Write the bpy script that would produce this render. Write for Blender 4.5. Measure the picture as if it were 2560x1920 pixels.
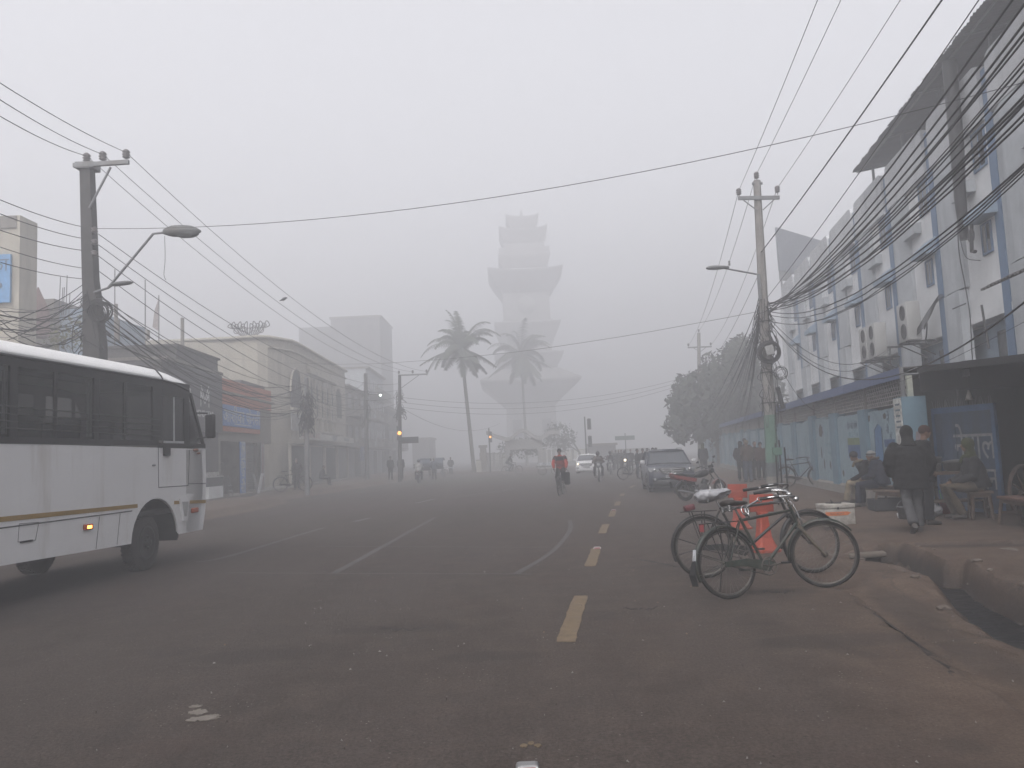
import bpy, bmesh, math, random
import numpy as np
from mathutils import Vector, Matrix, Euler, noise as mnoise
from math import radians as RD, sin, cos, pi, tan, atan, atan2, sqrt
random.seed(7)
for o in list(bpy.data.objects): bpy.data.objects.remove(o)
SC = bpy.context.scene
TMPS = bpy.data.scenes.new('workbench')
COL = SC.collection
# ---------------------------------------------------------------- camera
F, H = 1950.0, 1.65
HAZE = .0132
ROLL = atan(.043); PITCH = atan(178*cos(ROLL)/F)
RC = Matrix.Rotation(pi/2+PITCH, 3, 'X') @ Matrix.Rotation(-ROLL, 3, 'Z')
cam = bpy.data.cameras.new('camera'); co = bpy.data.objects.new('camera', cam); COL.objects.link(co)
co.location = (0, 0, H); co.rotation_euler = RC.to_euler()
cam.sensor_width = 36; cam.lens = 36*F/2560; cam.clip_start = .05; cam.clip_end = 6000
SC.camera = co
# ---------------------------------------------------------------- world, sun, exposure
SUN_EL, SUN_AZ = 48, 200
w = bpy.data.worlds.new('World'); SC.world = w; w.use_nodes = True
nt = w.node_tree; nt.nodes.clear()
out = nt.nodes.new('ShaderNodeOutputWorld'); bg = nt.nodes.new('ShaderNodeBackground')
sky = nt.nodes.new('ShaderNodeTexSky'); sky.sky_type = 'NISHITA'; sky.sun_disc = False
sky.sun_elevation = RD(SUN_EL); sky.sun_rotation = RD(SUN_AZ); sky.air_density = 1; sky.dust_density = 6; sky.ozone_density = 1
hs = nt.nodes.new('ShaderNodeHueSaturation'); hs.inputs['Saturation'].default_value = .12
bg.inputs['Strength'].default_value = .15
nt.links.new(sky.outputs[0], hs.inputs['Color']); tn = nt.nodes.new('ShaderNodeMix'); tn.data_type = 'RGBA'; tn.blend_type = 'MULTIPLY'; tn.inputs[0].default_value = 1; tn.inputs[7].default_value = (1.0, .985, 1.0, 1); nt.links.new(hs.outputs[0], tn.inputs[6]); nt.links.new(tn.outputs[2], bg.inputs[0]); nt.links.new(bg.outputs[0], out.inputs[0])
sl = bpy.data.lights.new('sun', 'SUN'); so = bpy.data.objects.new('sun', sl); COL.objects.link(so)
sl.energy = 1.0; sl.angle = RD(40); sl.color = (1, .97, .93)
so.rotation_euler = (RD(90-SUN_EL), 0, RD(180-SUN_AZ))
SC.view_settings.view_transform = 'Standard'; SC.view_settings.look = 'None'
SC.view_settings.gamma = 1; SC.view_settings.exposure = EXPO = 1.42
cy = SC.cycles
cy.use_denoising = True; cy.max_bounces = 8; cy.diffuse_bounces = 3; cy.glossy_bounces = 2; cy.transmission_bounces = 4
cy.volume_bounces = 4; cy.transparent_max_bounces = 12; cy.caustics_reflective = False; cy.caustics_refractive = False

# ---------------------------------------------------------------- measuring helpers (real positions from sight lines at real depths)
def ray(u, v): return RC @ Vector(((u-1280)/F, -(v-960)/F, -1))
def G(u, v, z=0.0):
    d = ray(u, v); t = (z-H)/d.z; return Vector((d.x*t, d.y*t, z))
def D(u, v, y):
    d = ray(u, v); t = y/d.y; return Vector((d.x*t, y, H+d.z*t))
# ---------------------------------------------------------------- materials
MATS = {}
def mat(name, col, rough=.8, metal=0, var=.25, scale=6, bump=.0, dirt=0, dirtcol=(.09,.075,.06), spec=.3, col2=None, emit=None, alpha=None, bscale=None, streak=False, dscale=1.3):
    if name in MATS: return MATS[name]
    m = bpy.data.materials.new(name); m.use_nodes = True; n = m.node_tree.nodes; l = m.node_tree.links
    b = n['Principled BSDF']; b.inputs['Roughness'].default_value = rough; b.inputs['Metallic'].default_value = metal
    b.inputs['Specular IOR Level'].default_value = spec
    tc = n.new('ShaderNodeTexCoord')
    no = n.new('ShaderNodeTexNoise'); no.inputs['Scale'].default_value = scale; no.inputs['Detail'].default_value = 6; no.inputs['Roughness'].default_value = .62
    l.new(tc.outputs['Object'], no.inputs['Vector'])
    mr = n.new('ShaderNodeMapRange'); mr.inputs[1].default_value = .3; mr.inputs[2].default_value = .7
    l.new(no.outputs[0], mr.inputs[0])
    mx = n.new('ShaderNodeMix'); mx.data_type = 'RGBA'
    c2 = col2 or tuple(c*(1-var) for c in col)
    mx.inputs[6].default_value = (*c2, 1); mx.inputs[7].default_value = (*tuple(min(1, c*(1+var*.5)) if not col2 else c for c in col), 1)
    l.new(mr.outputs[0], mx.inputs[0]); cur = mx.outputs[2]
    if dirt:
        n2 = n.new('ShaderNodeTexNoise'); n2.inputs['Scale'].default_value = dscale; n2.inputs['Detail'].default_value = 8; n2.inputs['Roughness'].default_value = .7
        if streak:
            mp = n.new('ShaderNodeMapping'); mp.inputs['Scale'].default_value = (2.2, 2.2, .3); l.new(tc.outputs['Object'], mp.inputs[0]); l.new(mp.outputs[0], n2.inputs['Vector'])
        else: l.new(tc.outputs['Object'], n2.inputs['Vector'])
        m2 = n.new('ShaderNodeMapRange'); m2.inputs[1].default_value = .62-dirt*.35; m2.inputs[2].default_value = .78; m2.inputs[4].default_value = .85
        l.new(n2.outputs[0], m2.inputs[0])
        mm = n.new('ShaderNodeMix'); mm.data_type = 'RGBA'; mm.inputs[7].default_value = (*dirtcol, 1)
        l.new(m2.outputs[0], mm.inputs[0]); l.new(cur, mm.inputs[6]); cur = mm.outputs[2]
    l.new(cur, b.inputs['Base Color'])
    if bump:
        bp = n.new('ShaderNodeBump'); bp.inputs['Strength'].default_value = bump; bp.inputs['Distance'].default_value = .02
        nb = n.new('ShaderNodeTexNoise'); nb.inputs['Scale'].default_value = bscale or scale*3; nb.inputs['Detail'].default_value = 5
        l.new(tc.outputs['Object'], nb.inputs['Vector']); l.new(nb.outputs[0], bp.inputs['Height']); l.new(bp.outputs[0], b.inputs['Normal'])
    if emit: b.inputs['Emission Color'].default_value = (*emit[0], 1); b.inputs['Emission Strength'].default_value = emit[1]
    if alpha is not None: b.inputs['Alpha'].default_value = alpha
    MATS[name] = m; return m
# ---------------------------------------------------------------- objects
def tag(o, label=None, cat=None, group=None, kind=None):
    if label: o['label'] = label
    if cat: o['category'] = cat
    if group: o['group'] = group
    if kind: o['kind'] = kind
    return o
def thing(name, label, cat, loc=(0, 0, 0), rz=0, group=None, rx=0, ry=0):
    o = bpy.data.objects.new(name, None); COL.objects.link(o); o.empty_display_size = .2
    o.location = loc; o.rotation_euler = (rx, ry, rz); return tag(o, label, cat, group)
def copy_tree(o, parent=None):
    c = o.copy(); COL.objects.link(c); c.parent = parent
    for ch in list(o.children): copy_tree(ch, c)
    return c
def frame_to(d):
    d = Vector(d).normalized(); up = Vector((0, 0, 1)) if abs(d.z) < .95 else Vector((1, 0, 0))
    a = up.cross(d).normalized(); return a, d.cross(a)
class MB:
    """collects shapes; build() links them as one mesh object"""
    def __init__(s, M=None): s.v = []; s.f = []; s.m = []; s.sm = []; s.M = M or Matrix(); s.mi = 0; s.smooth = False
    def add(s, vs, fs, smooth=None, mi=None):
        o = len(s.v); M = s.M
        s.v += [M @ Vector(p) for p in vs]; s.f += [tuple(i+o for i in f) for f in fs]
        s.m += [s.mi if mi is None else mi]*len(fs); s.sm += [s.smooth if smooth is None else smooth]*len(fs); return s
    def box(s, c, d, rot=None, mi=None, taper=1):
        R = rot if rot is not None else Matrix.Identity(3); c = Vector(c); x, y, z = d[0]/2, d[1]/2, d[2]/2
        vs = [c + R @ Vector((sx*x*(taper if sz > 0 else 1), sy*y*(taper if sz > 0 else 1), sz*z)) for sz in (-1, 1) for sy in (-1, 1) for sx in (-1, 1)]
        return s.add(vs, [(0, 2, 3, 1), (4, 5, 7, 6), (0, 1, 5, 4), (2, 6, 7, 3), (0, 4, 6, 2), (1, 3, 7, 5)], False, mi)
    def bb(s, a, b, mi=None):
        a, b = Vector(a), Vector(b); return s.box((a+b)/2, [abs(q) for q in (b-a)], mi=mi)
    def bbox(s, c, d, r=.02, rot=None, mi=None):
        """box with bevelled edges"""
        R = rot if rot is not None else Matrix.Identity(3); bm = bmesh.new(); bmesh.ops.create_cube(bm, size=1)
        bmesh.ops.scale(bm, vec=d, verts=bm.verts); bmesh.ops.bevel(bm, geom=bm.edges[:], offset=r, segments=2, profile=.5, affect='EDGES')
        bm.verts.ensure_lookup_table(); vs = [Vector(c)+R @ v.co for v in bm.verts]; fs = [[v.index for v in f.verts] for f in bm.faces]; bm.free()
        return s.add(vs, fs, True, mi)
    def tube(s, pts, r, n=8, caps=True, mi=None, closed=False, smooth=True, sx=1):
        pts = [Vector(p) for p in pts]; N = len(pts); rr = r if hasattr(r, '__len__') else [r]*N
        vs = []; pa = None
        for i, p in enumerate(pts):
            d = (pts[(i+1) % N]-pts[i-1]) if closed else (pts[min(i+1, N-1)]-pts[max(i-1, 0)])
            if d.length < 1e-9: d = Vector((0, 0, 1))
            d.normalize()
            if pa is None: a, b = frame_to(d)
            else:
                a = pa - d*pa.dot(d)
                a = a.normalized() if a.length > 1e-6 else frame_to(d)[0]; b = d.cross(a)
            pa = a
            for k in range(n):
                t = 2*pi*k/n; vs.append(p + a*cos(t)*rr[i]*sx + b*sin(t)*rr[i])
        fs = []
        for i in range(N if closed else N-1):
            for k in range(n):
                j = (i+1) % N; k2 = (k+1) % n
                fs.append((i*n+k, i*n+k2, j*n+k2, j*n+k))
        s.add(vs, fs, smooth, mi)
        if caps and not closed:
            s.add([vs[k] for k in range(n)], [tuple(range(n))[::-1]], False, mi) if False else s._cap(vs, n, N, mi)
        return s
    def _cap(s, vs, n, N, mi):
        M = s.M; s.M = Matrix(); 
        a = [M @ v for v in vs[:n]]; b = [M @ v for v in vs[(N-1)*n:]]
        s.add(a, [tuple(range(n-1, -1, -1))], False, mi); s.add(b, [tuple(range(n))], False, mi); s.M = M
    def cyl(s, a, b, r, r2=None, n=12, mi=None, caps=True): return s.tube([a, b], [r, r if r2 is None else r2], n, caps, mi)
    def torus(s, c, ax, R, r, n=32, k=8, mi=None, a0=0, a1=None, sx=1):
        a, b = frame_to(ax); c = Vector(c)
        if a1 is None: return s.tube([c+a*cos(2*pi*i/n)*R+b*sin(2*pi*i/n)*R for i in range(n)], r, k, closed=True, mi=mi, sx=sx)
        return s.tube([c+a*cos(a0+(a1-a0)*i/n)*R+b*sin(a0+(a1-a0)*i/n)*R for i in range(n+1)], r, k, mi=mi, sx=sx)
    def lathe(s, c, ax, prof, n=24, mi=None, smooth=True):
        """prof: list of (radius, height along ax)"""
        a, b = frame_to(ax); d = Vector(ax).normalized(); c = Vector(c); vs = []; fs = []
        for r, h in prof:
            for k in range(n): t = 2*pi*k/n; vs.append(c+d*h+(a*cos(t)+b*sin(t))*r)
        for i in range(len(prof)-1):
            for k in range(n): k2 = (k+1) % n; fs.append((i*n+k, i*n+k2, (i+1)*n+k2, (i+1)*n+k))
        if prof[0][0] > 1e-4: fs.append(tuple(range(n-1, -1, -1)))
        if prof[-1][0] > 1e-4: fs.append(tuple(range((len(prof)-1)*n, len(prof)*n)))
        return s.add(vs, fs, smooth, mi)
    def prism(s, poly, h, o=(0, 0, 0), X=(1, 0, 0), Y=(0, 1, 0), Z=None, mi=None):
        """poly of 2D points in the plane X,Y through o, pushed h along Z"""
        o, X, Y = Vector(o), Vector(X), Vector(Y); Z = Vector(Z) if Z else X.cross(Y).normalized()
        a = [o+X*p[0]+Y*p[1] for p in poly]; b = [p+Z*h for p in a]; n = len(poly)
        return s.add(a+b, [tuple(range(n-1, -1, -1)), tuple(range(n, 2*n))]+[(i, (i+1) % n, n+(i+1) % n, n+i) for i in range(n)], False, mi)
    def loft(s, rings, caps=True, mi=None, smooth=True):
        n = len(rings[0]); vs = [Vector(p) for r in rings for p in r]; fs = []
        for i in range(len(rings)-1):
            for k in range(n): k2 = (k+1) % n; fs.append((i*n+k, i*n+k2, (i+1)*n+k2, (i+1)*n+k))
        if caps: fs += [tuple(range(n-1, -1, -1)), tuple(range((len(rings)-1)*n, len(rings)*n))]
        return s.add(vs, fs, smooth, mi)
    def ell(s, c, r, rot=None, n=14, m=9, mi=None):
        R = rot if rot is not None else Matrix.Identity(3); c = Vector(c); vs = []; fs = []
        for i in range(m+1):
            ph = pi*i/m
            for k in range(n): t = 2*pi*k/n; vs.append(c+R @ Vector((r[0]*sin(ph)*cos(t), r[1]*sin(ph)*sin(t), r[2]*cos(ph))))
        for i in range(m):
            for k in range(n): k2 = (k+1) % n; fs.append((i*n+k, (i+1)*n+k, (i+1)*n+k2, i*n+k2))
        return s.add(vs, fs, True, mi)
    def build(s, name, mats, parent=None, weld=False, label=None, autosmooth=None, **tg):
        me = bpy.data.meshes.new(name); me.from_pydata([tuple(p) for p in s.v], [], s.f)
        mats = mats if isinstance(mats, (list, tuple)) else [mats]
        for q in mats: me.materials.append(q)
        me.polygons.foreach_set('material_index', s.m); me.polygons.foreach_set('use_smooth', s.sm)
        if weld:
            bm = bmesh.new(); bm.from_mesh(me); bmesh.ops.remove_doubles(bm, verts=bm.verts, dist=.0004); bmesh.ops.recalc_face_normals(bm, faces=bm.faces); bm.to_mesh(me); bm.free()
        else:
            bm = bmesh.new(); bm.from_mesh(me); bmesh.ops.recalc_face_normals(bm, faces=bm.faces); bm.to_mesh(me); bm.free()
        me.update(); o = bpy.data.objects.new(name, me); COL.objects.link(o); o.parent = parent
        if label: o['label'] = label
        if tg: tag(o, **tg)
        return o
def bez(pts, n=8):
    """smooth curve through points"""
    P = [Vector(p) for p in pts]; out = []
    for i in range(len(P)-1):
        a, b, c, d = P[max(i-1, 0)], P[i], P[i+1], P[min(i+2, len(P)-1)]
        for k in range(n):
            t = k/n; out.append(.5*((2*b)+(c-a)*t+(2*a-5*b+4*c-d)*t*t+(3*b-a-3*c+d)*t**3))
    return out+[P[-1]]
def text_mesh(txt, size, depth=.01, align='CENTER'):
    cu = bpy.data.curves.new('t', 'FONT'); cu.body = txt; cu.size = size; cu.extrude = depth/2; cu.align_x = align; cu.align_y = 'CENTER'; cu.resolution_u = 3
    o = bpy.data.objects.new('t', cu); TMPS.collection.objects.link(o); vl = TMPS.view_layers[0]; vl.update(); dg = vl.depsgraph
    me = o.evaluated_get(dg).to_mesh(); vs = [v.co.copy() for v in me.vertices]; fs = [tuple(p.vertices) for p in me.polygons]
    o.evaluated_get(dg).to_mesh_clear(); bpy.data.objects.remove(o); bpy.data.curves.remove(cu); return vs, fs
def put_text(mb, txt, size, o, X, Y, depth=.01, mi=None, align='CENTER', sx=1):
    vs, fs = text_mesh(txt, size, depth, align); X, Y = Vector(X).normalized(), Vector(Y).normalized(); Z = X.cross(Y); o = Vector(o)
    mb.add([o+X*v.x*sx+Y*v.y+Z*v.z for v in vs], fs, False, mi)
# ---------------------------------------------------------------- ground: one height field, cut into road, verge, pavements and drain
def interp(poly, y):
    if y <= poly[0][1]: return poly[0][0]
    for (x0, y0), (x1, y1) in zip(poly, poly[1:]):
        if y <= y1: return x0+(x1-x0)*(y-y0)/(y1-y0)
    return poly[-1][0]
def inpoly(x, y, P):
    c = False; j = len(P)-1
    for i in range(len(P)):
        xi, yi = P[i]; xj, yj = P[j]
        if (yi > y) != (yj > y) and x < (xj-xi)*(y-yi)/(yj-yi)+xi: c = not c
        j = i
    return c
def dpoly(x, y, P):
    best = 1e9
    for i in range(len(P)):
        ax, ay = P[i-1]; bx, by = P[i]; dx, dy = bx-ax, by-ay; L = dx*dx+dy*dy
        t = max(0, min(1, ((x-ax)*dx+(y-ay)*dy)/L)) if L else 0
        d = (x-ax-dx*t)**2+(y-ay-dy*t)**2
        if d < best: best = d
    return sqrt(best)
def sst(a, b, x):
    t = max(0, min(1, (x-a)/(b-a))); return t*t*(3-2*t)
ASPH = [(2.0, -6), (2.5, 2), (2.95, 5), (3.05, 5.9), (3.14, 6.35), (3.24, 7.1), (3.3, 7.5), (3.43, 8.15), (3.52, 8.7), (3.5, 9.3), (3.7, 10.5), (4.2, 12.5), (5.3, 17), (6.6, 22), (8.0, 28), (9.9, 40), (12.9, 60), (16, 80)]
PAVE = [(3.7, -6), (4.1, 2), (4.6, 6), (4.95, 8), (5.15, 9), (5.3, 10), (5.0, 11.2), (5.0, 12), (5.5, 14.5), (6.0, 17), (7.1, 22), (8.35, 27), (10.4, 40), (13.6, 60), (17, 80)]
DRAIN = [(2.9, -6), (3.2, 1), (3.6, 4), (3.88, 6.22), (3.93, 6.75), (4.08, 7.43), (4.35, 8.32), (4.74, 9.29), (4.93, 9.84), (5.05, 10.57), (4.85, 11.25), (4.75, 11.5), (5.05, 11.62), (5.55, 11.6), (5.5, 11.1), (5.33, 10.2), (5.3, 9.85), (5.5, 9.8), (5.22, 8.95), (5.09, 8.49), (4.98, 7.9), (4.6, 6), (4.3, 3), (3.9, -6)]
HOLE = [(5.75, 16.3), (5.9, 17.2), (6.3, 18.2), (6.9, 18.3), (6.75, 17.3), (6.4, 16.4)]
LEFT = [(-11, -6), (-10.7, 12), (-10.2, 22), (-10.0, 25.5), (-9.8, 29.5), (-10.0, 34), (-10.9, 37), (-11, 40), (-10.3, 43), (-9.3, 54), (-8.6, 62), (-8.8, 75), (-10, 95)]
ISLE = [(-9, 76.5), (-6, 75.3), (-3, 74.6), (4, 75), (7.5, 77), (9, 82), (8, 92), (-4, 94), (-8, 84)]
PADS = [[(-16, 28), (-12.4, 28), (-12.2, 36.5), (-12.4, 36.6), (-16, 36.6)]]
STAINS = [[tuple(G(u, v)[:2]) for u, v in ((2140, 1440), (2200, 1462), (2330, 1500), (2420, 1570), (2570, 1650), (2570, 1720), (2470, 1690), (2380, 1640), (2300, 1590), (2230, 1540), (2160, 1490))]]
for u, v, rx_, ry_ in ((2090, 1602, .85, .16), (1960, 1480, .5, .14), (1750, 1398, .55, .12), (1660, 1412, .35, .08), (1510, 1545, .22, .1), (2420, 1865, .18, .1), (1000, 1572, .8, .13), (1230, 1640, .5, .12), (640, 1640, .7, .16), (1900, 1560, .3, .08), (2250, 1345, .9, .25)):
    c_ = G(u, v); STAINS.append([(c_.x+rx_*cos(k*pi/4), c_.y+ry_*sin(k*pi/4)*2) for k in range(8)])
def nz(x, y, s): return mnoise.noise(Vector((x*s, y*s, 0)))
def hgt(x, y):
    a = interp(ASPH, y)+.06*nz(x, y, 3)+.03*nz(x, y, 9); p = interp(PAVE, y); dirt = conc = wet_shade = 0; z = 0; zone = 0
    if x > a and y < 60:
        zone = 1; t = sst(0, .12, x-a); z = -.045*t+(.022*nz(x, y, 1.5)+.012*nz(x, y, 5))*t; dirt = .55+.45*t
        if y > 11.5: z += sst(p-.5, p+.1, x)*.17
        # mound and its foot
        z += .13*math.exp(-((x-4.42)**2/.16+(y-9.25)**2/.45)); z += .05*math.exp(-((x-4.1)**2/.5+(y-10.3)**2/.8))
        if 5 < y < 8 and x > a+.25: wet_shade = max(wet_shade, .6*sst(.1, .35, nz(x*1.5, y*.5, 1.3)+.15))
    if x > p and y < 80:
        zone = 2; z = .15+.012*nz(x, y, 2); dirt = .9; conc = 0
        if y > 11.5: z = max(.0, .14*sst(-.1, .45, x-p+.1*nz(x, y, 1)))+.012*nz(x, y, 2)
        if y < 12.3 and x > 5.6 and abs(y-(11.2-.25*(x-5.7)))< .35+.15*nz(x, y, 1.3): z -= .05; wet_shade = .7
        if y < 11.2: z -= .03*sst(.25, 0, x-p)*(1+nz(x, y, 4))
    if 2 < y < 16 and -3 < x < 7 and zone < 3:
        for P in STAINS:
            if P[0][0]-2.5 < x < P[0][0]+2.5 or len(P) > 8:
                if inpoly(x+.08*nz(x, y, 3), y+.2*nz(x, y, 2), P): wet_shade = max(wet_shade, .5*sst(0, .12, dpoly(x, y, P)))
    inD = inpoly(x, y, DRAIN)
    if y < 14 and 2 < x < 7:
        dd = dpoly(x, y, DRAIN)
        if inD:
            zone = 3; road_side = x < (interp([(3.4, -6), (3.9, 4), (4.4, 7), (4.9, 9), (5.2, 10.5), (5.2, 12)], y))
            k = sst(0, .26 if road_side else .13, dd+.03*nz(x, y, 2)+.008*nz(x, y, 11)); z = (z if road_side else .13)*(1-k)+(-.24+.05*nz(x, y, 4))*k; dirt = 1-k*.3; wet_shade = k if y < 9.8 else min(1, k*2.5)  # far stretch: wet concrete plus the drain's shadow, both darkened into the colour
        elif dd < .12 and x < 4.9: z += .03*nz(x, y, 7)
    if inpoly(x, y, HOLE): k = sst(0, .15, dpoly(x, y, HOLE)); z = z*(1-k)-.4*k; wet_shade = k; zone = 3
    L = interp(LEFT, y)
    if x < L and y < 95:
        zone = 4; z = .24*sst(0, .45, L-x+.08*nz(x, y, .8)); dirt = .75; conc = .3
        if y > 37 and y < 42: z *= sst(0, 2.5, abs(y-39.5))*.6+.4
    if inpoly(x, y, ISLE): zone = 5; z = .16*sst(0, .3, dpoly(x, y, ISLE)); dirt = .8
    if zone == 0: z = .012*nz(x, y, .35); dirt = .30*sst(-7, 3, x-.1*y)*sst(60, 6, y)+.5*sst(1.2, 0, a-x)+.35*sst(.8, 0, x-L)*(y < 80)
    if y > 50 and x > 10 and zone in (1, 2): dirt = .6
    return z, zone, (dirt, conc, wet_shade)
def axis(segs):
    out = []
    for a, b, st in segs:
        n = max(1, round((b-a)/st)); out += [a+(b-a)*i/n for i in range(n)]
    return out+[segs[-1][1]]
GX = axis([(-420, -60, 40), (-60, -16, 4), (-16, -12, .8), (-12, -8, .16), (-8, -3, .5), (-3, 2.4, .11), (2.4, 5.8, .045), (5.8, 7.2, .1), (7.2, 11, .16), (11, 17, .4), (17, 60, 4), (60, 420, 40)])
GY = axis([(-60, -6, 6), (-6, 3, .5), (3, 5, .12), (5, 12.2, .045), (12.2, 20, .12), (20, 45, .4), (45, 100, .9), (100, 150, 10), (150, 900, 75)])
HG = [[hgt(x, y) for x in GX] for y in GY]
def ground_mat():
    m = bpy.data.materials.new('ground'); m.use_nodes = True; n = m.node_tree.nodes; l = m.node_tree.links; b = n['Principled BSDF']
    g = n.new('ShaderNodeNewGeometry'); at = n.new('ShaderNodeVertexColor'); at.layer_name = 'zone'; sp = n.new('ShaderNodeSeparateColor'); l.new(at.outputs[0], sp.inputs[0])
    def noise(s, d=6, r=.6, vec=None):
        q = n.new('ShaderNodeTexNoise'); q.inputs['Scale'].default_value = s; q.inputs['Detail'].default_value = d; q.inputs['Roughness'].default_value = r; l.new(vec or g.outputs['Position'], q.inputs['Vector']); return q.outputs[0]
    def mr(v, a, b_, c=0, d=1):
        q = n.new('ShaderNodeMapRange'); q.inputs[1].default_value = a; q.inputs[2].default_value = b_; q.inputs[3].default_value = c; q.inputs[4].default_value = d; l.new(v, q.inputs[0]); return q.outputs[0]
    def mix(f, a, c, bl='MIX'):
        q = n.new('ShaderNodeMix'); q.data_type = 'RGBA'; q.blend_type = bl
        if isinstance(f, float): q.inputs[0].default_value = f
        else: l.new(f, q.inputs[0])
        for i, v in ((6, a), (7, c)):
            if isinstance(v, tuple): q.inputs[i].default_value = (*v, 1)
            else: l.new(v, q.inputs[i])
        return q.outputs[2]
    def mth(op, a, c):
        q = n.new('ShaderNodeMath'); q.operation = op; q.use_clamp = True
        for i, v in ((0, a), (1, c)):
            if isinstance(v, (int, float)): q.inputs[i].default_value = v
            else: l.new(v, q.inputs[i])
        return q.outputs[0]
    fine = noise(42, 5, .8); mid = noise(2.3, 8, .65); big = noise(.22, 5, .55)
    mp = n.new('ShaderNodeMapping'); mp.inputs['Scale'].default_value = (1.6, .22, 1); mp.inputs['Rotation'].default_value = (0, 0, RD(8)); l.new(g.outputs['Position'], mp.inputs[0]); tracks = noise(.9, 4, .5, mp.outputs[0])
    asph = mix(mr(mid, .3, .7), (.052, .0415, .0365), (.079, .065, .058)); asph = mix(mr(tracks, .42, .66), asph, (.076, .062, .056)); asph = mix(mr(fine, .36, .66), mix(.8, asph, (.014, .012, .011)), asph); asph = mix(mr(noise(9, 5, .7), .52, .75, 0, .5), asph, (.075, .064, .059))
    dust = mix(mr(mid, .3, .7), (.078, .054, .0415), (.124, .091, .071)); dust = mix(mr(fine, .36, .66), mix(.6, dust, (.024, .017, .013)), dust); dust = mix(mr(noise(7, 6, .7), .50, .72, 0, .5), dust, (.045, .030, .023))
    dfac = mth('MULTIPLY', sp.outputs[0], mr(big, .25, .75, .6, 1.5)); dfac = mth('ADD', dfac, mr(mid, .5, .9, -.1, .2))
    c = mix(dfac, asph, dust)
    # reddish worn patches of old dust, oil darkening
    c = mix(mr(noise(.75, 6, .6), .56, .72, 0, .45), c, (.055, .039, .034)); c = mix(mr(noise(.5, 7, .65), .60, .70, 0, .42), c, (.028, .025, .025))
    # pebbles showing in the asphalt
    vo = n.new('ShaderNodeTexVoronoi'); vo.inputs['Scale'].default_value = 22; l.new(g.outputs['Position'], vo.inputs['Vector'])
    sc = n.new('ShaderNodeSeparateColor'); l.new(vo.outputs['Color'], sc.inputs[0])
    spk = mth('MULTIPLY', mr(vo.outputs['Distance'], .10, .17, 1, 0), mr(sc.outputs[0], .66, .72)); c = mix(mth('MULTIPLY', mth('MULTIPLY', spk, .6), mr(noise(1.1, 4), .45, .62)), c, (.26, .24, .22))
    vo2 = n.new('ShaderNodeTexVoronoi'); vo2.inputs['Scale'].default_value = 7; l.new(g.outputs['Position'], vo2.inputs['Vector']); sc2 = n.new('ShaderNodeSeparateColor'); l.new(vo2.outputs['Color'], sc2.inputs[0])
    spk2 = mth('MULTIPLY', mr(vo2.outputs['Distance'], .06, .10, 1, 0), mr(sc2.outputs[1], .86, .9)); c = mix(mth('MULTIPLY', spk2, .7), c, (.025, .022, .02))
    # cracks
    v3 = n.new('ShaderNodeTexVoronoi'); v3.feature = 'DISTANCE_TO_EDGE'; v3.inputs['Scale'].default_value = .42
    mvec = n.new('ShaderNodeMix'); mvec.data_type = 'RGBA'; mvec.inputs[0].default_value = .12; l.new(g.outputs['Position'], mvec.inputs[6])
    nn = n.new('ShaderNodeTexNoise'); nn.inputs['Scale'].default_value = 1.5; nn.inputs['Detail'].default_value = 6; l.new(g.outputs['Position'], nn.inputs['Vector'])
    vm = n.new('ShaderNodeVectorMath'); vm.operation = 'MULTIPLY_ADD'; vm.inputs[1].default_value = (1.3, 1.3, 0); l.new(nn.outputs['Color'], vm.inputs[0]); l.new(g.outputs['Position'], vm.inputs[2]); l.new(vm.outputs[0], v3.inputs['Vector'])
    crk = mth('MULTIPLY', mr(v3.outputs['Distance'], .0, .012, 1, 0), mr(noise(.35, 2), .5, .62)); c = mix(mth('MULTIPLY', crk, .55), c, (.03, .026, .024))
    c = mix(sp.outputs[1], c, mix(.5, c, (.17, .155, .14)))
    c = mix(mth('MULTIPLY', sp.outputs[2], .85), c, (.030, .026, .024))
    l.new(c, b.inputs['Base Color'])
    rg = mix(sp.outputs[2], mix(mr(fine, .3, .7), (.82, .82, .82), (.95, .95, .95)), (.92, .92, .92)); l.new(rg, b.inputs['Roughness']); b.inputs['Specular IOR Level'].default_value = .10
    bp = n.new('ShaderNodeBump'); bp.inputs['Strength'].default_value = .9; bp.inputs['Distance'].default_value = .02
    l.new(mth('ADD', mth('MULTIPLY', fine, .6), mth('MULTIPLY', noise(12, 6, .7), .5)), bp.inputs['Height']); l.new(bp.outputs[0], b.inputs['Normal'])
    return m
GM = ground_mat(); MATS['ground'] = GM
def ground_piece(name, zones, label=None):
    ids = {}; vs = []; cols = []; fs = []
    def vid(i, j):
        if (i, j) not in ids: ids[i, j] = len(vs); vs.append((GX[i], GY[j], HG[j][i][0])); cols.append(HG[j][i][2])
        return ids[i, j]
    for j in range(len(GY)-1):
        for i in range(len(GX)-1):
            if HG[j][i][1] in zones: fs.append((vid(i, j), vid(i+1, j), vid(i+1, j+1), vid(i, j+1)))
    me = bpy.data.meshes.new(name); me.from_pydata(vs, [], fs); me.materials.append(GM)
    ca = me.color_attributes.new('zone', 'FLOAT_COLOR', 'POINT'); ca.data.foreach_set('color', [q for c in cols for q in (*c, 1)])
    me.polygons.foreach_set('use_smooth', [True]*len(fs)); o = bpy.data.objects.new(name, me); COL.objects.link(o); tag(o, kind='structure'); return o
ground_piece('road', (0,)); ground_piece('verge', (1,)); ground_piece('pavement', (2,)); ground_piece('drain', (3,)); ground_piece('left_pavement', (4,)); ground_piece('traffic_island', (5,))
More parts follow.
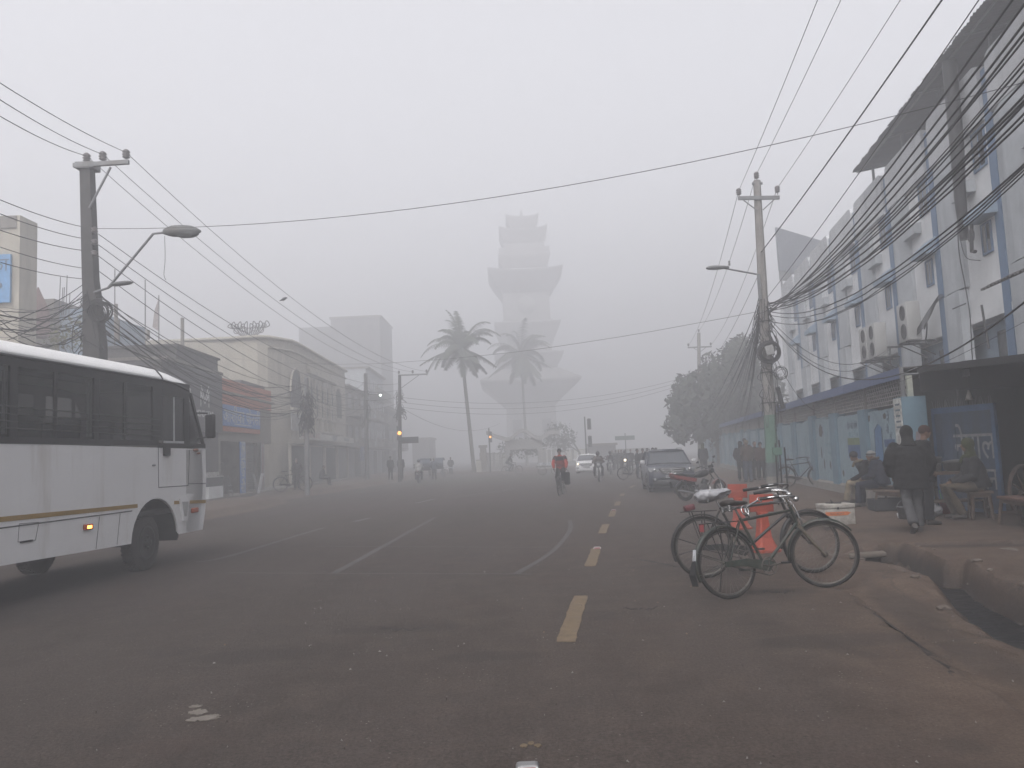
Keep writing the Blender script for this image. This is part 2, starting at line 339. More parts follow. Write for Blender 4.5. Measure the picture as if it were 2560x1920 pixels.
# black water standing in the open drain
wm = mat('drain_water', (.008, .008, .009), .32, var=.5, scale=5, bump=.6, bscale=7, spec=.2, dirt=.30, dirtcol=(.035, .033, .032), dscale=4)
mb = MB(); mb.add([(3.0, 1, -.205), (5.2, 1, -.205), (5.9, 12, -.205), (4.2, 12, -.205)], [(0, 1, 2, 3)]); mb.build('drain_water', wm, kind='structure')
# ---------------------------------------------------------------- right-hand side: local frame x = away from the street, y = along it, z = up
RO = Vector((9.72, 23.7, 0)); RH = RD(9)
RM = Matrix.Translation(RO) @ Matrix.Rotation(-RH, 4, 'Z')
def RL(p): return RM.inverted() @ Vector(p)
def RW(x, y, z=0): return RM @ Vector((x, y, z))
WHITE = mat('white_wash', (.55, .56, .57), .9, var=.12, scale=1.2, dirt=.16, dirtcol=(.30, .31, .32), streak=True, dscale=.8, bump=.1)
UPW = mat('upper_wash', (.43, .44, .455), .9, var=.12, scale=1.2, dirt=.3, dirtcol=(.25, .26, .275), streak=True, dscale=.8)
GREYC = mat('grey_plaster', (.36, .38, .40), .9, var=.15, scale=1.5, dirt=.45, dirtcol=(.20, .21, .225), streak=True, dscale=.9)
BLUE = mat('blue_paint', (.10, .155, .245), .8, var=.18, scale=2, dirt=.3, dirtcol=(.09, .15, .22), streak=True)
LBLUE = mat('pale_blue_paint', (.19, .25, .32), .85, var=.15, scale=2, dirt=.3, dirtcol=(.16, .2, .24), streak=True)
DKGLASS = mat('dark_glass', (.02, .024, .03), .15, var=.2, spec=.5)
DARKM = mat('dark_metal', (.035, .035, .037), .5, metal=.6, var=.3)
STEEL = mat('galvanised_steel', (.17, .175, .18), .5, metal=.4, var=.2, dirt=.3)
RUST = mat('weathered_tin', (.09, .085, .085), .8, metal=.2, var=.3, dirt=.4)
CONC = mat('weathered_concrete', (.17, .158, .142), .92, var=.25, scale=3, dirt=.4, dirtcol=(.11, .1, .09), bump=.3, streak=True)
BLACK = mat('black_rubber', (.014, .014, .015), .6, var=.3)
CABLE = mat('black_cable', (.028, .028, .03), .6, var=.2)
bld = thing('college_building', 'long white three-storey building with blue vertical stripes and grey fins', 'building', RO, -RH)
mb = MB()
mb.bb((3.6, -24, 4.95), (14, 27, 11.0)); mb.bb((4.0, -24, .1), (14, 27, 4.95))
mb.bb((3.55, -24, 4.75), (4.05, 27, 4.95)); mb.build('wall', WHITE, bld)
mb = MB(); mb.bb((3.96, -24, .2), (4.0, 27, 4.7)); mb.build('lower_wall', LBLUE, bld)
PER = 4.17
for i in range(-5, 6):
    c = .57+PER*i
    MB().bb((3.54, c-.2, 3), (3.598, c+.2, 11.2)).build('blue_stripe', BLUE, bld)
    fin = MB(); fin.prism([(3.6, c+2.2), (3.5, c+2.22), (3.47, c+2.4), (3.44, c+2.9), (3.44, c+3.3), (3.5, c+3.7), (3.56, c+3.96), (3.6, c+3.96)], 4.0, o=(0, 0, 5.85), Z=(0, 0, 1))
    fin.prism([(3.6, c+2.3), (3.4, c+2.5), (3.4, c+3.6), (3.6, c+3.8)], 2.6, o=(0, 0, 3.2), Z=(0, 0, 1)); fin.build('fin', GREYC, bld)
    par = MB()
    par.prism([(c+.24, 9.9), (c+3.93, 9.9), (c+3.93, 11.22), (c+3.85, 11.38), (c+3.7, 11.44), (c+.5, 11.44), (c+.32, 11.38), (c+.24, 11.22)], .5, o=(3.46, 0, 0), X=(0, 1, 0), Y=(0, 0, 1), Z=(1, 0, 0))
    par.build('parapet', UPW, bld)
    # hood over the middle window
    hd = MB(); hd.prism([(3.6, 7.9), (3.17, 7.52), (3.17, 7.32), (3.6, 7.34)], 1.2, o=(0, c-.02, 0), X=(1, 0, 0), Y=(0, 0, 1), Z=(0, 1, 0)); hd.build('window_hood', LBLUE, bld)
    hd = MB(); hd.prism([(3.6, 8.3), (3.36, 8.3), (3.36, 8.62), (3.6, 8.66)], 1.1, o=(0, c+1.25, 0), X=(1, 0, 0), Y=(0, 0, 1), Z=(0, 1, 0)); hd.build('window_sill', GREYC, bld)
    for z0, z1, y0, y1 in ((6.45, 7.3, c+.55, c+1.15), (8.75, 9.85, c+.4, c+1.2), (3.25, 4.5, c+.5, c+1.7)):
        x = 3.6 if z0 > 5 else 3.96
        fr = MB(); 
        for a, b in (((y0, z0), (y1, z0+.06)), ((y0, z1-.06), (y1, z1)), ((y0, z0+.06), (y0+.06, z1-.06)), ((y1-.06, z0+.06), (y1, z1-.06))): fr.bb((x-.04, a[0], a[1]), (x+.02, b[0], b[1]))
        fr.bb((x-.03, (y0+y1)/2-.02, z0+.06), (x+.0, (y0+y1)/2+.02, z1-.06))
        fo = fr.build('window', BLUE if z0 > 5 else LBLUE, bld)
        MB().bb((x-.022, y0+.06, z0+.06), (x-.002, y1-.06, z1-.06)).build('pane', DKGLASS, fo)
    if i % 2 == 0:
        g = MB()
        for k in range(9): g.cyl((3.9, c+2.1, 3.3+k*.14), (3.9, c+3.4, 3.3+k*.14), .012, n=5)
        for k in range(4): g.cyl((3.9, c+2.1+k*.43, 3.25), (3.9, c+2.1+k*.43, 4.5), .014, n=5)
        g.build('window_grille', BLUE, bld)
# drain pipe and loose cables down the facade
mb = MB(); mb.tube([(3.2, -2.45, 12), (3.2, -2.42, 9.6), (3.22, -2.25, 8.2), (3.25, -2.2, 7.0)], [.19, .18, .15, .12], 10)
mb.tube([(3.3, -2.6, 7.3), (3.2, -2.75, 6.9), (3.3, -2.45, 6.6), (3.2, -2.9, 6.5)], .05, 8); mb.torus((3.25, -2.62, 7.0), (1, 0, 0), .16, .03, 20, 6); mb.build('drainpipe', DARKM, bld)
mb = MB(); mb.tube(bez([(3.3, -1.95, 8.4), (3.2, -1.9, 6.9), (3.25, -1.95, 5.8), (3.2, -2.2, 4.9), (3.3, -1.85, 3.9), (3.3, -1.9, 3.2)]), .016, 5)
mb.tube(bez([(3.25, -1.9, 7.2), (3.2, -2.3, 6.5), (3.3, -2.9, 6.25)]), .012, 5); mb.tube([(3.4, -1.5, 5.35), (3.2, -1.1, 5.28)], .02, 6); mb.tube([(3.35, -2.6, 5.1), (3.3, -2.9, 3.9)], .03, 6)
mb.build('wall_cable', CABLE, bld)
# roof: corrugated sheet on steel posts above the parapet
def corrug(mb, p0, u, v, nu, nv, amp=.025, per=.16, edge=0, th=.006):
    """sheet from p0 along u (across the ribs) and v (along the ribs)"""
    p0, u, v = Vector(p0), Vector(u), Vector(v); w_ = u.normalized().cross(v.normalized()); L = u.length; vs = []; fs = []
    for s_ in (0, 1):
        for i in range(nu+1):
            for j in range(nv+1):
                e = edge*(.5*mnoise.noise(Vector((i*.35, 3, 0)))+.5*((i//9) % 3-1)*.5) if j == nv else 0
                vs.append(p0+u*(i/nu)+v*(j/nv)+v.normalized()*e+w_*(amp*sin(i/nu*L*2*pi/per)-th*s_+.01*mnoise.noise(Vector((i*.1, j*.5, 1)))))
    q = (nu+1)*(nv+1); k = nv+1
    for i in range(nu):
        for j in range(nv): fs += [(i*k+j, (i+1)*k+j, (i+1)*k+j+1, i*k+j+1), (q+i*k+j, q+i*k+j+1, q+(i+1)*k+j+1, q+(i+1)*k+j)]
    for j in range(nv): fs += [(j, j+1, q+j+1, q+j), (nu*k+j, q+nu*k+j, q+nu*k+j+1, nu*k+j+1)]
    for i in range(nu): fs += [(i*k, q+i*k, q+(i+1)*k, (i+1)*k), (i*k+nv, (i+1)*k+nv, q+(i+1)*k+nv, q+i*k+nv)]
    mb.add(vs, fs, True)
mb = MB(); corrug(mb, (9.5, -24, 13.0), (0, 30.6, 0), (-6.55, 0, -.9), 760, 6, edge=.09); rf = mb.build('roof', mat('roof_sheet', (.13, .13, .14), .7, metal=.1, var=.25, scale=1, dirt=.3), bld)
mb = MB()
for k in range(9):
    y = 6.35-3.4*k; mb.bb((3.62, y-.04, 11.0), (3.70, y+.04, 12.15)); mb.bb((6.5, y-.04, 11.0), (6.58, y+.04, 12.5)); mb.tube([(3.05, y, 12.02), (9.4, y, 12.9)], .035, 6)
for x, z in ((3.2, 12.05), (4.6, 12.25), (6.2, 12.47), (7.8, 12.7)): mb.tube([(x, -24, z), (x, 6.5, z)], .03, 6)
mb.build('roof_frame', STEEL, rf)
mb = MB(); corrug(mb, (3.55, -14, 5.55), (0, 7.3, 0), (-1.9, 0, -.75), 190, 4, edge=.05, amp=.03); mb.build('awning', RUST, bld)
# billboard behind the roof line
bb_ = thing('billboard', 'blank grey billboard standing on the roof of the white building', 'billboard', RW(3.8, 25.4, 11.0), 0)
A = D(1941, 568, 49.2); B_ = D(1950, 676, 49.2); C_ = D(2075, 608, 53.3); D_ = D(2080, 700, 53.3)
def loc(p, o): return o.matrix_world.inverted() @ Vector(p) if False else Vector(p)-Vector(o.location)
a, b, c2, d2 = [loc(p, bb_) for p in (A, B_, C_, D_)]; nrm = (c2-a).cross(b-a).normalized()*.12
MB().add([a, c2, d2, b, a+nrm, c2+nrm, d2+nrm, b+nrm], [(0, 1, 2, 3), (7, 6, 5, 4), (0, 4, 5, 1), (1, 5, 6, 2), (2, 6, 7, 3), (3, 7, 4, 0)]).build('board', mat('billboard_back', (.14, .15, .17), .8, var=.15), bb_)
mb = MB()
for t in (.06, .3, .55, .8):
    p = b.lerp(d2, t)+nrm*1.6; mb.tube([(p.x, p.y, 0), (p.x, p.y, p.z+2.6)], .06, 6)
    q = b.lerp(d2, t); mb.tube([q+nrm*1.5+Vector((0, 0, -.7)), q+nrm*1.5+Vector((0, 0, 1.5))], .05, 6)
e1 = b+Vector((0, 0, -.62)); e2 = d2+Vector((0, 0, -.5)); mb.add([b+nrm*.4, d2+nrm*.4, e2+nrm*.4, e1+nrm*.4, b+nrm*.8, d2+nrm*.8, e2+nrm*.8, e1+nrm*.8], [(0, 1, 2, 3), (7, 6, 5, 4), (0, 4, 5, 1), (1, 5, 6, 2), (2, 6, 7, 3), (3, 7, 4, 0)])
mb.build('post', STEEL, bb_)
# air conditioners
AC = mat('ac_white', (.30, .30, .295), .6, var=.1, dirt=.3, dirtcol=(.25, .25, .24))
def ac(y, z, lab, pipes=True):
    t = thing('air_conditioner', lab, 'air conditioner', RW(2.62, y, z), -RH, 'air conditioner units on the white building')
    MB().bbox((.26, .45, .62), (.42, .9, 1.24), .03).build('casing', AC, t)
    for zz in (.32, .92):
        g = MB(); g.lathe((.048, .36, zz), (-1, 0, 0), [(.25, -.02), (.25, .012), (.235, .012), (.235, -.0), (.0, -.0)], 22)
        for k in range(4): g.torus((.035, .36, zz), (1, 0, 0), .05+.055*k, .005, 20, 4)
        g.build('fan_grille', mat('fan_dark', (.05, .05, .052), .6), t)
    br = MB(); br.bb((.0, .05, -.07), (.86, .12, -.01)); br.bb((.0, .78, -.07), (.86, .85, -.01)); br.bb((.4, .12, -.06), (.46, .78, -.02)); br.tube([(.05, .08, -.07), (.84, .08, -.5)], .02, 5); br.tube([(.05, .82, -.07), (.84, .82, -.5)], .02, 5); br.build('bracket', DARKM, t)
    if pipes:
        p = MB()
        for k in range(4): p.tube(bez([(.3, -.02-.02*k, .15+.05*k), (.42, -.12-.03*k, .3+.08*k), (.7, -.12-.03*k, .7+.08*k), (.86, -.2-.12*k, 1.05+.07*k), (.86, -.6-.1*k, 1.15)]), .015, 6)
        p.tube(bez([(.5, -.1, -.1), (.5, -.25, .1), (.5, -.35, .35), (.55, -.2, .5), (.5, -.1, .3)]), .025, 6); p.build('pipe', CABLE, t)
    return t
ac(1.1, 4.72, 'white double-fan air conditioner with thick black pipes, nearest on the wall'); ac(4.55, 4.6, 'white air conditioner, nearer unit of the pair past the first unit', False); ac(5.6, 4.62, 'white air conditioner, farther unit of the pair on the white wall', False)
# ---- boundary wall with painted advertisements, lattice and tin strip
WB = mat('wall_blue_wash', (.19, .26, .30), .9, var=.2, scale=1.5, dirt=.42, dirtcol=(.13, .17, .19), dscale=1.6, bump=.25)
WB2 = mat('wall_blue_pillar', (.11, .175, .22), .9, var=.18, scale=2, dirt=.35, dirtcol=(.10, .15, .18), streak=True, bump=.2)
wl = thing('boundary_wall', 'pale blue boundary wall with painted advertisements under a dark lattice', 'wall', RO, -RH)
wm_ = MB(); n = 160; pts = []
for k in range(n+1):
    y = -6.9+k*(52+6.9)/n; pts.append((y, 2.36+.05*nz(y, 0, 2.2)+.06*(nz(y, 5, .5) > .25)))
for k in range(n): wm_.prism([(pts[k][0], .1), (pts[k+1][0], .1), (pts[k+1][0], pts[k+1][1]), (pts[k][0], pts[k][1])], .2, o=(0, 0, 0), X=(0, 1, 0), Y=(0, 0, 1), Z=(1, 0, 0))
wm_.build('wall_panel', WB, wl, weld=True)
mb = MB(); mb.prism([(-.02, .0), (-.02, .42), (-.1, .36), (-.14, .1), (-.16, 0)], 59, o=(0, -6.9, 0), X=(1, 0, 0), Y=(0, 0, 1), Z=(0, 1, 0)); mb.build('plinth', CONC, wl)
for k in range(18):
    y = -3.17+3.09*k+(.08 if k % 2 else -.05); MB().bb((-.09, y-.32, .05), (.25, y+.32, 2.44+.05*(k % 3))).build('pillar', WB2, wl)
    MB().bb((.02, y-.1, 2.45), (.14, y+.02, 3.1)).build('post', CONC, wl)
LATT = mat('lattice_iron', (.26, .25, .24), .8, var=.3)
for k in range(-1, 17):
    y0 = -3.1+3.09*k; y1 = y0+3.0; g = MB()
    if k == -1: y0 = -6.5
    nr = 5
    for r in range(nr+1): z = 2.46+.47*r/nr; g.bb((.06, y0, z-.012), (.085, y1, z+.012))
    for r in range(nr):
        z = 2.46+.47*r/nr; m_ = int((y1-y0)/.165)
        for q in range(m_+1):
            yy = y0+(q+.5*(r % 2))*.165
            if yy < y1: g.bb((.06, yy-.011, z+.012), (.085, yy+.011, z+.082))
    g.build('lattice', LATT, wl)
mb = MB()
for k in range(300):
    y = -6.5+k*.19; mb.cyl((.03, y, 2.78), (.0, y+.03, 3.0), .009, .003, n=4)
mb.build('spikes', mat('spike_iron', (.32, .32, .33), .7), wl)
TIN = mat('blue_tin', (.048, .070, .145), .6, var=.2, dirt=.25, dirtcol=(.06, .08, .13), streak=True)
mb = MB()
for k in range(24):
    y = -6.9+k*2.45; x = -.16+.02*nz(y, 0, 3); mb.box((x, y+1.21, 3.08+.01*nz(y, 2, 3)), (.012, 2.43, .25), Matrix.Rotation(RD(8), 3, 'Y'))
mb.build('tin_strip', TIN, wl)
mb = MB(); mb.bb((-.12, -6.9, 3.17), (3.5, 52, 3.2)); mb.build('tin_roof', RUST, wl)
mb = MB(); mb.bb((.9, -6.9, .1), (.95, 52, 3.1)); mb.build('shade_backing', mat('shade_dark', (.03, .03, .032), .9), wl)  # dark sheet painting in the shade under the tin roof, behind the lattice
# painted signs (4 mm thick paint films would z-fight, so 6 mm proud)
INK = mat('faded_ink', (.09, .12, .15), .9, var=.4, scale=14); INK2 = mat('pale_ink', (.20, .29, .34), .9, var=.3, scale=14)
PX = -.006
def wtxt(s, size, y, z, m=INK, sx=1, nm='lettering'):
    mb = MB(); put_text(mb, s, size, (PX, y, z), (0, -1, 0), (0, 0, 1), .006, sx=sx); mb.build(nm, m, wl)
wtxt('ईम को सोधे', .24, -1.95, 2.05); wtxt('सहकारी को', .24, -2.0, 1.82, INK2)
mb = MB(); mb.bb((-.012, -2.66, 1.53), (.0, -1.38, 1.72)); mb.build('green_panel', mat('green_paint', (.12, .16, .08), .9, var=.3), wl)
mb = MB(); mb.bb((-.012, -2.66, 1.16), (.0, -1.38, 1.527)); mb.build('blue_panel', mat('adv_blue', (.04, .08, .17), .9, var=.3), wl)
mb = MB(); mb.prism([(-3.95, 1.02), (-4.62, .92), (-4.62, 1.92), (-4.35, 2.03), (-4.05, 1.9)], .01, o=(-.014, 0, 0), X=(0, 1, 0), Y=(0, 0, 1), Z=(1, 0, 0)); mb.build('phone_painting', mat('phone_blue', (.06, .13, .24), .9, var=.3), wl)
mb = MB()
for a_, b_ in (((-3.95, 1.02), (-4.05, 1.9)), ((-4.05, 1.9), (-4.35, 2.03)), ((-4.62, .92), (-4.62, 1.92)), ((-3.95, 1.02), (-4.62, .92))): mb.tube([(-.016, *a_), (-.016, *b_)], .012, 5)
mb.build('phone_outline', INK, wl)
mb = MB(); mb.bb((-.012, -5.5, 1.46), (.0, -4.75, 1.64)); mb.build('blue_band', mat('adv_blue', (.055, .13, .30)), wl)
wtxt('ने', .34, -5.15, 2.12); wtxt('नी', .26, -5.05, 1.86); wtxt('रि', .2, -5.25, 1.7); wtxt('बैंक', .3, 1.2, 1.9, INK2); wtxt('नेपाल सेवा', .22, 1.1, 1.55, INK2); wtxt('खेल', .3, -.95+1.9, 1.3, INK2)
wtxt('समय', .34, 7.1, 1.75, INK2); wtxt('सदन', .3, 7.1, 1.35, INK2); wtxt('कलेज', .3, 13.2, 1.7, INK2); wtxt('भवन', .35, 16.3, 1.6, INK2)
mb = MB(); mb.bb((-.01, 4.25, .75), (.0, 4.62, 1.95)); mb.bb((-.01, 3.3, 1.35), (.0, 3.7, 1.55)); mb.build('grey_panel', mat('grey_ad', (.17, .24, .28), .9, var=.3), wl)
# patches of fallen plaster and mould with ragged outlines
random.seed(11); mb = MB()
for (yc, zc, sy, sz) in ((-5.9, 2.1, .28, .24), (-6.4, 1.9, .2, .5), (1.9, 2.0, .35, .2), (.9, .9, .1, .14), (1.7, .95, .08, .16), (2.0, 1.3, .07, .2), (7.9, 1.1, .07, .1), (6.9, 1.05, .06, .08), (6.5, 1.4, .05, .12), (-4.9, 2.2, .12, .08), (-.6, .7, .1, .1), (5.9, 1.8, .05, .07), (-3.6, 2.2, .1, .1), (10.3, 1.8, .3, .3), (-2.9, .8, .06, .2)):
    n_ = 18; mb.prism([(yc+sy*(.65+.55*random.random())*cos(2*pi*i/n_), zc+sz*(.65+.55*random.random())*sin(2*pi*i/n_)) for i in range(n_)], .004, o=(-.005, 0, 0), X=(0, 1, 0), Y=(0, 0, 1), Z=(1, 0, 0))
mb.build('mould_patch', mat('mould', (.07, .065, .06), .95, var=.5, scale=12), wl)
# gate pillar facing the street, with a sawn post on top
gp = thing('gate_pillar', 'blue gate pillar with peeling white paper on its side', 'pillar', RW(-.35, -7.25), -RH)
p0 = D(2275, 1100, 16.6); 
MB().bb((-.05, -.25, .05), (.42, .3, 2.52)).build('shaft', WB2, gp)
MB().bb((-.062, -.2, .6), (-.05, .28, 2.5)).build('paper_layer', mat('peeling_paper', (.46, .47, .45), .95, var=.5, scale=9, dirt=.6, dirtcol=(.14, .12, .10), dscale=5), gp)
mb = MB()
for k in range(5): mb.bb((-.068, -.12, 2.35-.12*k), (-.062, .16, 2.39-.12*k))
mb.build('print', INK, gp)
mb = MB(); mb.prism([(.12, 1.35), (.18, 1.78), (.27, 1.78), (.33, 1.35)], .006, o=(0, -.256, 0), X=(1, 0, 0), Y=(0, 0, 1), Z=(0, 1, 0)); mb.build('red_mark', mat('red_mark', (.17, .13, .14), .9, var=.3), gp)
MB().bb((.16, -.02, 2.52), (.27, .08, 2.98)).build('cap_post', mat('pale_timber', (.28, .29, .25), .9, dirt=.2), gp)
# steel corner at the end of the tin roof
mb = MB(); mb.tube([RL(D(2272, 928, 16.9)), RL(D(2300, 918, 16.2))], .02, 6); mb.bb((-.22, -6.98, 2.35), (-.15, -6.91, 3.2)); mb.tube([(-.2, -6.95, 3.03), (.5, -6.95, 3.03)], .025, 6); mb.build('corner_frame', STEEL, wl)
# blue sheet-metal gate, standing half open
gA = D(2339, 1100, 16.5); gB = D(2492, 1100, 14.9); gdir = Vector((gB.x-gA.x, gB.y-gA.y, 0)); gW = gdir.length; gdir.normalize(); gh = atan2(gdir.y, gdir.x)
gt = thing('metal_gate', 'blue sheet metal gate with large white lettering and spikes on top', 'gate', (gA.x, gA.y, .13), gh)
GB = mat('gate_blue', (.030, .050, .090), .6, var=.25, dirt=.45, dirtcol=(.028, .032, .04), streak=True)
MB().bb((0, -.015, .05), (gW, .015, 2.1)).build('sheet', GB, gt)
mb = MB(); mb.bb((-.03, -.03, 2.0), (gW+.03, .03, 2.12)); mb.bb((-.03, -.03, .02), (.04, .03, 2.0)); mb.bb((gW-.06, -.03, .02), (gW+.03, .03, 2.0)); mb.bb((.04, -.03, .02), (gW-.06, .03, .09)); mb.build('frame', mat('gate_frame_blue', (.035, .080, .16), .6, dirt=.3, dirtcol=(.05, .07, .1)), gt)
mb = MB(); mb.bb((.2, -.028, .1), (.215, -.015, 1.7)); mb.bb((.6, -.028, .1), (.615, -.015, 1.7)); mb.bb((.2, -.028, 1.69), (.615, -.015, 1.7)); mb.build('ridge', GB, gt)
mb = MB(); 
for k in range(24): mb.tube([(.02+k*.068, 0, 2.12), (.02+k*.068+random.uniform(-.02, .02), random.uniform(-.03, .03), 2.28)], [.008, .003], 4)
mb.build('spikes', STEEL, gt)
PAL = mat('gate_lettering', (.20, .205, .205), .85, var=.3, scale=10)
mb = MB(); put_text(mb, 'नेपाल', .78, (gW*.66, -.022, 1.3), (1, 0, 0), (0, 0, 1), .008, sx=.66); put_text(mb, 'लान', .62, (gW*.80, -.022, .66), (1, 0, 0), (0, 0, 1), .008, sx=.6); mb.build('lettering', PAL, gt)
# deep dark canopy of the tea stall
cn = thing('stall_canopy', 'large black tarpaulin canopy sheltering the tea stall', 'canopy', RW(0, -7.6), -RH)
TARP = mat('black_tarp', (.016, .016, .018), .75, var=.35, scale=1.5, bump=.3)
mb = MB(); vs = []; fs = []
for s_ in (0, 1):
    for i in range(31):
        for j in range(9):
            vs.append((-.05+.42*j, 4.5*(j>3)*(i==0)-i*.32, 3.12-.02*i+.015*sin(i*.9)+.1*j/8+.03*mnoise.noise(Vector((i*.5, j*.6, 0)))-.02*s_))
for i in range(30):
    for j in range(8): fs += [(i*9+j, (i+1)*9+j, (i+1)*9+j+1, i*9+j+1), (279+i*9+j, 279+i*9+j+1, 279+(i+1)*9+j+1, 279+(i+1)*9+j)]
mb.add(vs, fs, True); mb.build('tarpaulin', TARP, cn)
mb = MB(); mb.prism([(0, 3.0), (-9.6, 2.42), (-9.6, 2.54), (0, 3.12)], .03, o=(-.07, 0, 0), X=(0, 1, 0), Y=(0, 0, 1), Z=(1, 0, 0)); mb.bb((-.05, -.02, 2.6), (3.4, .02, 3.14)); mb.build('valance', TARP, cn)
mb = MB(); mb.bb((2.6, -9.6, .1), (2.7, 13, 3.12)); mb.build('shade_sheet', TARP, cn)  # black sheet standing in for the shade of the deep stall interior
mb = MB()
for y in (-9.4,): mb.tube([(.05, y, .1), (.05, y, 3.12)], .035, 8)
mb.build('post', DARKM, cn)
lp = thing('hanging_lamp', 'small pale cone lamp hanging under the black canopy', 'lamp', D(2422, 985, 15.6)); 
MB().lathe((0, 0, -.12), (0, 0, 1), [(.075, 0), (.06, .05), (.02, .17), (.012, .2)], 14).build('shade', mat('lamp_shade', (.36, .33, .29), .8), lp)
MB().tube([(0, 0, .08), (.005, 0, .55)], .006, 5).build('cord', CABLE, lp); MB().bb((-.07, -.05, .36), (.03, .05, .5)).build('socket', mat('socket_grey', (.2, .2, .21)), lp)
# ---------------------------------------------------------------- left-hand side: local frame x = toward the street, y = along it
LO = Vector((-14.4, 38, 0)); LH = RD(-1.5)
LM = Matrix.Translation(LO) @ Matrix.Rotation(-LH, 4, 'Z')
def LW(x, y, z=0): return LM @ Vector((x, y, z))
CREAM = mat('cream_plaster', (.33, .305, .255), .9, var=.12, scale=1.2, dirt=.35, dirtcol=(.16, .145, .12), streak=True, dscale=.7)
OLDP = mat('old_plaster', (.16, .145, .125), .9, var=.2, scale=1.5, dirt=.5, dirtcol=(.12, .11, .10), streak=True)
SHADE = mat('dark_shop', (.03, .03, .032), .9, var=.4)
SHUT = mat('rolling_shutter', (.12, .125, .13), .6, metal=.3, var=.25, dirt=.3)
BRICK = mat('dark_wall', (.075, .072, .072), .95, var=.35, scale=8, dirt=.4, dirtcol=(.03, .03, .03))
def win(mb, x, y0, y1, z0, z1, t=.08, d=.06):
    mb.bb((x-.02, y0, z0), (x+d, y0+t, z1)); mb.bb((x-.02, y1-t, z0), (x+d, y1, z1)); mb.bb((x-.02, y0+t, z0), (x+d, y1-t, z0+t)); mb.bb((x-.02, y0+t, z1-t), (x+d, y1-t, z1))
def shop(name, lab, y0, y1, h, m, bays, depth=9, board=None, cat='shop'):
    """row shop: back, roof slab, piers between the openings, shutters or dark interiors"""
    t = thing(name, lab, cat, LO, -LH)
    b = MB(); b.bb((-depth, y0, .05), (-1.2, y1, h)); b.bb((-1.2, y0, 2.95), (0, y1, h)); 
    b.build('wall', m, t)
    MB().bb((-depth-.1, y0-.05, h+.003), (.25, y1+.05, h+.13)).build('roof_slab', CONC, t)
    for k, (a, c_, kind) in enumerate(bays):
        if kind == 'shutter':
            s_ = MB(); 
            for q in range(22): s_.tube([(-.22, a, .2+q*.125), (-.22, c_, .2+q*.125)], .066, 6)
            s_.bb((-.3, a, .12), (-.24, c_, 2.95)); s_.build('shutter', SHUT, t)
        elif kind == 'pier': MB().bb((-1.2, a, .05), (.0, c_, 2.95)).build('pier', CONC, t)
        elif kind == 'open':
            s_ = MB(); s_.bb((-1.19, a, .1), (-1.17, c_, 2.95)); s_.build('interior', SHADE, t)
            s_ = MB()
            for q in range(3): s_.bb((-1.15, a+.1, .7+q*.6), (-.85, c_-.1, .74+q*.6))
            for q in range(14): s_.box((-1.0, random.uniform(a+.2, c_-.2), .87+.6*random.randrange(3)), (.16, random.uniform(.1, .3), .24))
            s_.build('shelf', mat('shop_goods', (.16, .14, .13), .8, var=.7, scale=2), t)
    MB().bb((-1.6, y0, .05), (.9, y1, .30)).build('plinth', CONC, t)
    return t
# dark-fronted clothes shop
s1 = shop('clothes_shop', 'dark fronted clothes shop with white emblem above the doorway', -6.5, -.0, 6.15, BRICK, [(-6.5, -6.2, 'pier'), (-6.2, -3.6, 'open'), (-3.6, -3.3, 'pier'), (-3.3, -.35, 'open'), (-.35, 0, 'pier')])
bd = MB().bb((.0, -6.4, 3.35), (.22, -.02, 6.1)).build('sign_board', mat('sign_black', (.022, .023, .026), .5, var=.2), s1)
mb = MB(); put_text(mb, 'MENSWEAR', .42, (.225, -2.35, 4.12), (0, 1, 0), (0, 0, 1), .01, sx=1.0)
for s_ in (1, -1):   # emblem: two folded strokes
    for (a, b) in (((0, 4.75), (.5, 5.45)), ((.12, 4.7), (.55, 5.2)), ((.5, 4.45), (.5, 5.1)), ((.0, 4.6), (.42, 4.95))):
        mb.prism([(-2.35+s_*a[0]-.035, a[1]), (-2.35+s_*a[0]+.035, a[1]), (-2.35+s_*b[0]+.035, b[1]), (-2.35+s_*b[0]-.035, b[1])][::s_], .01, o=(.225, 0, 0), X=(0, 1, 0), Y=(0, 0, 1), Z=(1, 0, 0))
mb.build('emblem', mat('sign_white', (.55, .55, .56), .7), s1)
# orange and blue signed shop
s2 = shop('signboard_shop', 'low shop under an orange board and a blue lettered sign', .0, 9.0, 5.3, OLDP, [(0, .3, 'pier'), (.3, 3.2, 'open'), (3.2, 4.4, 'pier'), (4.4, 6.2, 'shutter'), (6.2, 7.0, 'pier'), (7.0, 9, 'open')])
MB().bb((.0, .1, 4.78), (.16, 6.3, 6.05)).build('orange_board', mat('orange_board', (.36, .12, .065), .8, var=.2, dirt=.3, dirtcol=(.2, .09, .06)), s2)
MB().bb((.0, 6.35, 4.9), (.10, 8.8, 6.1)).build('orange_panel', mat('orange_board', (.36, .12, .065)), s2)
MB().bb((.0, .1, 3.45), (.14, 6.35, 3.7)).build('orange_strip', mat('orange_board', (.36, .12, .065)), s2)
sb = MB().bb((.0, .15, 3.72), (.2, 6.2, 4.76)).build('blue_sign', mat('sign_blue', (.065, .16, .40), .6, var=.15), s2)
mb = MB(); put_text(mb, 'आशीका फेनसी', .95, (.205, 3.15, 4.2), (0, 1, 0), (0, 0, 1), .01, sx=1.15); mb.bb((.2, 1.8, 3.82), (.21, 4.6, 3.86)); mb.build('lettering', mat('letter_pale', (.42, .44, .42), .8), s2)
MB().bb((-9, 4.5, 5.435), (-.3, 8.9, 6.4)).build('roof_shed', BRICK, s2)
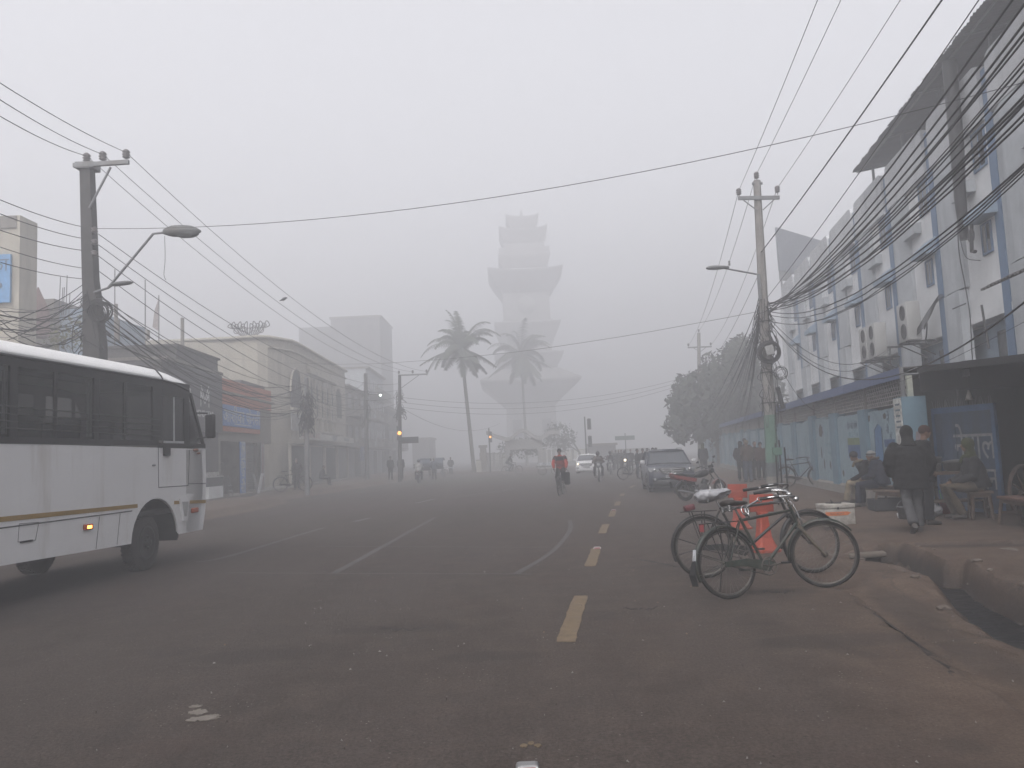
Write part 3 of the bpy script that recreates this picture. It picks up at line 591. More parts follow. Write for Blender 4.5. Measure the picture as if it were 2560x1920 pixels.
def vsign(name, lab, y, z0, z1, wd, txt, cb, cl, x=.35):
    t = thing(name, lab, 'sign', LW(x, y, .28), -LH)
    MB().bb((-.04, -wd/2, z0-.28), (.0, wd/2, z1-.28)).build('board', cb, t)
    mb = MB()
    n_ = len(txt)
    for k, ch in enumerate(txt): put_text(mb, ch, wd*.85, (.006, 0, z1-.28-(k+.6)*(z1-z0)/(n_+.2)), (0, 1, 0), (0, 0, 1), .008)
    mb.build('lettering', cl, t); mb = MB(); mb.tube([(-.05, -wd/2, 0), (-.05, -wd/2, z1-.28)], .02, 5); mb.tube([(-.05, wd/2, 0), (-.05, wd/2, z1-.28)], .02, 5); mb.build('frame', DARKM, t)
LETT = mat('letter_pale', (.42, .44, .42), .8); SBL = mat('sign_blue', (.065, .16, .40))
vsign('vertical_sign', 'tall narrow blue vertical sign leaning before the open shop', 2.6, .3, 2.95, .85, ['आ', 'शी', 'का', 'फे', 'न', 'सी'], SBL, LETT)
vsign('vertical_sign', 'narrow white lettered strip sign beside the closed shutter', 6.6, .3, 2.95, .6, list('CYBERCAFE'), mat('strip_grey', (.22, .22, .23), .8), mat('letter_red', (.22, .1, .1), .8), .2)
# shop counter, glass case, step ladder, sandwich board before the clothes shop
t = thing('display_case', 'white glass-topped display counter before the dark shop', 'counter', LW(.5, -2.6, .28), -LH)
MB().bb((-.3, -.9, .0), (.3, .9, .55)).build('base', WHITE, t); MB().bb((-.29, -.88, .55), (.29, .88, .95)).build('glass', DKGLASS, t); mb = MB().bb((-.32, -.92, .95), (.32, .92, 1.0))
for k in range(6): mb.box((0, -.7+k*.28, 1.08+.03*(k % 2)), (.3, .18, .16))
mb.build('top', mat('box_pale', (.35, .35, .34), .8, var=.3), t)
t = thing('step_ladder', 'small metal step ladder beside the display counter', 'ladder', LW(.9, -.9, .28), -LH); mb = MB()
for sy in (-.25, .25): mb.tube([(.0, sy, 0), (-.2, sy*.8, 1.0)], .025, 5); mb.tube([(-.55, sy, 0), (-.22, sy*.8, 1.0)], .02, 5)
for k in range(3): mb.bb((-.04-.05*k-.12, -.25, .25+.25*k), (.0-.05*k, .25, .28+.25*k))
mb.build('frame', STEEL, t)
t = thing('sandwich_board', 'white folding board on the pavement before the vertical sign', 'sign', LW(1.0, 3.4, .25), -LH); mb = MB(); mb.box((0, 0, .5), (.03, .45, 1.05), Matrix.Rotation(RD(12), 3, 'Y')); mb.build('board', WHITE, t); mb = MB(); mb.box((-.25, 0, .5), (.02, .45, 1.0), Matrix.Rotation(RD(-14), 3, 'Y')); mb.build('stay', STEEL, t)
# tall cream corner building: wall facing us at Y = 50, rounded into the street facade with the arches
cr = thing('arched_building', 'cream two-storey building with arched windows and pointed arcade', 'building', LO, -LH)
mb = MB(); out_ = []
P0 = RLx = LM.inverted() @ Vector((-18.2, 50, 0)); P1 = LM.inverted() @ Vector((-15.9, 49.8, 0))
prof = [(P0.x, P0.y), (P1.x-.4, P1.y+.0), (P1.x+.15, P1.y+.35), (-.55, 13.2), (-.1, 14.2), (0, 15.5), (0, 33), (-12, 33), (-12, P0.y)]
mb.prism(prof, 9.85, o=(0, 0, .05), Z=(0, 0, 1)); mb.build('wall', CREAM, cr)
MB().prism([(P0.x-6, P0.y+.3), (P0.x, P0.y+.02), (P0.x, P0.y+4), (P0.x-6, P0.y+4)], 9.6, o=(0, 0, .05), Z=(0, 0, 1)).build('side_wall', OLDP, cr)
mb = MB()
pp = [(P0.x-6, P0.y+.2), (P0.x, P0.y-.1), (P1.x-.4, P1.y-.12), (P1.x+.25, P1.y+.25), (-.45, 13.0), (.05, 14.1), (.14, 15.5), (.14, 33.1)]
mb.tube([(x, y, 9.95) for x, y in pp], .12, 6); mb.tube([(x-.06, y+.06, 9.3) for x, y in pp[3:]], .06, 6); mb.tube([(x-.06, y+.06, 5.1) for x, y in pp[3:]], .09, 6); mb.build('cornice', CREAM, cr)
def arch(mb, y0, y1, z0, z1, x, pointed=False, n=12):
    yc, r = (y0+y1)/2, (y1-y0)/2; zs = z1-(1.5*r if pointed else min(r*1.1, z1-z0))
    if pointed: pts = [(y0, z0), (y1, z0), (y1, zs), (yc+r*.75, zs+(z1-zs)*.35), (yc+r*.25, zs+(z1-zs)*.7), (yc, z1), (yc-r*.25, zs+(z1-zs)*.7), (yc-r*.75, zs+(z1-zs)*.35), (y0, zs)]
    else: pts = [(y0, z0), (y1, z0)]+[(yc+r*cos(pi*i/n), zs+(z1-zs)*sin(pi*i/n)) for i in range(n+1)]
    mb.prism(pts, .03, o=(x, 0, 0), X=(0, 1, 0), Y=(0, 0, 1), Z=(1, 0, 0))
for (a, b, z0, z1) in ((13.7, 16.6, 5.45, 8.05), (28, 31, 5.45, 8.0)):
    mb = MB(); arch(mb, a, b, z0, z1, .005); o = mb.build('arched_window', SHADE, cr)
    mb = MB(); mb.bb((.0, a-.1, z0-.16), (.2, b+.1, z0)); mb.build('sill', CREAM, o)
    mb = MB(); yc = (a+b)/2; mb.tube([(.05, yc+(b-a)*.55*cos(pi*i/14), z1-1.6+1.75*sin(pi*i/14)) for i in range(15)], .07, 6); mb.build('surround', CREAM, o)
    mb = MB()
    for k in range(1, 5): mb.tube([(.05, a+(b-a)*k/5, z0), (.05, a+(b-a)*k/5, z1-.3)], .02, 4)
    mb.build('grille', DARKM, o)
for k in range(5):
    y = 18.6+k*1.85; mb = MB(); arch(mb, y, y+1.25, 6.4, 8.05, .005, True); arch(mb, y+.1, y+1.15, 4.9, 6.3, .005); o = mb.build('pointed_window', SHADE, cr)
    mb = MB(); mb.tube([(.08, y-.1, 6.4), (.08, y+.0, 7.1), (.08, y+.62, 8.3), (.08, y+1.25, 7.1), (.08, y+1.35, 6.4)], .05, 5); mb.build('surround', CREAM, o)
mb = MB()
for k in range(6): y = 18.25+k*1.85; mb.bb((-.01, y, 4.0), (.22, y+.28, 8.0))
mb.bb((.0, 18.2, 8.25), (.3, 28.2, 8.5)); mb.bb((.0, 18.2, 8.5), (.12, 28.2, 9.1)); mb.bb((.0, 18.2, 3.9), (.8, 28.4, 4.05)); mb.build('arcade', CREAM, cr)
# ground floor shops under it
mb = MB(); mb.bb((-.0, 12.6, 3.0), (.9, 33, 3.05)); mb.build('ledge', CONC, cr)
for a, b, kind in ((10.9, 12.6, 'o'), (13.0, 17.6, 'o'), (18.3, 23.0, 's'), (23.4, 27.8, 'o'), (28.2, 32.6, 's')):
    mb = MB(); mb.bb((.0 if a > 12 else .02, a, .2), (.03, b, 2.9))
    if a < 12: continue
    o = mb.build('shopfront', SHADE if kind == 'o' else SHUT, cr)
    mb = MB(); mb.bb((.03, a-.2, .1), (.2, a, 3.0)); mb.bb((.03, b, .1), (.2, b+.2, 3.0)); mb.build('jamb', CREAM, o)
MB().bb((-2, 9.2, .05), (.9, 33, .30)).build('plinth', CONC, cr)
mb = MB(); mb.bb((.9, 12.2, 3.3), (1.0, 18.1, 3.85)); sgn = mb.build('bookshop_sign', mat('sign_cream', (.40, .39, .36), .8), cr)
mb = MB(); put_text(mb, 'A.K. BOOKS & ST', .5, (1.005, 15.2, 3.57), (0, 1, 0), (0, 0, 1), .01, sx=1.35); mb.build('lettering', mat('letter_red', (.22, .1, .1)), cr)
mb = MB(); mb.bb((.7, 19.0, 3.35), (.78, 32.4, 3.8)); mb.build('fascia_sign', mat('sign_cream', (.40, .39, .36), .8), cr)
mb = MB(); put_text(mb, 'महल', .6, (.785, 24, 3.57), (0, 1, 0), (0, 0, 1), .01, sx=1.6); put_text(mb, 'NGLISH', .4, (.785, 29, 3.57), (0, 1, 0), (0, 0, 1), .01, sx=1.6); mb.build('fascia_lettering', INK, cr)
mb = MB(); mb.bb((.2, 12.9, 3.9), (.26, 15.2, 5.0)); mb.bb((.2, 15.4, 4.2), (.28, 17.9, 5.0)); mb.build('poster', mat('poster_grey', (.2, .2, .2), .8, var=.6, scale=3), cr)
# filigree ornament on its roof
mb = MB(); random.seed(5); c0 = LM.inverted() @ D(622, 818, 50)
for k in range(11):
    a = -1.0+.2*k; mb.tube(bez([(c0.x, c0.y+a*.4, c0.z-.25), (c0.x, c0.y+a*.9, c0.z+.1), (c0.x, c0.y+a*1.1, c0.z+.35+.1*(k % 2)), (c0.x, c0.y+a*1.25+.15, c0.z+.25)]), .035, 5)
M0 = mb.M
vs_ = []; mb2 = MB(); mb2.M = Matrix()
orn = thing('roof_ornament', 'curling metal ornament on the roof of the cream building', 'ornament', D(622, 838, 50)); b0 = D(622, 838, 50)
mb = MB()
for k in range(12):
    a = -1.0+2*k/11; mb.tube(bez([(a*.5, 0, -.02), (a*.9, 0, .35), (a*1.15, 0, .75+.15*(k % 2)), (a*1.15+.2*(1 if a > 0 else -1), 0, .6), (a*1.0, .05, .45)]), .03, 5)
for k in range(5): mb.torus((-.8+k*.4, 0, .3+.12*(k % 2)), (0, 1, 0), .17, .025, 14, 5)
mb.build('scrollwork', DARKM, orn)
# further buildings down the street
def block(name, lab, y0, y1, h, m, x0=0, depth=10, rows=((3.6, 5.2), (6.6, 8.2)), nw=4, sh=SHADE, bal=True):
    t = thing(name, lab, 'building', LO, -LH)
    MB().bb((x0-depth, y0, .05), (x0, y1, h)).build('wall', m, t); MB().bb((x0-depth-.1, y0-.1, h+.003), (x0+.35, y1+.1, h+.18)).build('roof', CONC, t)
    L_ = (y1-y0)/nw
    for (z0, z1) in rows:
        for k in range(nw):
            a = y0+L_*(k+.22); b = y0+L_*(k+.78); w_ = MB(); win(w_, x0+.0, a, b, z0, z1); o = w_.build('window', m, t); MB().bb((x0+.004, a+.08, z0+.08), (x0+.02, b-.08, z1-.08)).build('pane', DKGLASS, o)
        if bal:
            w_ = MB(); w_.bb((x0, y0, z0-.75), (x0+1.0, y1, z0-.62))
            for k in range(int((y1-y0)/.35)): w_.bb((x0+.94, y0+k*.35, z0-.62), (x0+.97, y0+k*.35+.03, z0+.2))
            w_.bb((x0+.92, y0, z0+.2), (x0+1.0, y1, z0+.26)); w_.build('balcony', CONC, t)
    for k in range(nw):
        a = y0+L_*(k+.08); b = y0+L_*(k+.92); w_ = MB()
        w_.bb((x0+.003, a, .25), (x0+.03, b, 2.8)); w_.build('shopfront', sh if k % 2 else SHUT, t)
    w_ = MB(); w_.bb((x0+.03, y0, 2.85), (x0+.9, y1, 2.95)); w_.build('awning', RUST, t)
    return t
block('shop_building', 'brownish two-storey shop building beyond the arched building, with balconies', 33.2, 44, 8.6, OLDP, nw=3)
t = thing('shop_board', 'blue lettered board over the dark shops beyond the arched building', 'sign', LW(.95, 36, 2.95), -LH); MB().bb((0, -1.6, -1.2), (.1, 3.2, .1)).build('board', mat('sign_dull_blue', (.06, .09, .17), .7), t); mb = MB(); put_text(mb, 'मदान', .7, (.105, .8, -.4), (0, 1, 0), (0, 0, 1), .01, sx=1.4); mb.build('lettering', LETT, t)
block('corner_building', 'three-storey building with roof terrace beyond the balconied shops', 45, 58, 11.6, GREYC, nw=4, rows=((3.8, 5.2), (6.8, 8.4), (9.4, 10.7)))
t = block('dark_building', 'two-storey building at the far end of the left row', 58.3, 72, 8.1, BRICK, x0=.4, nw=4, rows=((3.8, 5.4),), bal=True)
# shed-like rooftop things and the big dark block behind
t = thing('apartment_block', 'tall faint apartment block rising behind the left row', 'building', D(860, 1100, 125))
o0 = D(860, 1100, 125); gl = lambda u, v: D(u, v, 125)-o0
xa, xb, xc = gl(740, 900).x, gl(829, 900).x, gl(953, 900).x; z1, z2 = gl(800, 812).z, gl(900, 795).z; zb = -o0.z+.1
MB().bb((xb, 0, zb), (xc, 12, z2)).build('wall', mat('block_grey', (.13, .13, .135), .9, dirt=.2), t); MB().bb((xa, 2, zb), (xb, 12, z1)).build('side_wing', mat('block_grey', (.14, .14, .15)), t)
MB().bb((xb-.2, -.2, z2+.003), (xc+.2, 12.1, z2+.35)).build('roof', CONC, t)
for r in range(5):
    for k in range(4):
        a = xb+.5+k*(xc-xb-.6)/4; w_ = MB(); z = z2-2.2-r*3; w_.bb((a, -.05, z), (a+.8, .01, z+1.1)); w_.build('window', mat('far_window', (.09, .09, .095), .6), t)
# low dark rooftop behind the bus and the building with a blue board at the frame edge
t = thing('rooftop_building', 'low dark building with bare roof beside the dark shop', 'building', LO, -LH)
a_ = LM.inverted() @ D(225, 900, 33); b_ = LM.inverted() @ D(441, 900, 33)
MB().bb((a_.x, b_.y, .05), (b_.x, b_.y+5, 6.9)).build('wall', BRICK, t); MB().bb((a_.x-.1, b_.y-.1, 6.903), (b_.x+.1, b_.y+5.1, 7.0)).build('roof', BRICK, t)
mb = MB()
for (u, v0, v1) in ((290, 900, 760), (295, 860, 800), (370, 905, 825), (456, 840, 795)):
    q = LM.inverted() @ D(u, v0, 31 if u < 400 else 44); q2 = LM.inverted() @ D(u, v1, 31 if u < 400 else 44); mb.tube([(q.x, q.y, 6.9), (q2.x, q2.y, q2.z)], .07 if u < 400 else .1, 6); mb.build('post', CONC, t); mb = MB()
o0 = D(60, 1000, 32); t = thing('board_building', 'tall narrow cream building with a blue advertising board, cut by the frame', 'building', (o0.x, o0.y, 0))
g = lambda u, v, y=32: D(u, v, y)-Vector((o0.x, o0.y, 0))
xr = g(48, 700).x; MB().bb((xr-6, 0, .1), (xr, 1.2, g(48, 538).z)).build('wall', CREAM, t)
MB().bb((xr-6, -.06, g(40, 570).z), (xr-.15, 0, g(40, 540).z)).build('band', CONC, t)
MB().bb((xr-6, -.14, g(30, 757).z), (xr-.3, -.02, g(30, 637).z)).build('advertising_board', mat('board_blue', (.10, .25, .46), .6, var=.2), t)
mb = MB(); put_text(mb, 'बका', .8, (xr-1.0, -.15, g(30, 664).z), (1, 0, 0), (0, 0, 1), .01); mb.ell((xr-.9, -.15, g(20, 715).z), (.3, .03, .18)); mb.ell((xr-1.6, -.15, g(20, 715).z), (.3, .03, .18)); mb.build('print', mat('print_dark', (.06, .09, .14), .8), t)
mb = MB(); mb.bb((xr-3.5, -.03, .1), (xr-1.2, 0, g(30, 770).z)); mb.build('lower_front', OLDP, t)
# roofs and temple spire between them
o0 = D(130, 800, 40); t = thing('small_temple', 'low plastered temple with a dark pointed spire behind the cables', 'temple', (o0.x, o0.y, 0)); g = lambda u, v, y=40: D(u, v, y)-Vector((o0.x, o0.y, 0))
MB().bb((g(45, 800).x, 0, .1), (g(135, 800).x, 6, g(100, 748).z)).build('wall', OLDP, t)
sp = MB(); zc = g(110, 790).z; zt = g(116, 724).z; sp.lathe((g(112, 800).x, -.6, 0), (0, 0, 1), [(.62, zc-1.2), (.6, zc), (.42, zc+.55), (.2, zc+1.0), (.03, zt)], 4, smooth=False); sp.build('spire', mat('spire_red', (.13, .075, .065), .9, var=.4), t)
MB().bb((g(135, 800).x, .5, .1), (g(205, 800).x, 7, g(160, 768).z)).build('side_wall', mat('pale_blue_paint', (.24, .33, .42)), t)
mb = MB()
for u, v in ((140, 688), (146, 715), (150, 714), (157, 684), (164, 730)): q = g(u, v); mb.tube([(q.x-.05, .4, g(150, 770).z-.3), (q.x, .4, q.z)], .022, 5)
mb.build('rebar', DARKM, t)
# flags on poles above the roofs
for (u, v0, v1, y, fl) in ((397, 860, 738, 36, True), (363, 850, 700, 36, False), (287, 860, 673, 34, False)):
    p = D(u, v1, y); q = D(u, v0, y); t = thing('flag_pole', {397: 'bamboo pole with a limp pale pennant above the dark roof', 363: 'thin bare bamboo pole slanting above the dark roof', 287: 'thin rod standing on the low roof right of the concrete pole'}[u], 'pole', q)
    MB().tube([(0, 0, -.6), (p.x-q.x, 0, p.z-q.z)], .025, 6).build('shaft', STEEL, t)
    if fl: mb = MB(); mb.prism([(0, 0), (.02, 1.5), (-.16, 1.0), (-.26, .2)], .02, o=(p.x-q.x-.03, 0, p.z-q.z-1.7), X=(1, 0, 0), Y=(0, 0, 1)); mb.build('pennant', mat('pennant', (.3, .27, .27), .8), t)
# ---------------------------------------------------------------- the tiered clock tower on its island, palms, fence, arch, trees
TW = mat('tower_stone', (.22, .217, .21), .9, var=.15, dirt=.3, dirtcol=(.22, .21, .2)); TR = mat('tower_roof', (.19, .185, .18), .9, var=.2, dirt=.2)
TX, TY = 3.75, 170.0; K = 1.0; TS = 170/87.5
tw = thing('pagoda_tower', 'tall tiered pagoda clock tower fading into the fog', 'tower', (TX, TY, .1), RD(1)); tw.scale = (TS, TS, TS)


def sq(r, z): return [(-r, -r, z), (r, -r, z), (r, r, z), (-r, r, z)]
mb = MB(); mb.loft([sq(3.0, 0), sq(2.75, 1.2), sq(2.65, 6.2*K)], smooth=False); mb.build('base', TW, tw)
mb = MB()
for z0, z1, r in ((6.2, 12.8, 2.62), (12.8, 18.8, 2.6), (18.8, 24.3, 2.3), (24.3, 26.2, 1.7), (26.0, 27.6, 1.1)): mb.loft([sq(r, z0*K), sq(r*.98, z1*K)], smooth=False)
for k in (-1, 0, 1):
    for z0, z1 in ((13.2, 15.6), (16.2, 18.4)): mb.bb((k*1.4-.12, -2.72, z0*K), (k*1.4+.12, -2.6, z1*K))
mb.build('shaft', TW, tw)
def tier(zb, ze, zt, r0, re, rt, up=.35):
    """struts under the eave, upturned eave, roof above"""
    m = MB(); rings = []
    def ring(r, z, lift): 
        o = []
        for i in range(4):
            a = Vector(sq(r, z)[i]); b = Vector(sq(r, z)[(i+1) % 4])
            for k in range(6):
                t = k/6; e = (abs(t-.5)*2)**3; p = a.lerp(b, t); p.z += lift*e; o.append(p)
        return o
    m.loft([ring(r0, zb, 0), ring(r0*.5+re*.5, zb*.45+ze*.55-.1, 0), ring(re, ze, up), ring(re*1.01, ze+.22, up), ring(re*.55+rt*.45, ze*.45+zt*.55, up*.2), ring(rt, zt, 0)], smooth=False)
    o = m.build('roof_tier', TR, tw)
    m = MB()
    for i in range(4):
        a, b = Vector(sq(r0, zb)[i]), Vector(sq(r0, zb)[(i+1) % 4]); c_, d_ = Vector(sq(re*.9, ze-.1)[i]), Vector(sq(re*.9, ze-.1)[(i+1) % 4])
        for k in range(7): m.tube([a.lerp(b, k/6), c_.lerp(d_, k/6)], .09, 4)
    m.build('strut', TW, o)
tier(6.2*K, 8.5*K, 10.1*K, 2.7, 5.35, 3.2, .12)
tier(10.2*K, 11.5*K, 12.0*K, 3.0, 3.75, 3.1, .15)
tier(13.0*K, 14.9*K, 15.5*K, 2.7, 3.6, 2.7, .15)
tier(18.6*K, 20.7*K, 21.3*K, 2.6, 4.1, 2.9, .35)
tier(20.9*K, 22.6*K, 23.7*K, 2.3, 2.85, 2.8, .1)
tier(24.1*K, 25.6*K, 26.0*K, 2.0, 2.7, 1.9, .4)
tier(26.1*K, 27.3*K, 27.8*K, 1.3, 1.85, 1.0, .3)
MB().lathe((0, 0, 27.7*K), (0, 0, 1), [(.4, 0), (.3, .3), (.12, .7), (.16, .85), (.03, 1.2)], 10).build('finial', TR, tw)
mb = MB(); mb.lathe((0, -2.66, 17.2*K), (0, -1, 0), [(0, 0), (1.0, 0), (1.0, .1), (0, .1)], 20); mb.build('clock_face', mat('clock_pale', (.24, .24, .23)), tw)
for k in (-1.6, 1.6): MB().bb((k-.5, -2.72, 1.0), (k+.5, -2.6, 4.6)).build('window', DKGLASS, tw)
# coconut palms
PALMT = mat('palm_trunk', (.075, .07, .06), .95, var=.3, scale=8, bump=.4); PALML = mat('palm_leaf', (.055, .065, .048), .8, var=.4, scale=3)
def palm(name, lab, base, top, nfr, L, seed, grp='coconut palms before the tower', sc=1):
    random.seed(seed); t = thing(name, lab, 'tree', base, group=grp); tp = Vector(top)-Vector(base)
    m = MB(); cp = bez([(0, 0, -.1), (tp.x*-.15, 0, .5), (tp.x*.2, 0, tp.z*.35), (tp.x*.7, 0, tp.z*.75), tp], 5); n_ = len(cp)
    m.tube(cp, [.42-.2*min(1, i/5) - .08*i/n_ for i in range(n_)], 9); m.build('trunk', PALMT, t)
    m = MB()
    for k in range(nfr):
        az = 2*pi*k/nfr*2.62+random.uniform(-.2, .2); el = RD(random.choice([75, 60, 45, 25, 10, -5, -25, -45, 60, 30])+random.uniform(-10, 10)); l = L*random.uniform(.8, 1.1)*(1 if el > -.5 else .85)
        d = Vector((cos(az)*cos(el), sin(az)*cos(el), sin(el))); P = [tp.copy()]; v = d.copy()
        for i in range(9): v = (v+Vector((0, 0, -.06-.034*i*(el > 0)))).normalized(); P.append(P[-1]+v*l/9)
        m.tube(P, [.05-.0045*i for i in range(10)], 4)
        side = v.cross(Vector((0, 0, 1))); side = side.normalized() if side.length > .1 else Vector((1, 0, 0))
        for i in range(1, 10):
            for q in (0, .33, .66):
                if i == 9 and q: continue
                p = P[i].lerp(P[min(9, i+1)], q); tt = (i+q)/9.6; ln = .95*sc*sin(pi*min(1, tt*.85+.15))**.6*(.5+.5*(1-tt))+.15
                for s_ in (-1, 1):
                    sd = (side*s_*.8+v*.35+Vector((0, 0, -.38+random.uniform(-.15, .15)))).normalized(); e = p+sd*ln; w_ = v*.11*sc
                    m.add([p-w_, p+w_, e], [(0, 1, 2)])
    m.build('crown', PALML, t)
    m = MB()
    for k in range(7): a = k*.9; m.ell(tp+Vector((cos(a)*.35, sin(a)*.35, -.35)), (.15, .15, .18), n=8, m=6)
    m.build('coconuts', mat('coconut', (.08, .08, .05)), t)
b = G(1182, 1185); palm('coconut_palm', 'slender coconut palm leaning beside the fenced gate', (b.x, b.y, .1), D(1153, 872, b.y), 34, 4.3, 3)
b = D(1318, 1165, 112); palm('coconut_palm', 'fainter coconut palm with its crown in front of the tower', (b.x, 112, .1), D(1303, 888, 112), 34, 5.6, 9, sc=1.4)
# gate arch, piers and fence round the island
t = thing('gate_arch', 'curved pagoda-style entrance arch before the tower', 'arch', (0, 79.5, .1)); g = lambda u, v, y=79.5: D(u, v, y)-Vector((0, 0, .1))-Vector((0, 79.5, 0))
ar = [g(1216, 1082), g(1250, 1094), g(1275, 1097), g(1305, 1076), g(1345, 1095), g(1375, 1082), g(1398, 1082)]
m = MB(); pp = bez(ar, 5)
m.loft([[p+Vector((0, -.5, -.2)), p+Vector((0, .5, -.2)), p+Vector((0, .35, .2)), p+Vector((0, -.35, .2))] for p in pp], smooth=False); m.build('canopy', TR, t)
m = MB(); x0, x1 = g(1262, 1100).x, g(1355, 1100).x
m.bb((x0, -.25, 0), (x0+.5, .25, g(1262, 1100).z)); m.bb((x1-.5, -.25, 0), (x1, .25, g(1262, 1100).z)); m.build('pier', TW, t); MB().bb((x0+.5, -.2, g(1262, 1110).z-.6), (x1-.5, .2, g(1262, 1100).z)).build('lintel', TW, t)
def fence_run(name, lab, pa, pb, h, col, solid=True, n=24, z=.1):
    pa, pb = Vector(pa), Vector(pb); L_ = (pb-pa).length; t = thing(name, lab, 'fence', pa, atan2(pb.y-pa.y, pb.x-pa.x)); m = MB()
    m.bb((0, -.12, 0), (L_, .12, h*.28)); m.build('base', TW, t); m = MB()
    for k in range(n+1): m.bb((L_*k/n-.03, -.02, h*.28), (L_*k/n+.03, .02, h))
    m.tube([(0, 0, h), (L_, 0, h)], .035, 5); m.tube([(0, 0, h*.6), (L_, 0, h*.6)], .02, 5); m.build('railing', col, t); m = MB()
    for k in range(0, 5): m.bb((L_*k/4-.14, -.15, 0), (L_*k/4+.14, .15, h*1.06))
    m.build('post', TW, t); return t
RAIL = mat('rail_olive', (.16, .16, .12), .8, var=.3)
a, b = D(1204, 1180, 77), D(1268, 1180, 77); fence_run('island_fence', 'ornate railing on a low wall left of the tower arch', (a.x, 77, .15), (b.x, 77, .15), 1.75, RAIL)
a, b = D(1352, 1180, 79), D(1398, 1178, 79); fence_run('island_fence', 'pale railing on a low wall right of the tower arch', (a.x, 79, .15), (b.x, 79, .15), 1.8, mat('rail_pale', (.3, .29, .25)), n=12)
a, b = D(1400, 1170, 100), D(1535, 1160, 100); fence_run('yellow_fence', 'long faint yellowish fence right of the tower', (a.x, 100, 0), (b.x, 100, 0), 2.0, mat('rail_yellow', (.36, .33, .2)), n=40)
p = D(1210, 1180, 76.5); t = thing('gate_pier', 'square capped pier at the left end of the railing', 'pillar', (p.x, 76.5, .15)); MB().bb((-.3, -.3, 0), (.3, .3, 2.35)).build('shaft', CONC, t); MB().bb((-.42, -.42, 2.35), (.42, .42, 2.6)).build('cap', CONC, t)
p = D(1198, 1180, 76.2); t = thing('painted_post', 'short pale painted post beside the foot of the palm', 'post', (p.x, 76.2, .15)); MB().bb((-.25, -.2, 0), (.25, .2, 1.1)).build('shaft', mat('rail_pale', (.3, .29, .25)), t); MB().bb((-.28, -.23, 1.1), (.28, .23, 1.2)).build('cap', CONC, t)
# leafy trees: clumps of small leaf faces through the crown, limbs inside
def tree(name, lab, base, h, blobs, seed, dens=1.0, leaf=.28, cols=(.048, .056, .044), lean=(0, 0), trunk=.3, grp=None):
    random.seed(seed); t = thing(name, lab, 'tree', base, group=grp); m = MB(); fork = Vector((lean[0]*.3, lean[1]*.3, h*.3))
    m.tube(bez([(0, 0, -.1), (lean[0]*.1, 0, h*.15), fork], 4), [trunk*1.3]+[trunk]*7+[trunk*.8], 8)
    for c, r in blobs: 
        c = Vector(c); m.tube(bez([fork, fork.lerp(c, .5)+Vector((random.uniform(-.3, .3), random.uniform(-.3, .3), .3)), c], 4), [trunk*.55*(1-i/10) for i in range(9)], 6)
        for k in range(3): m.tube([c, c+Vector((random.uniform(-1, 1), random.uniform(-1, 1), random.uniform(-.3, 1))).normalized()*r*.7], [trunk*.12, .01], 4)
    m.build('trunk', PALMT, t); vs = []; fs = []
    for c, r in blobs:
        c = Vector(c)
        for k in range(int(150*r*r*dens)):
            d = Vector((random.gauss(0, 1), random.gauss(0, 1), random.gauss(0, 1))).normalized(); rr = r*(random.random()**.35)*(1+.28*mnoise.noise(d*2.3+c)); p = c+Vector((d.x, d.y, d.z*.8))*rr
            if mnoise.noise(p*.9) < -.28: continue
            a = Vector((random.gauss(0, 1), random.gauss(0, 1), random.gauss(0, 1))).normalized(); b2 = a.cross(d).normalized(); s_ = leaf*random.choice((.4, .7, 1, 1, 1.5))*random.uniform(.8, 1.2); o = len(vs)
            vs += [p-a*s_*.5, p+b2*s_*.3, p+a*s_*.5, p-b2*s_*.3]; fs.append((o, o+1, o+2, o+3))
    m = MB(); m.add(vs, fs); m.build('crown', mat('leaf_%d' % int(cols[1]*1000), cols, .8, var=.5, scale=.6), t); return t
q = lambda u, v, y, b: D(u, v, y)-Vector(b)
b = (15.2, 58, .1); Y = 58
tree('broadleaf_tree', 'large dark spreading tree overhanging the wall past the car', b, 9, [(q(1750, 1020, Y, b), 2.2), (q(1715, 1010, Y, b), 1.6), (q(1700, 1060, Y, b), 1.3), (q(1780, 1075, Y, b), 1.7), (q(1790, 960, Y, b), 2.2), (q(1830, 930, Y, b), 2.4), (q(1835, 1000, Y-1, b), 2.6), (q(1850, 900, Y+1, b), 1.9), (q(1735, 970, Y, b), 1.6), (q(1880, 980, Y+2, b), 2.6), (q(1800, 1040, Y-1, b), 1.9), (q(1862, 1050, Y, b), 1.8), (q(1770, 935, Y, b), .9), (q(1702, 1092, Y, b), .7), (q(1868, 870, Y+2, b), 1.5)], 21, 2.3, .42)
b = (7.6, 92, .1); Y = 92
tree('young_tree', 'small faint tree just right of the tower', b, 5, [(q(1395, 1080, Y, b), 1.7), (q(1420, 1095, Y, b), 1.3), (q(1375, 1100, Y, b), 1.4), (q(1405, 1120, Y, b), 1.2)], 22, 1.2, .3, trunk=.15)
b = (-1.5, 84, .1); Y = 84
tree('young_tree', 'low leafy tree inside the island behind the arch', b, 4, [(q(1300, 1120, Y, b), 1.5), (q(1335, 1115, Y, b), 1.5), (q(1270, 1125, Y, b), 1.2)], 23, 1.2, .3, trunk=.12)
b0 = D(60, 830, 27); b = (b0.x+2.2, 30, .1); Y = 30
tree('scrubby_tree', 'thin yellowish scrub tree behind the concrete pole', b, 6, [(q(178, 835, Y, b), .8), (q(200, 815, Y, b), .55), (q(150, 850, Y, b), .7), (q(210, 850, Y, b), .6)], 24, 1.6, .14, cols=(.10, .10, .05), trunk=.08)
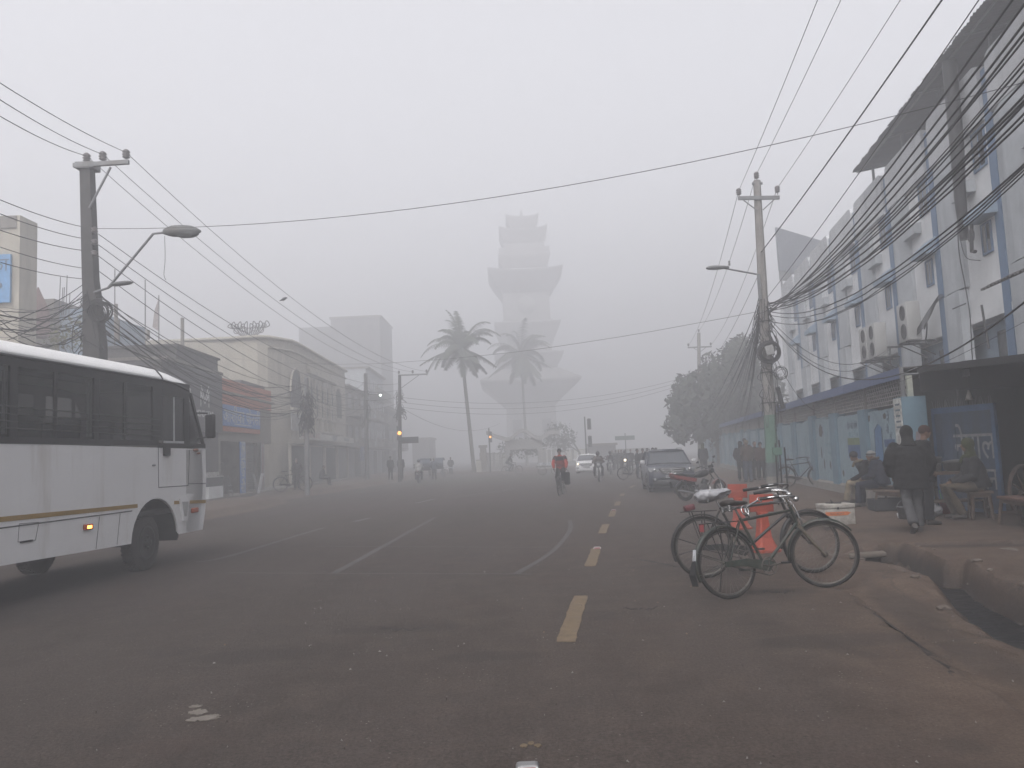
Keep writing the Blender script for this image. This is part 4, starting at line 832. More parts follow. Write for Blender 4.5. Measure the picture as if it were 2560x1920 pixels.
# faint far fronts closing the view on both sides of the tower
for (u0, u1, v, y, lab, z0) in ((1030, 1075, 1100, 120, 'low faint building at the end of the left street', 0), (1540, 1620, 1128, 112, 'low faint shed at the end of the right street', 0)):
    a, b = D(u0, v, y), D(u1, v, y); t = thing('distant_building', lab, 'building', (a.x, y, 0)); MB().bb((0, 0, .1), (b.x-a.x, 8, a.z)).build('wall', mat('block_grey', (.14, .14, .15)), t); MB().bb((-.2, -.3, a.z+.003), (b.x-a.x+.2, 8.2, a.z+.3)).build('roof', CONC, t)
# traffic lights
LAMP_A = mat('amber_lit', (.5, .2, .05), .4, emit=((1, .36, .08), 1.6)); LAMP_OFF = mat('lens_dark', (.03, .03, .03), .3)
def traffic(name, lab, base, h, zl, heads, side, lit=None, y=0, back=False):
    t = thing(name, lab, 'traffic light', base); m = MB(); m.tube([(0, 0, 0), (0, 0, h)], .065, 8); m.build('pole', DARKM, t)
    for k, z in enumerate(heads):
        m = MB(); m.bb((side-.17, -.12, z-.5), (side+.17, .12, z+.5)); 
        for q_ in (-.32, 0, .32): m.tube([(side, -.12, z+q_+.1), (side, -.32, z+q_+.08)], [.13, .12], 8, caps=False)
        o = m.build('signal_head', DARKM, t)
        for j, q_ in enumerate((.32, 0, -.32)): m = MB(); m.lathe((side, -.122, z+q_), (0, -1, 0), [(.0, .0), (.11, .0), (.09, .03), (0, .04)], 12); m.build('lens', LAMP_A if lit == (k, j) else LAMP_OFF, o)
    return t
p = D(1468, 1170, 72); traffic('traffic_light', 'dark traffic light pole with two heads right of the tower', (p.x, 72, 0), 4.9, 0, (4.2, 2.6), .38)
p = D(1226, 1170, 74); traffic('traffic_light', 'traffic light with a faint amber lamp beside the gate arch', (p.x, 74, .1), 4.2, 0, (3.35,), .1, lit=(0, 1))
p = D(1548, 1160, 84); t = thing('street_sign', 'faint direction sign on a thin post behind the motorcycles', 'sign', (p.x+.8, 84, 0)); MB().tube([(0, 0, 0), (0, 0, 3.5)], .05, 6).build('post', DARKM, t); MB().bb((-1.1, -.05, 2.75), (1.0, -.0, 3.2)).build('panel', mat('sign_green', (.05, .08, .07)), t)
p = D(1508, 1160, 88); t = thing('signal_booth', 'faint flat-roofed booth behind the white car', 'booth', (p.x, 88, 0)); MB().bb((-1.5, 0, 0), (1.5, 2, 2.3)).build('wall', mat('block_grey', (.14, .14, .15)), t); MB().bb((-1.7, -.2, 2.3), (1.7, 2.2, 2.55)).build('roof', CONC, t)
# ---------------------------------------------------------------- concrete poles, street lamps, cable tangles
POLEC = mat('pole_concrete', (.055, .053, .053), .9, var=.2, scale=4, dirt=.35, dirtcol=(.035, .033, .033), streak=True, bump=.15)
POLEL = mat('pole_concrete_pale', (.20, .19, .18), .9, var=.2, scale=4, dirt=.4, dirtcol=(.11, .105, .10), streak=True, bump=.15)
PORC = mat('porcelain', (.12, .11, .11), .4, var=.3)
LAMPB = mat('lamp_shell', (.10, .105, .105), .5, var=.15, dirt=.4); LAMPG = mat('lamp_lens', (.07, .075, .07), .3, var=.2)
def insul(parent, p, s=1):
    m = MB(); m.tube([p, p+Vector((0, 0, .1*s))], .012*s, 5); m.lathe(p+Vector((0, 0, .06*s)), (0, 0, 1), [(.03*s, 0), (.075*s, .03*s), (.04*s, .05*s), (.08*s, .08*s), (.04*s, .10*s), (.075*s, .13*s), (.05*s, .17*s), (.02*s, .19*s)], 10); m.build('insulator', PORC, parent)
def lathe4(m, zs, rot=RD(22.5), n=8):
    rings = []
    for z, w_, c in zs: rings.append([(c[0]+w_*cos(rot+2*pi*k/n), c[1]+w_*sin(rot+2*pi*k/n), z) for k in range(n)])
    m.loft(rings, smooth=False)
def tangle(parent, c, h, seed, n=16, r=.35, name='cable_tangle', th=.011, down=.8):
    """hanging loops of cable wrapped on a pole"""
    random.seed(seed); m = MB()
    for k in range(n):
        a = random.uniform(0, 2*pi); b = a+random.uniform(.5, 2.5); z0 = h*random.random(); z1 = z0-random.uniform(-.2, down); rr = random.uniform(.16, r)
        P = [(c[0]+.17*cos(a), c[1]+.17*sin(a), c[2]+z0), (c[0]+rr*cos(a*.7+b*.3), c[1]+rr*sin(a*.7+b*.3), c[2]+z0-random.uniform(.1, .5)), (c[0]+rr*cos(b), c[1]+rr*sin(b), min(z0, z1)+c[2]-random.uniform(.1, .6)), (c[0]+.17*cos(b+.3), c[1]+.17*sin(b+.3), c[2]+z1)]
        m.tube(bez(P, 5), th*random.uniform(.7, 1.3), 5)
    o = m.build(name, CABLE, parent); o['kind'] = 'stuff'; return o
def coil(m, c, ax, R, n, seed, th=.012, j=.04):
    random.seed(seed)
    for k in range(n): m.torus(Vector(c)+Vector((random.uniform(-j, j), random.uniform(-j, j), random.uniform(-j, j))), Vector(ax)+Vector((random.uniform(-.25, .25), random.uniform(-.25, .25), random.uniform(-.25, .25))), R*random.uniform(.8, 1.1), th, 26, 5)
# right pole
PR = Vector((8.35, 25.6, .1)); topR = D(1892, 452, 25.6)-PR; 
pr = thing('utility_pole', 'tall tapering concrete pole with green painted base by the pavement', 'utility pole', PR)
lx = lambda z: topR.x*z/topR.z
m = MB(); lathe4(m, [(z, .205-.085*z/topR.z, (lx(z), 0)) for z in (2.5, 5, topR.z)]); m.build('shaft', POLEL, pr)
m = MB(); lathe4(m, [(z, .212-.085*z/topR.z, (lx(z), 0)) for z in (.95, 2.5)]); m.build('painted_base', mat('green_paint_pole', (.075, .135, .105), .8, var=.2, dirt=.4, dirtcol=(.06, .08, .07), streak=True), pr)
m = MB(); lathe4(m, [(z, .214-.085*z/topR.z, (lx(z), 0)) for z in (.5, .95)]); m.build('painted_band', mat('dark_band', (.07, .08, .085), .85, dirt=.3), pr)
m = MB(); lathe4(m, [(z, .22-.085*z/topR.z, (lx(z), 0)) for z in (-.1, .5)]); m.build('footing', CONC, pr)
q = lambda u, v, y=25.6: D(u, v, y)-PR
za = q(1892, 498).z; xa, xb = q(1843, 500).x, q(1945, 494).x
m = MB(); m.box(((xa+xb)/2, -.13, za), (xb-xa, .07, .12), Matrix.Rotation(RD(1.6), 3, 'Y')); m.tube([(lx(za)-.52, -.13, za-.06), (lx(za)-.1, -.13, za-.42)], .02, 5); m.tube([(lx(za)+.52, -.13, za-.06), (lx(za)+.1, -.13, za-.42)], .02, 5); m.build('crossarm', STEEL, pr)
m = MB(); m.tube([(lx(topR.z)-.17, -.02, topR.z-.1), (lx(topR.z)+.17, -.02, topR.z-.1)], .05, 6); m.build('top_bracket', STEEL, pr)
TI = [Vector((xa+.03, -.13, za+.05)), Vector((lx(topR.z), 0, topR.z)), Vector((xb-.05, -.13, za+.08))]
for p in TI: insul(pr, p, 1.25)
ARM = q(1888, 688); LH_ = q(1800, 672)
m = MB(); m.tube([(ARM.x, -.15, ARM.z), (LH_.x, -.15, LH_.z)], .03, 8); m.build('lamp_arm', STEEL, pr)
m = MB(); m.loft([[(LH_.x+.1+d*x_, -.15+yy*s_, LH_.z+zz*s_) for (yy, zz) in ((-.12, 0), (-.1, .06), (0, .09), (.1, .06), (.12, 0), (.08, -.05), (-.08, -.05))] for d, x_, s_ in ((1, .16, .45), (1, 0, .75), (1, -.3, 1), (1, -.5, .8), (1, -.6, .35))]); m.box((LH_.x+.28, -.15, LH_.z+.14), (.05, .05, .16)); m.build('lamp_head', LAMPB, pr)
tangle(pr, (lx(6), 0, 4.9), 1.4, 1, 40, .42); tangle(pr, (lx(4), 0, 3.0), 2.2, 2, 26, .34, th=.009, down=1.2); tangle(pr, (lx(3), 0, 1.8), 2.2, 12, 7, .3, th=.008, down=1.4)
m = MB(); coil(m, (lx(4.6)+.02, -.27, 4.55), (0, 1, .1), .33, 16, 3, .016, .03); m.build('cable_coil', CABLE, pr); m = MB(); coil(m, (lx(4)+.42, -.1, 3.85), (.4, 1, .3), .2, 6, 4, .008, .07); coil(m, (lx(3)+.36, -.1, 2.75), (.6, 1, .3), .13, 7, 5, .009, .05); m.tube(bez([(lx(3)+.28, -.1, 3.4), (lx(3)+.36, -.1, 3.0), (lx(3)+.4, -.1, 2.7)]), .07, 6); m.build('cable_loop', CABLE, pr)
MB().box((lx(4.6), -.36, 4.6), (.26, .05, .3), Matrix.Rotation(RD(-14), 3, 'Y')).build('junction_box', mat('box_grey', (.28, .28, .28), .7), pr)
m = MB(); m.bb((ARM.x+.02, -.2, ARM.z-.85), (ARM.x+.1, -.1, ARM.z)); m.build('switch_box', STEEL, pr)
m = MB()
for z in (5.6, 3.9, 2.9): m.torus((lx(z), 0, z), (0, 0, 1), .235-.085*z/topR.z+.01, .02, 16, 5)
m.build('band', DARKM, pr)
# three-rod stand beside the pole
ps = G(1970, 1262, .12); t = thing('rod_stand', 'three thin dark rods holding a small green box beside the pole', 'stand', ps); g = lambda u, v: D(u, v, ps.y)-ps
m = MB(); 
for u0, u1, v1 in ((1946, 1938, 1108), (1958, 1947, 1100), (1972, 1961, 1118)): a = g(u0, 1255); b = g(u1, v1); m.tube([(a.x, 0, 0), (b.x, 0, b.z)], .02, 6)
m.build('rods', DARKM, t); a, b = g(1933, 1138), g(1952, 1118); MB().bb((a.x, -.06, a.z), (b.x, .06, b.z)).build('box', mat('green_paint_pole', (.075, .135, .105)), t)
# left pole with two street lamps
PL_ = Vector((-11.1, 20, .2)); pl = thing('utility_pole', 'big square concrete pole behind the bus with two street lamps', 'utility pole', PL_)
q = lambda u, v, y=20: D(u, v, y)-PL_
m = MB(); c0, c1, c2_ = q(218, 415), q(227, 700), q(238, 860); 
lathe4(m, [(-.2, .33, (c2_.x+.03, 0)), (c2_.z, .30, (c2_.x, 0)), (c2_.z+1.3, .235, (c1.x+.04, 0)), (c1.z, .215, (c1.x, 0)), (c0.z, .19, (c0.x, 0))], RD(45), 4); m.build('shaft', POLEC, pl)
a, b = q(193, 420), q(330, 411); m = MB(); m.box(((a.x+b.x)/2, -.17, (a.z+b.z)/2), ((b.x-a.x), .09, .11), Matrix.Rotation(-atan2(b.z-a.z, b.x-a.x), 3, 'Y')); m.bb((c0.x-.22, -.2, c0.z-.12), (c0.x+.25, .2, c0.z+.05)); m.build('crossarm', STEEL, pl)
a2, b2 = q(285, 424), q(232, 525); m = MB(); m.tube([(a2.x, -.17, a2.z), (b2.x, -.17, b2.z)], .03, 6); m.build('brace', STEEL, pl)
LI = [q(222, 412), q(262, 408), q(320, 403)]
for p in LI: insul(pl, Vector((p.x, -.1, p.z-.05)), 1.35)
SI = []
for v in (582, 612, 640):
    p = q(237, v); SI.append(p); m = MB(); m.tube([(p.x-.05, -.1, p.z), (p.x+.14, -.25, p.z)], .02, 5); m.lathe((p.x+.1, -.2, p.z-.06), (0, 0, 1), [(.05, 0), (.09, .04), (.05, .08), (.09, .12), (.03, .15)], 8); m.build('insulator', PORC, pl)
m = MB(); p1, p2, p3, p4 = q(243, 734), q(280, 724), q(405, 598), q(430, 595)
m.tube([(p1.x, -.15, p1.z), (p2.x, -.2, p2.z), (p3.x, -.5, p3.z), (p4.x, -.5, p4.z)], .032, 8); m.build('lamp_arm', STEEL, pl)
def cobra(m, a, b, y, hh, ww):
    n_ = 9; R_ = []
    for i in range(n_+1):
        t = i/n_; s_ = [.45, .75, .95, 1, 1, 1, .97, .85, .6, .2][i]; c = Vector(a).lerp(Vector(b), t); R_.append([(c.x, y+ww*s_*cos(k*2*pi/10), c.z+hh*s_*(1.0 if sin(k*2*pi/10) > 0 else .75)*sin(k*2*pi/10)) for k in range(10)])
    m.loft(R_)
a, b = q(431, 594), q(521, 592); m = MB(); cobra(m, a, b, -.5, .17, .17); o = m.build('lamp_head', LAMPB, pl)
m = MB(); cobra(m, a.lerp(b, .35)+Vector((0, 0, -.07)), b-Vector((.05, 0, .06)), -.5, .13, .14); m.build('lens', LAMPG, o)
m = MB(); m.tube(bez([(a.x+.02, -.5, a.z-.1), (a.x+.03, -.5, a.z-.7), (a.x, -.5, a.z-1.1), (a.x+.05, -.5, a.z-1.25)]), .007, 4); m.build('loose_wire', CABLE, o)
a, b = q(290, 718), q(345, 711); m = MB(); m.tube([(p2.x, -.2, p2.z), (a.x+.05, -.25, a.z)], .025, 6); cobra(m, a, b, -.25, .065, .12); m.build('lamp_head', LAMPB, pl)
tangle(pl, (c1.x+.05, 0, 3.3), 2.9, 31, 36, .5, th=.013, down=.9); tangle(pl, (c1.x+.12, 0, 2.6), 1.6, 32, 34, .7, th=.014, down=.7); tangle(pl, (c2_.x+.1, 0, 2.6), 1.2, 34, 24, .55, th=.012)
m = MB(); p = q(262, 782); coil(m, (p.x, -.25, p.z), (0, 1, .2), .27, 8, 33, .014, .06); m.build('cable_coil', CABLE, pl)
# further poles
def pole(name, lab, base, top, r0, r1, arm=None, mtl=POLEC, lamp=False, tang=0, sd=0, armh=.0, both=False):
    t = thing(name, lab, 'utility pole', base); p = Vector(top)-Vector(base); m = MB(); m.tube([(0, 0, -.1), (p.x, p.y, p.z)], [r0, r1], 8); m.build('shaft', mtl, t)
    if arm:
        m = MB(); z = p.z-armh; m.bb((p.x+arm[0], -.05, z-.06), (p.x+arm[1], .05, z+.04))
        if both: m.tube([(p.x-.5, 0, z-.05), (p.x, 0, z-.4)], .025, 5); m.tube([(p.x+.5, 0, z-.05), (p.x, 0, z-.4)], .025, 5)
        else: m.tube([(p.x+arm[1]*.7, 0, z-.05), (p.x, 0, z-1.0)], .025, 5)
        m.build('crossarm', STEEL, t)
        for k in (arm[0]+.05, (arm[0]+arm[1])/2, arm[1]-.05): insul(t, Vector((p.x+k, 0, (z+.03) if not both or abs(k) > .1 else p.z)), 1.2)
    if tang: tangle(t, (p.x*.8, 0, p.z*.62), p.z*.25, sd, tang, .5, th=.018, down=.6)
    return t, p
bF = G(1748, 1172, 0); bF = D(1750, 1172, 62); bF.z = .1; tF = D(1747, 832, 62); pF, _ = pole('utility_pole', 'concrete pole with crossarm in front of the large tree', bF, tF, .17, .13, (-.95, .95), POLEL, armh=1.15, both=True); FI = [bF+Vector((_.x-.9, 0, _.z-1.0)), bF+Vector((_.x, 0, _.z+.15)), bF+Vector((_.x+.9, 0, _.z-1.0))]
b2_ = Vector((G(768, 1233, .2).x, G(768, 1233, .2).y, .2)); t2_ = D(766, 944, b2_.y); pM, _m = pole('utility_pole', 'short iron pole wrapped in cables before the arched building', b2_, t2_, .13, .11, mtl=mat('iron_pole', (.13, .13, .135), .7, var=.2, dirt=.3), tang=60, sd=41)
y3 = 56; b3_ = D(1000, 1206, y3); b3_.z = .2; t3_ = D(999, 938, y3); pL3, _3 = pole('utility_pole', 'faint pole with one-sided crossarm and amber signal at the left junction', b3_, t3_, .15, .11, (-.1, 2.0), tang=26, sd=42)
m = MB(); q3 = D(1001, 1083, y3)-b3_; m.bb((q3.x-.22, -.32, q3.z-.5), (q3.x+.12, -.1, q3.z+.5)); m.bb((q3.x+.1, -.2, q3.z-.75), (q3.x+1.3, -.1, q3.z-.3)); so_ = m.build('signal_head', DARKM, pL3)
MB().lathe((q3.x-.02, -.33, q3.z), (0, -1, 0), [(0, 0), (.14, 0), (.11, .05), (0, .06)], 14).build('lens', LAMP_A, so_)
y4 = 62; b4_ = D(918, 1210, y4); b4_.z = .2; pole('utility_pole', 'plain dark pole before the terraced corner building', b4_, D(914, 934, y4), .18, .15, tang=16, sd=43)
p = D(951, 988, 52); t = thing('lit_lamp', 'small lit white lamp above the left street', 'lamp', p); MB().ell((0, 0, 0), (.09, .09, .07), n=10, m=7).build('bulb', mat('lamp_lit', (.8, .8, .8), emit=((.85, 1, .95), 2.5)), t); MB().tube([(-.0, 0, .05), (-.9, .4, .12)], .02, 5).build('arm', DARKM, t)
p = D(1000, 984, 60); p.y = 60
# ---------------------------------------------------------------- overhead wires
def wire(a, b, sag, r=.012, lab=None, grp=None, cat='wire', name='overhead_wire', n=26, wob=0):
    a, b = Vector(a), Vector(b); pts = [a.lerp(b, i/n)-Vector((0, 0, sag*4*(i/n)*(1-i/n)+(wob*mnoise.noise(Vector((i*.7, a.x*9+sag*31, 0))) if wob else 0))) for i in range(n+1)]
    m = MB(); m.M = Matrix.Translation(-a); m.tube(pts, r*.75, 5); o = m.build(name, CABLE); o.location = a
    o['label'] = lab; o['category'] = cat
    if grp: o['group'] = grp
    return o
# three line wires on the right, pole to pole and over the camera
WO = PR
END = [Vector((.05, -14, 10.5)), Vector((1.1, -14, 11.3)), Vector((2.15, -14, 10.5))]
for k in range(3):
    a = PR+TI[k]+Vector((0, 0, .22)); wire(a, END[k]+Vector((1.0, 0, -.8)), .55, .010, 'line wire running overhead from the top of the green-based pole', 'line wires over the right pavement'); wire(a, FI[k], .7, .012, 'line wire from the green-based pole to the far crossarm pole', 'line wires between the right poles')
# far bundle: green-based pole to far pole and down towards the wall
pc = PR+Vector((lx(5.9), 0, 6.0)); qf = D(1748, 985, 62)
wire(PR+q(1892, 690)*0+Vector((lx(7), -.1, D(1890, 668, 25.6).z-.1)), D(1765, 912, 62), .5, .012, 'single wire from the green-based pole towards the large tree')
random.seed(77)
for k in range(22):
    u, v, y = random.uniform(1700, 1850), random.uniform(1000, 1110), random.uniform(48, 60); a = pc+Vector((-.15, 0, random.uniform(-.35, .25)))
    wire(a, D(u, v, y), random.uniform(.6, 1.6), random.choice([.009, .012, .015]), 'black cable sweeping down from the green-based pole towards the far trees', 'cables fanning down to the far trees')
# near bundle: from the same pole to the right edge of the picture and past the camera
NB = [(2560, -40, 8.2), (2560, 12, 8.2), (2560, 60, 8.2), (2560, 85, 8.4), (2560, 100, 8.2), (2560, 148, 8.5), (2560, 160, 8.2), (2560, 178, 8.4), (2560, 205, 8.3), (2560, 240, 8.4), (2560, 252, 8.2), (2560, 262, 8.5), (2560, 285, 8.2), (2560, 300, 8.4), (2560, 410, 8.6), (2560, 420, 8.2), (2560, 428, 8.3), (2560, 436, 8.5)]
for k, (u, v, y) in enumerate(NB):
    e = D(u, v, y); a = pc+Vector((.12, -.1, random.uniform(-.22, .2)-(.25 if k > 13 else 0)))
    # continue past the edge to a point behind the camera
    d = e-a; tt = 1.28; b = a+d*tt; S = [.35, .55, .6, .65, .7, .75, .8, .7, .75, .8, .8, .85, .9, .8, 1.05, 1.1, 1.1, 1.15][k]
    s_at = S*4*(1/tt)*(1-1/tt); b.z += s_at*tt
    wire(a, b, S, random.choice([.012, .015, .018, .022]), 'thick black cable in the bundle sweeping up to the right from the pole' if k < 14 else 'black cable in the low group sagging across the white building', 'upper cable bundle on the right' if k < 14 else 'low cable group on the right', wob=.025)
wire(PR+Vector((lx(7.4), 0, D(1915, 640, 25.6).z)), D(2355, 0, 11.5)+(D(2355, 0, 11.5)-D(1915, 640, 25.6))*.25, .1, .022, 'single thick black cable crossing the sky right of the pole')
wire(pc+Vector((.1, 0, .35)), D(2440, 0, 10)+(D(2440, 0, 10)-pc)*.25, .15, .012, 'thin straight wire just above the cable bundle')
e = D(2560, 690, 9.5); wire(pc+Vector((.2, 0, -.45)), e+(e-pc)*.05, 1.55, .018, 'heavy single cable sagging low across the white building and up to the edge')
wire(pc+Vector((.2, 0, -.35)), RW(3.0, 4.0, 4.85), 1.0, .014, 'service cable drooping from the pole to the bracket of the white building', 'service cables to the white building'); wire(pc+Vector((.2, 0, -.5)), RW(3.0, 4.05, 4.8), 1.15, .014, 'service cable drooping from the pole to the bracket of the white building', 'service cables to the white building')
wire(D(1960, 1022, 27), D(2560, 805, 11), .35, .006, 'very thin wire running across the lower windows of the white building')
wire(pc+Vector((.15, 0, -1.2)), D(2075, 1022, 26), .8, .012, 'cable curving from the pole down to the blue tin strip')
t = thing('cable_bracket', 'steel bar bracket holding service cables on the white building', 'bracket', RW(3.0, 4.0, 4.85), -RH); MB().bb((-.1, -.05, -.03), (.6, .05, .03)).build('bar', DARKM, t); MB().tube(bez([(.0, 0, 0), (-.03, .02, -.5), (.05, 0, -.9), (-.05, .02, -1.3)]), .02, 5).build('loose_cable', CABLE, t)
# wires crossing the street
LPi = PL_+SI[0]+Vector((.12, -.2, .05)); e = D(2560, 190, 13.0)
wire(LPi, e+(e-LPi)*.04, .75, .010, 'thin wire crossing the whole street from the left pole up to the right edge')
wire(D(560, 893, 50), pc+Vector((-.15, 0, -.05)), 1.0, .010, 'thin wire crossing the street low from the cream building to the right pole', wob=.03)
for k, (v0, v1) in enumerate(((972, 984), (984, 990), (999, 1008))): wire(b3_+Vector((_3.x, 0, _3.z-1.6-.35*k)), D(1710, 944+8*k, 62), 1.1+.1*k, .016, 'faint cable strung across the far junction below the palm crown', 'cables across the far junction')
wire(b3_+Vector((_3.x, 0, _3.z-2.3)), D(1250, 1058, 80), 1.2, .018, 'faint cable sagging from the junction pole towards the tower')
# left pole lines: three top wires both ways
LT = [(0, 278), (0, 237), (0, 195)]
for k in range(3):
    a = PL_+LI[k]+Vector((0, -.1, .2)); e = D(*LT[k], 12.5); wire(a, e+(e-a)*.3, .12, .012, 'line wire leaving the left pole top towards the upper left edge', 'line wires left of the pole')
    wire(a, b3_+Vector((_3.x+(0, .95, 1.9)[k], 0, _3.z+.2)), 1.2, .011, 'long line wire from the left pole top down to the junction pole', 'long line wires down the left street')
LV = [(0, 492), (0, 527), (0, 568), (0, 610), (0, 648)]; PVv = [567, 596, 626, 670, 697]
for k in range(5):
    a = D(206, PVv[k], 20); e = D(*LV[k], 14); wire(a, e+(e-a)*.3, .08, .013 if k < 3 else .011, 'wire running left from the side of the big pole', 'five stacked wires left of the pole')
RV = [(585, 833, 940), (612, 850, 955), (640, 880, 965), (677, 900, 975)]
for k, (v, v2, _x) in enumerate(RV):
    a = D(246, v, 20); wire(a, b3_+Vector((_3.x, 0, _3.z-.6-.45*k)), 1.3+.15*k, .013, 'wire sloping from the insulators of the big pole down the left street', 'stacked wires down the left street')
random.seed(90)
for k in range(16):   # messy low bundle to the short iron pole
    a = PL_+Vector((c2_.x*.5+c1.x*.5+.2, 0, c2_.z+random.uniform(.1, 1.3))); b = b2_+Vector((_m.x, 0, _m.z-random.uniform(.2, 1.6)))
    wire(a, b, random.uniform(.5, 1.5), random.choice([.010, .014, .02]), 'low black cable from the big pole to the short cable-wrapped pole', 'low cables along the left shops', wob=.03)
for k in range(9):
    a = b2_+Vector((_m.x, 0, _m.z-random.uniform(.2, 1.5))); b = D(914, random.uniform(950, 1010), 62); wire(a, b, random.uniform(.5, 1.1), .014, 'cable from the short cable-wrapped pole down the left street', 'cables beyond the short pole', wob=.025)
for k in range(15):   # cables left of the pole behind the bus
    a = PL_+Vector((c1.x, 0, c2_.z+random.uniform(.1, 1.5))); e = D(random.uniform(-60, -5), random.uniform(735, 850), random.uniform(13, 24)); wire(a, e, random.uniform(.1, .8), random.choice([.010, .014, .017]), 'cable in the messy bunch running left behind the bus roof', 'messy cables left of the big pole', wob=.03)
for (u0, v0, y0, u1, v1, y1) in ((205, 713, 20, 0, 812, 15), (205, 740, 20, 20, 850, 16), (207, 728, 20, 60, 830, 17)): wire(D(u0, v0, y0), D(u1, v1, y1), .1, .013, 'cable slanting down left from the big pole to the bus roof', 'cables slanting down left of the pole')
# the bird on the long wire
bp = D(708, 751, 34); t = thing('bird', 'small bird perched on the long line wire above the left street', 'bird', bp, RD(60)); m = MB(); m.tube([(-.22, 0, -.05), (-.1, 0, .0), (.02, 0, .06), (.1, 0, .10), (.16, 0, .14), (.2, 0, .14), (.25, 0, .13)], [.012, .035, .07, .06, .04, .035, .005], 8); m.tube([(0, 0, .02), (0, 0, -.07)], .008, 4); m.build('body', mat('bird_grey', (.06, .06, .065)), t)
bp = D(92, 743, 39.5); t = thing('bird', 'small bird standing on the temple roof at the left', 'bird', bp, RD(20)); m.build('body', mat('bird_grey', (.06, .06, .065)), t)
# ---------------------------------------------------------------- paint and small things on the road
YP = mat('yellow_paint', (.115, .082, .048), .85, var=.3, scale=9, dirt=.45, dirtcol=(.06, .05, .044), dscale=5)
WP = mat('white_paint', (.056, .050, .048), .9, var=.3, scale=3, dirt=.6, dirtcol=(.06, .057, .056), dscale=1.2)
def hz_at(x, y): return hgt(x, y)[0]
def patch(name, poly, m_, lab, cat='road marking', grp=None, z=.005):
    cx = sum(p[0] for p in poly)/len(poly); cy_ = sum(p[1] for p in poly)/len(poly); base = Vector((cx, cy_, 0)); mb = MB(); n_ = len(poly)
    top = [(x-cx, y-cy_, hz_at(x, y)+z) for x, y in poly]; bot = [(x, y, z_-.02) for x, y, z_ in top]
    mb.add(top+bot, [tuple(range(n_)), tuple(range(2*n_-1, n_-1, -1))]+[(i, (i+1) % n_, n_+(i+1) % n_, n_+i) for i in range(n_)]); o = mb.build(name, m_); o.location = base; tag(o, lab, cat, grp, 'structure'); return o
random.seed(14)
DSH = [((1412, 1609), (1452, 1490)), ((1475, 1417), (1491, 1371)), ((1505, 1335), (1515, 1310)), ((1528, 1292), (1534, 1278)), ((1542, 1264), (1546, 1254)), ((1554, 1240), (1558, 1234))]
dpts = [(G(*a), G(*b)) for a, b in DSH]
for k in range(6, 11): p = dpts[-1][1]+Vector((.9*(k-5)*1.0, 4.4*(k-5), 0)); dpts.append((p, p+Vector((.5, 2.1, 0))))
for k, (a, b) in enumerate(dpts):
    d = (b-a).normalized(); n_ = Vector((d.y, -d.x, 0))*.083; L_ = []; R_ = []
    for i in range(13): p = a.lerp(b, i/12); L_.append(p-n_*(1+.12*random.uniform(-1, 1))); R_.append(p+n_*(1+.12*random.uniform(-1, 1)))
    L_[0] += d*.06; R_[0] += d*.05
    patch('lane_dash', [(p.x, p.y) for p in L_+R_[::-1]], YP, 'worn yellow centre dash, %s' % ('nearest the camera' if k == 0 else 'one of the row leading to the tower'), grp='worn yellow lane dashes' if k else None)
def strip(pts, wd, lab, m_=WP):
    P = [G(*p) for p in pts]; P = [Vector(p) for p in bez(P, 10)] if len(P) > 2 else [P[0].lerp(P[1], i/24) for i in range(25)]; L_ = []; R_ = []
    for i, p in enumerate(P): d = (P[min(i+1, len(P)-1)]-P[max(i-1, 0)]).normalized(); n_ = Vector((d.y, -d.x, 0))*wd*.5*(1+.25*nz(p.x, p.y, 3)); L_.append((p-n_)); R_.append(p+n_)
    mb = MB(); c = P[0]; vs = []; 
    for l_, r_ in zip(L_, R_): vs += [(l_.x-c.x, l_.y-c.y, hz_at(l_.x, l_.y)+.005), (r_.x-c.x, r_.y-c.y, hz_at(r_.x, r_.y)+.005)]
    mb.add(vs, [(2*i, 2*i+1, 2*i+3, 2*i+2) for i in range(len(P)-1)]); o = mb.build('road_line', m_); o.location = (c.x, c.y, 0); tag(o, lab, 'road marking', kind='structure')
strip([(567, 1433), (1331, 1436)], .05, 'faint white line nearest across the lane'); strip([(787, 1366), (1377, 1369)], .05, 'faint white line farther across the lane')
strip([(833, 1435), (960, 1365), (1088, 1294)], .12, 'faint white diagonal in the marked box'); strip([(1290, 1436), (1385, 1375), (1424, 1328), (1425, 1300)], .10, 'broad faint white curve right of the marked box')
strip([(490, 1406), (579, 1389), (810, 1319)], .15, 'faint white diagonal from the bus wheel'); strip([(887, 1304), (925, 1295)], .18, 'short white dash beyond the box', mat('white_paint2', (.09, .088, .087), .9, dirt=.4)); strip([(1040, 1258), (1085, 1248)], .18, 'short white dash near the junction', mat('white_paint2', (.09, .088, .087)))
strip([(1135, 1243), (1290, 1222)], .2, 'thin pale line before the island')
def blobpatch(name, u, v, sx, sy, m_, lab, n=16, z=.005, sd=1):
    random.seed(sd); c = G(u, v); patch(name, [(c.x+sx*(.6+.6*random.random())*cos(2*pi*i/n), c.y+sy*(.6+.6*random.random())*sin(2*pi*i/n)) for i in range(n)], m_, lab, z=z)
PW = mat('paint_patch', (.13, .115, .10), .9, var=.3, scale=25, dirt=.5, dirtcol=(.07, .06, .055), dscale=9)
def jag(u, v, hx, hy, lab, sd, m_=PW, n=30):
    random.seed(sd); c = G(u, v); patch('paint_patch', [(c.x+hx*(.55+.6*random.random())*cos(2*pi*i/n), c.y+hy*(.5+.7*random.random())*sin(2*pi*i/n)) for i in range(n)], m_, lab)
